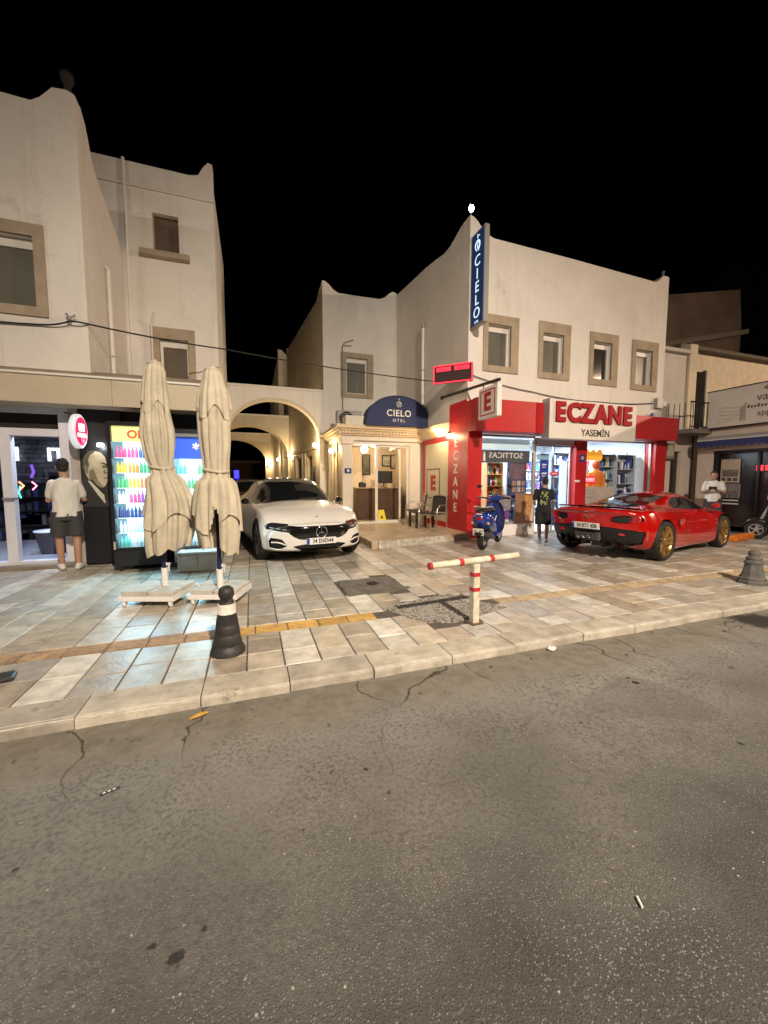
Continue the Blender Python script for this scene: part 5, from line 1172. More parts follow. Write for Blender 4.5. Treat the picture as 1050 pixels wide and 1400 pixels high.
for z in (.325,.475): MB().bbox(-.039,.039,-.039,.039,z,z+.045,.004).build('red_band', br_, tb)
q = MB().tube([(-.52,-.0,.625),(.54,0,.645)], .033, 14); q.build('crossbar', bw, tb)
for a, b in ((-.53,-.50),(-.20,-.15),(.17,.22)): MB().tube([(a,0,.625+.02*(a+.52)/1.06),(b,0,.625+.02*(b+.52)/1.06)], .035, 14).build('red_band', br_, tb)
MB().bbox(-.07,.07,-.07,.07,0,.012,.004).build('foot_plate', mat('rusty', (.10,.06,.035), .8, var=.4, vscale=15), tb)
ok = thing('orange_kerb', 'low bright orange kerb block behind the red sports car nose', 'kerb block', (11.35,5.95,0), R(12)); MB().bbox(-.75,.6,-.1,.1,0,.13,.02).build('block', mat('kerb_orange', (.75,.20,.02), .5, var=.3, vscale=5), ok)

# ================================================================ terrace chairs and table
tubem = mat('satin_aluminium', (.62,.60,.55), .3, metal=.9); wick = mat('dark_wicker', (.035,.024,.018), .7, bump=.6, bscale=120)
def armchair(label, x, y, rz):
    t = thing('terrace_chair', label, 'chair', (x,y,.152), rz, None)
    for s in (-1,1):
        MB().tube([(.27*s,-.26,0),(.27*s,-.24,.40),(.28*s,-.22,.58),(.28*s,-.12,.655),(.28*s,.10,.655),(.25*s,.24,.62)], .014, 8).build('arm_and_front_leg', tubem, t)
        MB().tube([(.25*s,.30,0),(.24*s,.22,.42),(.23*s,.30,.86)], .014, 8).build('rear_leg', tubem, t)
    MB().tube([(-.26,-.24,.41),(.26,-.24,.41)], .012, 8).build('seat_rail', tubem, t); MB().tube([(-.24,.22,.42),(.24,.22,.42)], .012, 8).build('seat_rail', tubem, t)
    MB().bbox(-.25,.25,-.24,.23,.415,.435,.008).build('seat', wick, t)
    MB().slab(rect(-.23,.23,.46,.88), [], lambda u,v,w: (u, .225+(v-.42)*.18+.05*(u/.23)**2+w, v), 0, .018).build('backrest', wick, t)
    MB().tube([(-.23,.30,.86),(-.1,.30,.90),(.1,.30,.90),(.23,.30,.86)], .012, 8).build('top_rail', tubem, t)
armchair('dark wicker armchair beside the red wall, nearest the platform edge', 4.42, 8.95, R(-60)); armchair('dark wicker armchair beside the glass door and the low table', 4.5, 10.35, R(-110))
lt = thing('low_table', 'low dark square table between the two terrace chairs', 'table', (4.42,9.68,.152)); MB().bbox(-.27,.27,-.27,.27,.40,.44,.01).build('table_top', wick, lt)
for i in (-1,1):
    for j in (-1,1): MB().bbox(i*.235-.03,i*.235+.03,j*.235-.03,j*.235+.03,0,.40,.006).build('leg', wick, lt)

# ================================================================ scooter
def tyre_rim(parent, name, c, r, w, rimm, tyrem, spokes=5, rr=.62, hub=.2):
    wh = bpy.data.objects.new(name, None); C.objects.link(wh); wh.parent = parent; wh.location = c
    prof = [(r*rr,-w*.42),(r*.90,-w*.5),(r*.975,-w*.40),(r,-w*.2),(r,w*.2),(r*.975,w*.40),(r*.90,w*.5),(r*rr,w*.42),(r*(rr-.03),w*.3),(r*(rr-.03),-w*.3),(r*rr,-w*.42)]
    MB().lathe(prof, (0,0,0), 40, ax=1, caps=False).build('tyre', tyrem, wh)
    rm = MB().lathe([(r*(rr+.02),-w*.43),(r*(rr-.05),-w*.38),(r*(rr-.08),0),(r*(rr-.05),w*.38),(r*(rr+.02),w*.43),(r*(rr-.02),w*.3),(r*(rr-.02),-w*.3),(r*(rr+.02),-w*.43)], (0,0,0), 40, ax=1, caps=False)
    rm.lathe([(.001,-w*.36),(r*hub*.55,-w*.36),(r*hub,-w*.3),(r*hub,w*.3),(r*hub*.55,w*.36),(.001,w*.36)], (0,0,0), 18, ax=1)
    for k in range(spokes):
        a = 2*PI*k/spokes+.3; sw = r*.075
        for s in (-1,1):
            d = Vector((math.cos(a),0,math.sin(a))); p_ = Vector((-math.sin(a),0,math.cos(a)))
            i0 = d*r*hub*.8; i1 = d*r*(rr-.04); y0 = s*w*.30; y1 = s*w*.38
            vs = []
            for (pp_, yy, ww) in ((i0,y0,sw*1.3),(i1,y1,sw*.8)):
                for (sg_, dy) in ((-1,-.012*s),(1,-.012*s),(.7,.012*s),(-.7,.012*s)): vs.append(pp_+p_*ww*sg_+Vector((0,yy+dy,0)))
            rm.add(vs, [(0,1,5,4),(1,2,6,5),(2,3,7,6),(3,0,4,7),(0,3,2,1),(4,5,6,7)])
    MB().lathe([(r*.02,-w*.1),(r*rr*.8,-w*.1),(r*rr*.8,w*.1),(r*.02,w*.1)], (0,0,0), 24, ax=1).build('brake_disc', mat('brake_dark', (.05,.05,.05), .5, metal=.5), wh)
    rm.build('rim', rimm, wh); return wh
tyrem = mat('tyre_rubber', (.012,.012,.012), .7, bump=.2, bscale=90)
def scooter(label, loc, rz, paint, chrome=tubem):
    t = thing('motor_scooter', label, 'scooter', loc, rz)
    tyre_rim(t, 'wheel', (-.62,0,.225), .225, .11, alu, tyrem, 5); tyre_rim(t, 'wheel', (.60,0,.225), .225, .10, alu, tyrem, 5)
    def loft(name, m, st, n=20, e=2.4):
        q = MB(); vs = []
        for (x, zc, hw, hh) in st:
            for k in range(n):
                a = 2*PI*k/n; ca, sa = math.cos(a), math.sin(a)
                vs.append((x, hw*math.copysign(abs(ca)**(2/e), ca), zc+hh*math.copysign(abs(sa)**(2/e), sa)))
        fs = [(i*n+k, i*n+(k+1)%n, (i+1)*n+(k+1)%n, (i+1)*n+k) for i in range(len(st)-1) for k in range(n)]
        q.add(vs, fs, True); q.add(vs[:n], [tuple(range(n))]); q.add(vs[-n:], [tuple(range(n))]); return q.build(name, m, t)
    loft('rear_body', paint, [(-.88,.66,.05,.07),(-.84,.64,.13,.13),(-.74,.61,.19,.17),(-.55,.58,.205,.19),(-.35,.53,.19,.2),(-.18,.46,.17,.2),(-.05,.40,.15,.16)])
    loft('seat', mat('seat_black', (.02,.018,.018), .5), [(-.80,.82,.08,.03),(-.72,.83,.15,.045),(-.45,.83,.165,.05),(-.2,.81,.15,.05),(-.03,.77,.10,.04)])
    loft('floorboard', paint, [(-.10,.28,.17,.06),(.1,.25,.19,.045),(.32,.27,.18,.06)])
    # leg shield: a curved plate
    q = MB()
    def lsf(u, v):
        z = .24+.74*v; hw = cat_curve([0,.2,.5,.8,1],[.14,.20,.225,.19,.10], v); y = (u*2-1)*hw
        x = .36-.02*v*4-.05*v + .10*(1-(y/max(hw,.01))**2)*(.9)
        return (x, y, z)
    q.grid(17, 22, lsf); q.grid(17, 22, lambda u, v: tuple(a-b for a, b in zip(lsf(u,v), (.05,0,0)))); q.build('leg_shield', paint, t)
    loft('steering_column', paint, [(.30,.72,.06,.2),(.36,.75,.075,.26),(.42,.72,.05,.2)])
    loft('front_mudguard', paint, [(.42,.40,.05,.05),(.5,.44,.075,.06),(.62,.47,.08,.055),(.76,.42,.065,.05),(.84,.33,.03,.03)])
    loft('headset', paint, [(.16,1.02,.10,.03),(.22,1.03,.17,.055),(.30,1.05,.16,.07),(.38,1.03,.11,.06),(.42,1.02,.05,.03)])
    MB().tube([(.60,.0,.225),(.52,.0,.5),(.34,0,.98)], .03, 8).build('fork', galv, t)
    for s in (-1,1):
        MB().tube([(.24,s*.14,1.03),(.2,s*.26,1.05),(.13,s*.36,1.04)], [.018,.018,.021], 8).build('handlebar_grip', black, t)
        MB().tube([(.2,s*.27,1.06),(.24,s*.30,1.20),(.22,s*.33,1.27)], .007, 6).build('mirror_stalk', black, t)
        MB().sphere((.215,s*.34,1.30), .055, 12, (.35,1.1,.75)).build('mirror', black, t)
        MB().sphere((-.80,s*.16,.57), .04, 10, (1,.9,.7)).build('indicator', mat('indicator_amber', (.6,.35,.12), .3), t)
    MB().lathe([(.001,0),(.07,0),(.075,-.03),(.06,-.05)], (.43,0,1.03), 16, ax=0).build('headlight', mat('lamp_glass', (.6,.6,.6), .1), t)
    MB().grid(10, 10, lambda u, v: (.34-.10*v+.06*(1-(u*2-1)**2), (u*2-1)*(.20-.07*v**3), 1.05+.34*v)).build('windscreen', glass_mat('smoked_screen', (.55,.53,.45)), t, fix=False)
    MB().tube([(-.42,.15,.87),(-.60,.17,.90),(-.82,.13,.90),(-.88,0,.90),(-.82,-.13,.90),(-.60,-.17,.90),(-.42,-.15,.87)], .016, 8).build('grab_rail', chrome, t)
    MB().sphere((-.86,0,.665), .06, 14, (.6,1.25,.8)).build('tail_light', mat('tail_red', (.30,.01,.015), .2), t)
    MB().bbox(-.885,-.873,-.06,.06,.75,.77,.002).build('badge', white, t)
    pl_ = MB().bbox(-.006,.006,-.11,.11,-.075,.075,.004).build('number_plate', white, t, loc=(-.93,0,.40), rot=(0,R(-14),0))
    for z in (.032,-.032):
        for k in (-2,-1,1,2): MB().box(-.0075,-.0065,k*.038-.012,k*.038+.012,z-.02,z+.02).build('character', gt, pl_)
    MB().slab([(-.9,.47),(-.66,.5),(-.66,.46),(-.95,.33),(-.96,.36)], [], lambda u,v,w: (u,w,v), -.06, .06).build('mudflap', black, t)
    loft('engine', mat('engine_grey', (.10,.10,.10), .5, metal=.5), [(-.66,.26,.05,.09),(-.5,.27,.11,.11),(-.3,.28,.11,.1),(-.15,.3,.06,.08)])
    MB().tube([(-.28,-.15,.22),(-.5,-.17,.27),(-.85,-.18,.36)], [.03,.05,.055], 10).build('exhaust', mat('exhaust_dark', (.06,.06,.06), .4, metal=.7), t)
    MB().tube([(-.2,.08,.24),(-.3,.15,.1),(-.26,.2,.0)], .014, 6).build('side_stand', galv, t)
    MB().slab([(-.48,.62),(-.36,.7),(-.33,.7),(-.44,.6)], [], lambda u,v,w: (u,w,v), -.207, -.2).build('side_badge', white, t)
    return t
sc_blue = mat('scooter_blue', (.012,.035,.22), .22, coat=.6, spec=.6)
scooter('blue motor scooter with smoked windscreen parked by the red pharmacy column', (4.98,7.2,0), R(40), sc_blue)
scooter('black motor scooter beside the dark agency window cut off by the picture edge', (11.95,5.35,0), R(105), mat('scooter_black', (.012,.012,.013), .25, coat=.5))

# ================================================================ litter on the road
lf = MB(); n = 12
for s in (-1,1): lf.add([(.06*math.cos(PI*k/n)*1.0, s*.022*math.sin(PI*k/n), .004+.008*math.sin(PI*k/n)) for k in range(n+1)]+[(0,0,.002)], [(k,k+1,n+1) for k in range(n)])
tag(lf.build('fallen_leaf', mat('leaf_yellow', (.42,.25,.05), .7, var=.3, vscale=40), None, loc=(-.35,2.57,RZ+.006), rot=(0,0,.4), fix=False), 'yellow fallen leaf lying in the gutter below the rubber bollard', 'leaf')
lbx = tag(MB().bbox(-.04,.04,-.009,.009,0,.004,.001).build('litter_strip', black, None, loc=(-.68,2.06,RZ+.008), rot=(0,0,.35)), 'small black strip with white marks lying on the asphalt', 'litter')
for k in range(3): MB().box(-.028+.02*k,-.016+.02*k,-.004,.004,.0042,.005).build('mark', white, lbx)
tag(MB().tube([(-.02,0,.004),(.015,.004,.004)], .004, 8).build('cigarette_butt', white, None, loc=(1.26,.88,RZ+.006), rot=(0,0,1.0)), 'white cigarette butt on the open asphalt', 'cigarette butt')
tag(MB().grid(6, 6, lambda u, v: (u*.09, v*.06, .012+.02*noise.noise((u*3,v*3,1)))).build('paper_scrap', white, None, loc=(2.45,2.58,RZ+.004), rot=(0,0,.5), fix=False), 'crumpled white paper scrap at the foot of the kerb', 'paper')
rng = random.Random(3)
for k in range(26):
    x, y = rng.uniform(-2,6), rng.uniform(2.2,2.66) if k < 16 else rng.uniform(.6,2.2); r = rng.uniform(.006,.016)
    q = MB().sphere((0,0,0), r, 7, (1.2,.9,.6)); q.v = [(a*(1+.3*noise.noise((a*90,b*90,c*90+k))), b, c) for a, b, c in q.v]
    tag(q.build('loose_stone', stn_, None, loc=(x,y,RZ+r*.35), rot=(0,0,k)), 'tiny loose grey stone lying on the road', 'stone', 'loose stones on the road')
# ================================================================ cars: one sculpted skin, cut into its parts by region
def car_skin(xs, tab, g_front, g_rear, nx=190, nv=130, ncap=60, rnd=.09):
    """tab: dict of station tables zb, zt, hw, zw, hs, zs, hr, zr ; returns grid of points [i][j] (half section j=0 bottom centre .. top centre)"""
    def T(k, x): return cat_curve(xs, tab[k], x)
    def section(x):
        zb, zt, hw, zw, hs, zs, hr, zr = (T(k, x) for k in ('zb','zt','hw','zw','hs','zs','hr','zr'))
        pts = [(0,zb),(hw*.55,zb),(hw*.86,zb),(hw*.965,zb+.05),(hw*.99,zb+.16),(hw,zw),(hs+(hw-hs)*.35,zs-(zs-zw)*.22),(hs,zs),(hs*.35+hr*.65,zs*.42+zr*.58),(hr,zr),(hr*.80,zr+(zt-zr)*.55),(hr*.45,zr+(zt-zr)*.88),(0,zt)]
        # smooth it (Chaikin, ends kept)
        for _ in range(2):
            q = [pts[0]]
            for a, b in zip(pts, pts[1:]):
                q += [(a[0]*.75+b[0]*.25, a[1]*.75+b[1]*.25), (a[0]*.25+b[0]*.75, a[1]*.25+b[1]*.75)]
            q.append(pts[-1]); pts = q
        # resample evenly
        L = [0]
        for a, b in zip(pts, pts[1:]): L.append(L[-1]+math.hypot(b[0]-a[0], b[1]-a[1]))
        out = []; k = 0
        for j in range(nv):
            s = L[-1]*j/(nv-1)
            while k < len(L)-2 and L[k+1] < s: k += 1
            t = (s-L[k])/max(1e-9, L[k+1]-L[k]); out.append((pts[k][0]+(pts[k+1][0]-pts[k][0])*t, pts[k][1]+(pts[k+1][1]-pts[k][1])*t))
        return out
    x0, x1 = xs[0], xs[-1]; rows = []
    def cap(x, sec, sgn):
        zc = (sec[0][1]+sec[-1][1])/2; rr = []
        for c in range(1, ncap+1):
            t = c/ncap
            if t < .25:
                a = t/.25*PI/2; sc_y = [max(0, p[0]-rnd*(1-math.cos(a))) for p in sec]; f = 1-(rnd*.8)*(1-math.cos(a))/max(.1,(sec[-1][1]-sec[0][1])/2); dx = rnd*math.sin(a)
                base = [(y, zc+(p[1]-zc)*f) for y, p in zip(sc_y, sec)]; last = base; lastx = x+sgn*dx
            else:
                s = 1-(t-.25)/.75; base = [(p[0]*s, zc+(p[1]-zc)*s) for p in last]
            rr.append([(lastx, p[0], p[1]) for p in base])
        return rr
    secR = section(x0); rows += [r for r in reversed(cap(x0, secR, -1))]
    for i in range(nx):
        x = x0+(x1-x0)*i/(nx-1); rows.append([(x, p[0], p[1]) for p in section(x)])
    rows += cap(x1, section(x1), 1)
    out = []
    for r in rows:
        o = []
        for (x, y, z) in r:
            wf = max(0, min(1, (x-(x1-.75))/.75)); wr = max(0, min(1, ((x0+.7)-x)/.7))
            o.append((x+wf*wf*g_front(y,z)+wr*wr*g_rear(y,z), y, z))
        out.append(o)
    return out
def car_parts(root, rows, classify, mats, wheels, inset):
    """split the mirrored skin into part objects; classify(c, n) gives a part name or None (hole)"""
    nv = len(rows[0]); nr = len(rows); buckets = {}
    V = [[Vector(p) for p in r] for r in rows]
    def fcls(i, j):
        q = [V[i][j], V[i+1][j], V[i+1][j+1], V[i][j+1]]; c = (q[0]+q[1]+q[2]+q[3])/4
        n = (q[1]-q[3]).cross(q[2]-q[0])
        if n.length < 1e-12: return None
        n.normalize()
        if n.dot(c-Vector((c.x*.9,0,.6))) < 0: n = -n
        if c.y > .35:
            for (wx, wz, wr_) in wheels:
                if (c.x-wx)**2+(c.z-wz)**2 < wr_*wr_: return 'hole'
        return classify(c, n)
    K = [[fcls(i,j) for j in range(nv-1)] for i in range(nr-1)]
    nbr = {}
    def link(a, b): nbr.setdefault(a, set()).add(b); nbr.setdefault(b, set()).add(a)
    for i in range(nr-1):
        for j in range(nv-1):
            if j+1 < nv-1 and K[i][j] != K[i][j+1]: link((i,j+1),(i+1,j+1))
            if i+1 < nr-1 and K[i][j] != K[i+1][j]: link((i+1,j),(i+1,j+1))
    for _ in range(10):      # ease the stair steps out of the part outlines
        new = {}
        for v, ns in nbr.items():
            if len(ns) == 2 and v[1] not in (0, nv-1):
                a, b = ns; new[v] = V[v[0]][v[1]]*.5+(V[a[0]][a[1]]+V[b[0]][b[1]])*.25
        for v, p in new.items(): V[v[0]][v[1]] = p
    for side in (1,-1):
        for i in range(nr-1):
            for j in range(nv-1):
                k = K[i][j]
                if k == 'hole': continue
                if k: 
                    key = k
                    if isinstance(k, tuple): key = k[0] if side == 1 else k[1]
                    buckets.setdefault((key, k if not isinstance(k, tuple) else k[0], side if isinstance(k, tuple) else 0), []).append((i,j,side))
    objs = {}
    for (key, base, sd), cells in buckets.items():
        idx = {}; vs = []; fs = []
        def vid(i, j, s):
            jj = (i, j, s if j not in (0, nv-1) else 0)
            if jj not in idx:
                p = V[i][j]; idx[jj] = len(vs); vs.append([p.x, p.y*s, p.z])
            return idx[jj]
        for (i,j,s) in cells:
            f = [vid(i,j,s), vid(i+1,j,s), vid(i+1,j+1,s), vid(i,j+1,s)]
            if s < 0: f.reverse()
            f2 = []
            for v in f:
                if v not in f2: f2.append(v)
            if len(f2) > 2: fs.append(tuple(f2))
        m, d = mats[base]
        mb = MB(); mb.add(vs, fs, True)
        o = mb.build(base, m, root)
        if d:
            me = o.data; ns = [v.normal.copy() for v in me.vertices]
            bm = bmesh.new(); bm.from_mesh(me); bmesh.ops.recalc_face_normals(bm, faces=bm.faces); bm.normal_update()
            cx = Vector((0,0,.6))
            for v in bm.verts:
                nn = v.normal
                if nn.dot(v.co-Vector((v.co.x*.9,0,.6))) < 0: nn = -nn
                v.co += nn*d
            bm.to_mesh(me); bm.free()
        objs[(base, sd)] = o
    return objs
def shut_lines(root, rows, polys):
    dk_ = mat('shut_gap', (.004,.004,.004), .8); pts = [p for r in rows[::2] for p in r if p[1] > .5]
    for poly in polys:
        q = []
        for (a, b) in zip(poly, poly[1:]):
            for k in range(6): q.append((a[0]+(b[0]-a[0])*k/6, a[1]+(b[1]-a[1])*k/6))
        q.append(poly[-1])
        ys = []
        for (x, z) in q:
            near = sorted(((p[0]-x)**2+(p[2]-z)**2, p[1]) for p in pts)[:4]; ys.append(sum(n_[1] for n_ in near)/4)
        for s in (-1,1): MB().tube([(x, s*(y-.0015), z) for (x, z), y in zip(q, ys)], .0035, 5).build('panel_gap', dk_, root)
def wheel_wells(root, wheels, hw):
    for (wx, wz, wr_) in wheels:
        for s in (-1,1):
            q = MB(); n = 24
            vs = []
            for k in range(n+1):
                a = -PI*.15+PI*1.3*k/n
                vs += [(wx+wr_*math.cos(a), s*(hw-.03), wz+wr_*math.sin(a)), (wx+wr_*math.cos(a), s*(hw-.36), wz+wr_*math.sin(a))]
            q.add(vs, [(2*k,2*k+1,2*k+3,2*k+2) for k in range(n)], True)
            q.add([vs[2*k+1] for k in range(n+1)], [tuple(range(n+1))]); q.build('wheel_well', black, root, fix=False)
carglass = mat('car_glass', (.008,.009,.010), .05, spec=.4)
# ---------------------------------------------------------------- white electric sedan
def sedan(label, loc, rz, paint, detail=True):
    t = thing('sedan_car', label, 'car', loc, rz)
    xs = [-2.55,-2.35,-2.0,-1.5,-1.0,-.4,.1,.5,.9,1.25,1.6,2.0,2.3,2.52]
    tab = dict(zb=[.36,.26,.2,.19,.18,.18,.18,.18,.18,.18,.18,.18,.2,.22],
        zt=[.98,1.06,1.18,1.34,1.44,1.505,1.50,1.42,1.24,1.06,.995,.915,.82,.70],
        hw=[.84,.90,.945,.962,.95,.945,.945,.945,.95,.958,.963,.95,.91,.86],
        zw=[.62,.62,.62,.60,.56,.55,.55,.55,.55,.56,.58,.58,.55,.5],
        hs=[.74,.80,.85,.88,.885,.885,.885,.885,.885,.885,.88,.86,.80,.74],
        zs=[.90,.95,.99,1.0,.985,.97,.955,.945,.935,.925,.90,.83,.74,.62],
        hr=[.55,.58,.60,.60,.62,.64,.64,.64,.66,.70,.72,.68,.62,.54],
        zr=[.95,1.01,1.11,1.24,1.34,1.40,1.395,1.31,1.13,.985,.95,.875,.785,.67])
    gf = lambda y, z: -.34*(abs(y)/.88)**2.6 + (.10-.55*(z-.5)**2 if z < .8 else .05) - .1
    gr = lambda y, z: .22*(abs(y)/.86)**2.2 - .02
    rows = car_skin(xs, tab, gf, gr) if detail else car_skin(xs, tab, gf, gr, 90, 60, 16)
    wh = [(1.70,.355,.395),(-1.51,.355,.395)]
    side_win = [(1.12,.965),(.86,1.10),(.45,1.30),(.1,1.385),(-.4,1.41),(-.9,1.37),(-1.4,1.25),(-1.75,1.12),(-1.9,1.03),(-1.2,1.005),(0,.985)]
    def cls(c, n):
        x, y, z = c.x, abs(c.y), c.z
        if x > 1.95 and n.x > .12:
            # band of dark panel and head lamps
            top = .672-.02*(y/.8)**2+.055*max(0,(y-.35)/.5)
            if y < .52:
                low = .435+.10*max(0,(y-.30)/.22)**2
                if low < z < top-.01: return 'front_panel'
                if top-.01 <= z < top+.006: return 'light_strip'
            elif y < .865:
                low = .555+.05*(y-.52)/.34; hi = top+.015-.06*max(0,(y-.78)/.1)
                if low < z < hi: return ('headlight','headlight')
            if y < .50-.2*max(0,(.33-z)/.1) and .235 < z < .375-.06*(y/.5)**2: return 'lower_grille'
            tri = [(.56,.33),(.63,.44),(.80,.47),(.84,.40),(.82,.30),(.66,.275)]
            if inpoly(y, z, tri): return ('air_intake','air_intake')
            if z < .245: return 'bumper_lip'
        if z < .27 and x < 1.95: return 'sill'
        if abs(n.y) > .35 and inpoly(x, z, side_win) and z > .96:
            return ('side_window','side_window')
        ya = cat_curve([.28,.7,1.0,1.3],[.625,.69,.78,.84], x)
        if .30 < x < 1.26+.10*(1-(y/.8)**2) and n.z > .2 and y < ya and z > 1.0-.02*y: return 'windshield'
        if -1.3 < x < .27 and n.z > .75 and y < .56: return 'roof_panel'
        if -2.3 < x < -1.4 and n.z > .4 and y < .52: return 'rear_window'
        return 'body'
    hl = mat('headlamp_dark', (.02,.02,.024), .08, spec=.7, coat=.6); gp = mat('gloss_black', (.008,.008,.009), .12, coat=.5); pb_ = mat('matt_black', (.012,.012,.012), .5)
    mats = {'body': (paint, 0), 'front_panel': (gp,-.006), 'light_strip': (mat('light_strip', (.75,.75,.72), .2), .002), 'headlight': (hl,-.004), 'lower_grille': (pb_,-.03), 'air_intake': (pb_,-.03), 'bumper_lip': (pb_,0), 'sill': (pb_,0), 'side_window': (carglass,-.006), 'windshield': (carglass,-.004), 'roof_panel': (gp,0), 'rear_window': (carglass,-.004)}
    car_parts(t, rows, cls, mats, wh, 0)
    wheel_wells(t, wh, .955)
    for (wx, wz, _) in wh:
        for s in (-1,1): tyre_rim(t, 'wheel', (wx, s*.84, .355), .355, .23, mat('grey_alloy', (.30,.30,.31), .3, metal=.9), tyrem, 10, .74)
    if not detail: return t
    fx = max(p[0] for r in rows for p in r if p[1] < .05 and .45 < p[2] < .65)
    shut_lines(t, rows, [[(1.12,.94),(1.17,.70),(1.10,.40),(1.0,.30),(.1,.30),(.06,.6),(.04,.96)], [(.06,.30),(-.85,.30),(-1.02,.45),(-1.1,.7),(-1.12,.98)]])
    fr_pts = [p for r in rows for p in r if p[0] > 1.6]
    def fsx(y, z, off=.004):
        y = abs(y); b = sorted(((p[1]-y)**2+(p[2]-z)**2, -p[0]) for p in fr_pts)[:6]
        return max(-q[1] for q in b[:4])+off
    def on(pts): return [(fsx(y,z), y, z) for y, z in pts]
    st = MB(); n = 28
    st.tube([(fx+.012, .095*math.cos(2*PI*k/n), .558+.095*math.sin(2*PI*k/n)) for k in range(n+1)], .008, 6)
    for k in range(3):
        a = PI/2+2*PI*k/3; st.tube([(fx+.012,0,.558),(fx+.012,.09*math.cos(a),.558+.09*math.sin(a))], [.011,.004], 5)
    st.build('star_badge', mat('chrome', (.75,.75,.76), .15, metal=1.), t)
    MB().sphere((fx-.26,0,.80), .018, 8, (1,1,.4)).build('hood_badge', pb_, t)
    pl = MB().bbox(-.008,.008,-.26,.26,-.056,.056,.004).build('number_plate', mat('plate_white', (.72,.72,.70), .4), t, loc=(fx+.012,0,.405))
    MB().box(.0082,.0095,-.258,-.215,-.054,.054).build('plate_band', mat('plate_blue', (.02,.05,.35), .4), pl)
    text('lettering', '34 EN0544', black, pl, .105, Matrix(((0,0,1,.0095),(1,0,0,.022),(0,1,0,0),(0,0,0,1))), .0008, .002, sx=.78)
    for s in (-1,1):
        m_ = MB().grid(14, 10, lambda u, v: (.82+.09*math.cos(2*PI*u)*math.sin(PI*v)-.02, s*(1.0-.075*math.cos(PI*v)*1.0), 1.02+.06*math.sin(2*PI*u)*math.sin(PI*v)), True)
        mm = m_.build('mirror', gp, t, weld=True); MB().box(.79,.86,*sorted((s*.90,s*1.0)),.965,.99).build('stalk', pb_, mm)
        for k in range(3):   # head lamp elements
            MB().tube(on([(s*(.57+.085*k), .605+.010*k),(s*(.625+.085*k), .612+.010*k)]), .010, 6).build('lamp_element', mat('lamp_silver', (.55,.56,.58), .2, metal=.6), t)
        wv = MB().tube(on([(s*.56,.36),(s*.63,.455),(s*.72,.475),(s*.80,.48),(s*.835,.41),(s*.82,.30),(s*.74,.272),(s*.66,.262)]), .009, 6); wv.build('intake_trim', paint, t)
        wv = MB().tube([(a-.012,b,c) for a,b,c in on([(s*.58,.35),(s*.66,.385),(s*.73,.395),(s*.79,.39)])], .014, 6); wv.build('intake_blade', paint, t)
        MB().tube([(1.05,s*.893,.955),(.2,s*.893,.975),(-1.0,s*.893,.998),(-1.85,s*.87,1.02)], .008, 6).build('window_trim', mat('chrome'), t)
        MB().bbox(.05,.27,*sorted((s*.948,s*.956)),.79,.815,.003).build('door_handle', mat('chrome'), t)
    return t
# car frame: x forward. The sedan's nose points at the road.
wpaint = mat('pearl_white', (.72,.70,.66), .22, coat=.7, spec=.5)
a = R(8.0); nose = Vector((1.11,6.52,0)); fwd = Vector((math.sin(a),-math.cos(a),0)); ctr = nose - fwd*2.60
sedan('white electric sedan parked nose to the road in the arched driveway', ctr, math.atan2(fwd.y, fwd.x), wpaint)
c2 = Vector((-.05,15.6,0)); f2 = Vector((math.sin(R(7)),-math.cos(R(7)),0))
sedan('dark parked car in the passage behind the white sedan', c2, math.atan2(f2.y, f2.x), mat('dark_paint', (.02,.017,.016), .25, coat=.6), False)

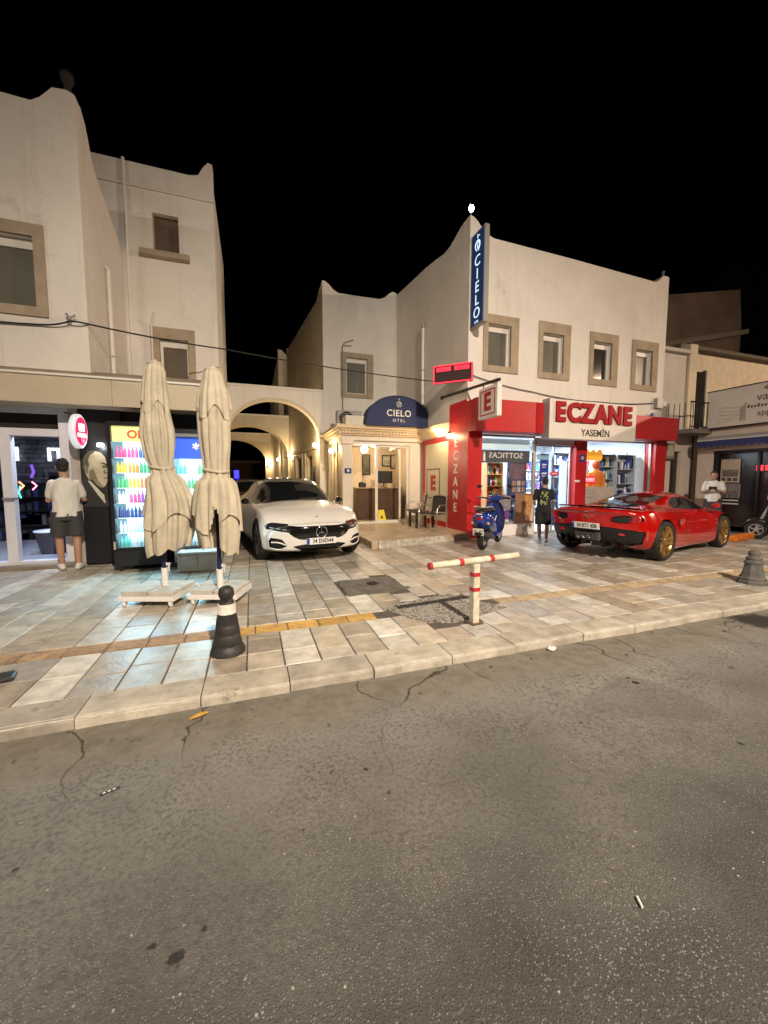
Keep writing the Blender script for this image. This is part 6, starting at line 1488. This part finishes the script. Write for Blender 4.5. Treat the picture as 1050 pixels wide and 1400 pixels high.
# ---------------------------------------------------------------- red sports car
def sports(label, loc, rz):
    t = thing('sports_car', label, 'car', loc, rz); paint = mat('racing_red', (.38,.005,.004), .16, coat=1.0, spec=.5)
    xs = [-2.16,-1.95,-1.7,-1.4,-1.0,-.6,-.2,.15,.5,.85,1.15,1.5,1.85,2.1,2.2]
    tab = dict(zb=[.30,.22,.17,.15,.13,.12,.12,.12,.12,.12,.12,.12,.13,.16,.2],
        zt=[.93,.945,.955,.97,1.03,1.125,1.195,1.205,1.13,.98,.84,.765,.67,.58,.52],
        hw=[.90,.945,.968,.972,.955,.925,.915,.92,.93,.945,.96,.95,.90,.80,.72],
        zw=[.60,.60,.60,.60,.56,.50,.46,.45,.45,.48,.50,.48,.44,.40,.38],
        hs=[.80,.84,.86,.865,.85,.83,.82,.83,.84,.86,.86,.84,.77,.64,.55],
        zs=[.86,.885,.91,.905,.875,.845,.825,.815,.80,.80,.795,.745,.645,.55,.48],
        hr=[.68,.66,.63,.60,.57,.55,.53,.53,.55,.60,.63,.60,.52,.42,.36],
        zr=[.90,.92,.93,.94,.985,1.06,1.115,1.12,1.05,.91,.80,.745,.655,.565,.505])
    gf = lambda y, z: -.42*(abs(y)/.75)**2
    gr = lambda y, z: .24*(abs(y)/.9)**2.4 + .10*max(0,(.55-z)/.3) - .06*max(0,(z-.82)/.1) - .02
    rows = car_skin(xs, tab, gf, gr)
    wh = [(1.23,.345,.385),(-1.42,.355,.395)]
    sw = [(.80,.855),(.55,.985),(.2,1.085),(-.1,1.105),(-.38,1.075),(-.62,.985),(-.72,.905),(-.2,.872),(.4,.855)]
    qw = [(-.70,.90),(-.60,.99),(-.42,1.05),(-.74,1.0),(-1.02,.93),(-1.0,.915)]
    def cls(c, n):
        x, y, z = c.x, abs(c.y), c.z
        if x < -1.95 and n.x < -.12:
            if z < .61-.05*(y/.8)**2 and y < .88-.14*max(0,(.5-z)/.4): return 'rear_diffuser'
            pod = [(.40,.70),(.43,.79),(.60,.82),(.83,.815),(.86,.78),(.84,.72),(.60,.675)]
            if inpoly(y, z, pod): return ('lamp_recess','lamp_recess')
        if z < .165: return 'sill'
        if abs(n.y) > .3 and inpoly(x, z, sw): return ('side_window','side_window')
        if .12 < x < .98 and n.z > .2 and y < cat_curve([.1,.5,1.],[.47,.56,.66], x) and z > .86: return 'windshield'
        if -1.72 < x < -.45 and n.z > .35 and y < cat_curve([-1.75,-1.2,-.6,-.4],[.42,.48,.50,.46], x): return 'engine_window'
        if abs(n.y) > .5 and inpoly(x, z, [(-.62,.40),(-.78,.46),(-.86,.66),(-.70,.74),(-.62,.60)]): return None if False else 'body'
        return 'body'
    pb_ = mat('matt_black'); gp = mat('gloss_black')
    mats = {'body': (paint,0), 'rear_diffuser': (pb_,-.02), 'lamp_recess': (pb_,-.03), 'sill': (pb_,0), 'side_window': (carglass,-.006), 'windshield': (carglass,-.004), 'engine_window': (carglass,-.006)}
    car_parts(t, rows, cls, mats, wh, 0); wheel_wells(t, wh, .955)
    gold = mat('bronze_alloy', (.42,.27,.10), .3, metal=.9)
    for (wx, wz, _) in wh:
        for s in (-1,1): tyre_rim(t, 'wheel', (wx, s*.845, wz), wz, .27 if wx < 0 else .23, gold, tyrem, 10, .76, .16)
    shut_lines(t, rows, [[(.78,.84),(.84,.62),(.74,.30),(.55,.22),(-.30,.22),(-.50,.40),(-.56,.66),(-.66,.88)], [(-1.02,.90),(-1.02,.78)], [(.86,.80),(.98,.72)]])
    rx = min(p[0] for r in rows for p in r if p[1] < .05)
    lens = mat('tail_lens', (.65,.55,.52), .1, coat=.5, emit=.0); ring = mat('tail_ring', (.45,.01,.012), .2, coat=.5)
    for s in (-1,1):
        l = MB().lathe([(.058,-.015),(.078,-.035),(.085,-.02),(.085,.05)], (rx+.215,s*.74,.765), 24, ax=0); lo = l.build('tail_light', ring, t)
        MB().lathe([(.001,-.012),(.057,-.012),(.057,.02)], (rx+.215,s*.74,.765), 20, ax=0).build('lens', lens, lo)
        for k in range(4):   # diffuser fins
            y = .10+.17*k
            MB().slab([(rx+.03+.05*k*k*.3,.23),(rx+.07+.05*k*k*.3,.40),(rx+.30,.40),(rx+.34,.22)], [], lambda u,v,w: (u,s*(y+w),v), 0, .012).build('diffuser_fin', gp, t)
        MB().sphere((.55,s*1.0,.93), .085, 14, (1.1,.9,.62)).build('mirror', paint, t); MB().tube([(.60,s*.84,.85),(.57,s*.95,.91)], .02, 6).build('mirror_stalk', paint, t)
        # rear brake style slots and reflectors
        MB().bbox(rx+.135,rx+.15,*sorted((s*.52,s*.62)),.46,.50,.004).build('reflector', ring, t)
        MB().grid(10, 6, lambda u, v: (-.66-.22*u, s*(.935+.004-.03*math.sin(PI*u)*math.sin(PI*v)), .50+.22*v-.10*u*(1-v))).build('side_scoop', mat('racing_red'), t, fix=False)
        # louvres over the engine lid
        for k in range(3): MB().slab([(-1.62-.0,s*.44),(-1.60,s*.24),(-1.52,s*.24),(-1.54,s*.45)], [], lambda u,v,w: (u+k*.13, v, .952+.012*k+w), 0, .004).build('lid_louvre', pb_, t)
    # lip spoiler
    MB().grid(30, 5, lambda u, v: (rx+.13+.22*abs(u*2-1)**2.4-.09*v, (u*2-1)*.78, .935+.035*v-.02*abs(u*2-1)**3)).build('tail_spoiler', gp, t, fix=False)
    pl = MB().bbox(-.008,.008,-.26,.26,-.056,.056,.004).build('number_plate', mat('plate_white'), t, loc=(rx-.015,0,.60), rot=(0,R(-8),0))
    MB().box(-.0095,-.0082,.215,.258,-.054,.054).build('plate_band', mat('plate_blue'), pl)
    text('lettering', '34 BTT 458', black, pl, .10, Matrix(((0,0,-1,-.0095),(-1,0,0,-.022),(0,1,0,0),(0,0,0,1))), .0008, .002, sx=.78)
    hs_ = MB().tube([(rx+.012,-.02,.76),(rx+.008,.0,.80),(rx+.01,.015,.775),(rx+.01,.03,.80)], .007, 5).tube([(rx+.01,.0,.78),(rx+.01,-.015,.735)], .006, 5); hs_.build('emblem', mat('chrome'), t)
    MB().bbox(rx+.0,rx+.06,-.05,.05,.855,.868,.003).build('name_badge', mat('chrome'), t)
    for k in (-1,0,1): MB().lathe([(.04,0),(.05,-.05),(.045,-.052),(.035,-.01)], (rx+.03,k*.11,.40), 16, ax=0).build('exhaust_tip', mat('dark_chrome', (.2,.2,.2), .3, metal=1), t)
    MB().bbox(rx+.04,rx+.10,-.24,.24,.32,.48,.02).build('exhaust_surround', mat('exhaust_grey', (.06,.06,.06), .5), t)
    return t
ra = R(12.5); fwd = Vector((math.cos(ra), math.sin(ra), 0)); rt = Vector((math.sin(ra), -math.cos(ra), 0))
# rear right tyre touches (6.9,4.74), front right (9.5,5.32)
ctr = Vector((6.93,4.78,0)) + fwd*1.42 - rt*.93
sports('red low sports car with bronze wheels parked askew before the pharmacy', ctr, ra)
# ================================================================ people
def cone(mb, p0, p1, r0, r1, n=14):
    p0, p1 = Vector(p0), Vector(p1); d = p1-p0; L = d.length
    if L < 1e-6: return mb.sphere(p0, r0, n)
    d.normalize(); pts = []; rs = []
    for k in range(5):
        a = PI/2*(1-k/4); pts.append(p0-d*r0*math.sin(a)); rs.append(max(.0005, r0*math.cos(a)))
    for k in range(1, 5): pts.append(p0.lerp(p1, k/5)); rs.append(r0+(r1-r0)*k/5)
    for k in range(5):
        a = PI/2*k/4; pts.append(p1+d*r1*math.sin(a)); rs.append(max(.0005, r1*math.cos(a)))
    return mb.tube(pts, rs, n)
def fuse(name, mb, m, parent, voxel=.009, smooth=6, fac=.5):
    """weld overlapping closed shapes into one continuous skin"""
    o = mb.build(name, m, None); md = o.modifiers.new('r', 'REMESH'); md.mode = 'VOXEL'; md.voxel_size = voxel; md.use_smooth_shade = True
    if smooth:
        sm = o.modifiers.new('s', 'SMOOTH'); sm.iterations = smooth; sm.factor = fac
    dg = bpy.context.evaluated_depsgraph_get(); me = bpy.data.meshes.new_from_object(o.evaluated_get(dg)); old = o.data
    o.modifiers.clear(); o.data = me; bpy.data.meshes.remove(old); me.name = name
    if not me.materials: me.materials.append(m)
    o.parent = parent; return o
def torso(mb, secs, n=24):
    """stack of ellipses (x, y, z, rx, ry)"""
    vs = []; 
    for (x, y, z, rx, ry) in secs:
        for k in range(n): a = 2*PI*k/n; vs.append((x+rx*math.cos(a), y+ry*math.sin(a), z))
    fs = [(i*n+k, i*n+(k+1)%n, (i+1)*n+(k+1)%n, (i+1)*n+k) for i in range(len(secs)-1) for k in range(n)]
    fs += [tuple(range(n)), tuple(range((len(secs)-1)*n, len(secs)*n))]
    return mb.add(vs, fs, True)
def hand(mb, wrist, palm_dir, up, side, curl=.5, s=1.):
    """palm and five bent fingers; side=+1 thumb towards +(palm x up)"""
    w = Vector(wrist); d = Vector(palm_dir).normalized(); u = Vector(up); u = (u-d*u.dot(d)).normalized(); t = d.cross(u)*side
    cone(mb, w, w+d*.05*s, .026*s, .03*s, 10); cone(mb, w+d*.03*s+t*.022*s, w+d*.085*s+t*.02*s, .019*s, .016*s, 8); cone(mb, w+d*.03*s-t*.02*s, w+d*.08*s-t*.022*s, .019*s, .015*s, 8)
    for k, ln in enumerate((.068,.078,.072,.056)):
        b = w+d*.085*s+t*(.03-.02*k)*s; m1 = b+(d*math.cos(curl*.6)-u*math.sin(curl*.6))*ln*.5*s; m2 = m1+(d*math.cos(curl*1.6)-u*math.sin(curl*1.6))*ln*.5*s
        cone(mb, b, m1, .0095*s, .0088*s, 8); cone(mb, m1, m2, .0088*s, .0075*s, 8)
    b = w+d*.03*s+t*.03*s; m1 = b+(d*.6+t*.7-u*.2).normalized()*.04*s; cone(mb, b, m1, .0115*s, .010*s, 8); cone(mb, m1, m1+(d*.9+t*.1-u*.4).normalized()*.032*s, .010*s, .008*s, 8)
def person(label, loc, rz, J, shirt, pants, skin, hairm, shoe, s=1., short_len=.5, sleeve=.55, group=None):
    t = thing('person', label, 'person', loc, rz); t.scale = (s,s,s)
    b = MB()
    hd = Vector(J['head']); nk = Vector(J['neck'])
    b.sphere(hd+Vector((0,.0,.02)), .098, 20, (.80,1.0,1.16)); b.sphere(hd+Vector((0,.03,-.055)), .068, 16, (.88,.95,1.0)); cone(b, nk, hd+Vector((0,-.015,-.06)), .058, .054)
    b.sphere(hd+Vector((0,.098,-.012)), .016, 8, (.8,1.1,1.4)); b.sphere(hd+Vector((0,.09,-.085)), .022, 8, (1,.8,.8))
    for e in (-1,1): b.sphere(hd+Vector((e*.080,-.005,-.005)), .026, 10, (.4,.8,1.2)); b.sphere(hd+Vector((e*.034,.078,.028)), .022, 8, (1.2,.7,.5))
    torso(b, [(0,0,.90,.14,.10),(0,0,1.05,.135,.095),(0,0,1.25,.155,.105),(0,0,1.38,.15,.09),(nk.x,nk.y,nk.z-.03,.06,.055)])
    for sd in ('L','R'):
        h, k, a = (Vector(J[q+sd]) for q in ('hip','knee','ankle')); cone(b, h, k, .082, .056); cone(b, k, k.lerp(a,.35)+Vector((0,-.012,0)), .053, .055); cone(b, k.lerp(a,.35)+Vector((0,-.012,0)), a, .053, .036); cone(b, a, a+Vector((0,.09,-.045)), .036, .03)
        q, e, w_ = (Vector(J[x+sd]) for x in ('sho','elb','wri')); cone(b, q, e, .040, .038); cone(b, e, w_, .041, .027)
        hand(b, w_, J['hdir'+sd], J['hup'+sd], 1 if sd == 'L' else -1, J.get('curl',.6))
    fuse('body', b, skin, t, .0072, 5)
    # shirt
    c = MB(); lo = J.get('shirt_lo', .88)
    torso(c, [(0,.0,lo,.185,.135),(0,.0,lo+.1,.18,.135),(0,0,1.1,.172,.13),(0,0,1.25,.180,.130),(0,-.005,1.35,.172,.118),(0,-.01,1.43,.135,.09),(nk.x,nk.y,nk.z+.005,.072,.066)])
    for sd in ('L','R'):
        q, e = Vector(J['sho'+sd]), Vector(J['elb'+sd]); m_ = q.lerp(e, sleeve+.2); cone(c, q+Vector((0,0,-.005)), m_, .061, .056)
    rnd = random.Random(hash(label) % 1000)
    so_ = fuse('shirt', c, shirt, t, .009, 5)
    for v in so_.data.vertices:
        p = v.co; am = .015*noise.noise((p.x*9, p.y*9, p.z*4.5+rnd.random()*0))+.009*noise.noise((p.x*19,p.y*19,p.z*9))
        v.co = p + v.normal*am
    # shorts
    d = MB(); torso(d, [(0,0,.80,.165,.125),(0,0,.90,.172,.128),(0,0,.98,.158,.118)])
    for sd in ('L','R'):
        h, k = Vector(J['hip'+sd]), Vector(J['knee'+sd]); e = h.lerp(k, short_len+.3); dr = (k-h).normalized(); uu = dr.orthogonal().normalized(); pts = [h+Vector((0,0,.04)), h.lerp(e,.5), e]
        d.tube(pts, [.105,.108,.112], 20)
    fuse('shorts', d, pants, t, .009, 4)
    # shoes
    for sd in ('L','R'):
        a = Vector(J['ankle'+sd]); f = MB(); ft = Vector(J.get('toe'+sd, (0,1,0)))
        p = Vector((a.x,a.y,a.z-.085+.045)); cone(f, p-ft*.04+Vector((0,0,.0)), p+ft*.10, .043, .042); cone(f, p+ft*.10, p+ft*.165+Vector((0,0,-.008)), .042, .034); cone(f, a, p, .043, .045)
        so2 = fuse('shoe', f, shoe, t, .009, 3)
        for v in so2.data.vertices: v.co.z = max(v.co.z, a.z-.085)
    # hair
    h2 = MB(); h2.sphere(hd+Vector((0,-.022,.055)), .098, 18, (.88,.97,1.02)); h2.sphere(hd+Vector((0,-.05,-.0)), .078, 14, (.98,.72,1.05)); h2.sphere(hd+Vector((0,.045,.098)), .055, 12, (1.25,.85,.65))
    for k in range(22):
        a_ = 2*PI*k/22+.3*k; h2.sphere(hd+Vector((.062*math.cos(a_)*(.5+.5*((k*7)%5)/5), -.02+.07*math.sin(a_)*(.5+.5*((k*3)%4)/4), .115+.02*((k*5)%3)/3-.03*((k*7)%5)/5)), .022, 8, (1,1.2,.9))
    ho = fuse('hair', h2, hairm, t, .009, 3)
    for v in ho.data.vertices: v.co = v.co + v.normal*.008*noise.noise(v.co*38)
    # eyes and mouth
    for e in (-1,1):
        ey = MB().sphere(hd+Vector((e*.034,.088,.012)), .0105, 8).build('eye', mat('eye_white', (.6,.58,.55), .3), t); MB().sphere(hd+Vector((e*.034,.0965,.012)), .005, 6).build('iris', black, ey)
    MB().sphere(hd+Vector((0,.104,-.052)), .012, 8, (1.8,.4,.35)).build('mouth', mat('lips', (.32,.12,.09), .5), t)
    return t
skin = mat('skin', (.42,.235,.15), .5, var=.08, vscale=8); hairb = mat('black_hair', (.012,.010,.009), .55, bump=.6, bscale=160); wsh = mat('white_cotton', (.66,.63,.58), .85, bump=.2, bscale=60); dgr = mat('charcoal_cotton', (.045,.044,.043), .85, bump=.2, bscale=60); snk = mat('white_sneaker', (.62,.60,.56), .6)
J1 = dict(head=(-.02,.05,1.635), neck=(0,.0,1.47), hipL=(-.095,0,.90), kneeL=(-.115,.05,.49), ankleL=(-.10,.02,.085), hipR=(.095,0,.90), kneeR=(.115,.0,.49), ankleR=(.12,-.06,.085), toeL=(-.3,.95,0), toeR=(.25,.97,0),
    shoL=(-.15,.0,1.39), elbL=(-.225,.10,1.12), wriL=(-.17,.30,1.22), hdirL=(.3,.6,.5), hupL=(0,.5,1), shoR=(.15,0,1.39), elbR=(.225,.09,1.12), wriR=(.10,.30,1.16), hdirR=(-.7,.6,.2), hupR=(0,.4,1), shirt_lo=.86)
person('person in white T-shirt, dark shorts and white trainers standing at the kiosk door', (-2.80,7.42,0), R(14), J1, wsh, dgr, skin, hairb, snk, 1.0, .55)
bagt = thing('paper_packet', 'blue and white packet held up by the person at the kiosk door', 'packet', (-3.06,7.70,1.17), R(30)); pk = MB().grid(12, 12, lambda u, v: (.09*math.cos(2*PI*u)*(1+.15*noise.noise((u*4,v*4,0))), .05*math.sin(2*PI*u), .22*v+.01*noise.noise((u*6,v*6,3))), True); pk.build('packet_body', mat('packet_paper', (.45,.55,.68), .5, var=.5, vscale=14, col2=(.7,.7,.7)), bagt, fix=False)
J2 = dict(J1); J2.update(dict(head=(.03,.07,1.62), neck=(.01,.0,1.47), shoL=(-.18,0,1.40), elbL=(-.24,.02,1.12), wriL=(-.20,.2,1.02), hdirL=(.2,.9,.1), hupL=(0,0,1), shoR=(.18,0,1.40), elbR=(.25,.0,1.13), wriR=(.24,.18,1.06), hdirR=(-.2,.9,.1), kneeL=(-.10,.0,.49), ankleL=(-.10,-.12,.10), kneeR=(.11,.06,.49), ankleR=(.10,.06,.085), shirt_lo=.84))
blk = mat('black_cotton', (.010,.010,.013), .8)
boy = person('child in black T-shirt with a yellow green back print, black shorts and white trainers', (6.35,7.15,0), R(-32), J2, blk, blk, skin, hairb, snk, .86, .68)
# back print, laid on the shirt: jagged pale green shapes
pr = mat('print_green', (.38,.46,.16), .7, var=.5, vscale=22, col2=(.08,.10,.04))
gp_ = MB(); rg = random.Random(5)
for k in range(26):
    cx, cz = rg.uniform(-.105,.075), rg.uniform(1.02,1.36); w_, h_ = rg.uniform(.012,.028), rg.uniform(.02,.05)
    yb = lambda x: -.145+.30*x*x*1.6
    gp_.add([(cx-w_,yb(cx-w_),cz),(cx,yb(cx),cz-h_),(cx+w_,yb(cx+w_),cz),(cx,yb(cx),cz+h_)], [(0,1,2,3)])
po = gp_.build('back_print', pr, boy, fix=False)
sm_ = po.modifiers.new('th', 'SOLIDIFY'); sm_.thickness = .004
J3 = dict(J1); J3.update(dict(head=(.0,.075,1.60), neck=(0,.0,1.47), shoL=(-.168,0,1.405), elbL=(-.235,.05,1.13), wriL=(-.08,.26,1.20), hdirL=(.6,.55,.2), hupL=(0,.4,1), shoR=(.168,0,1.405), elbR=(.235,.05,1.13), wriR=(.08,.26,1.20), hdirR=(-.6,.55,.2), hupR=(0,.4,1)))
person('person in white T-shirt looking at a phone beside the agency window', (12.35,7.25,0), R(118), J3, wsh, dgr, skin, mat('brown_hair', (.03,.018,.012), .55, bump=.6, bscale=160), snk, .98, .55)
phn = thing('mobile_phone', 'dark mobile phone held by the person beside the agency window', 'phone', (12.35+.33*math.cos(R(208)),7.25+.33*math.sin(R(208)),1.17), R(118)); MB().bbox(-.09,.09,-.006,.006,0,.1,.004).build('phone_body', black, phn)
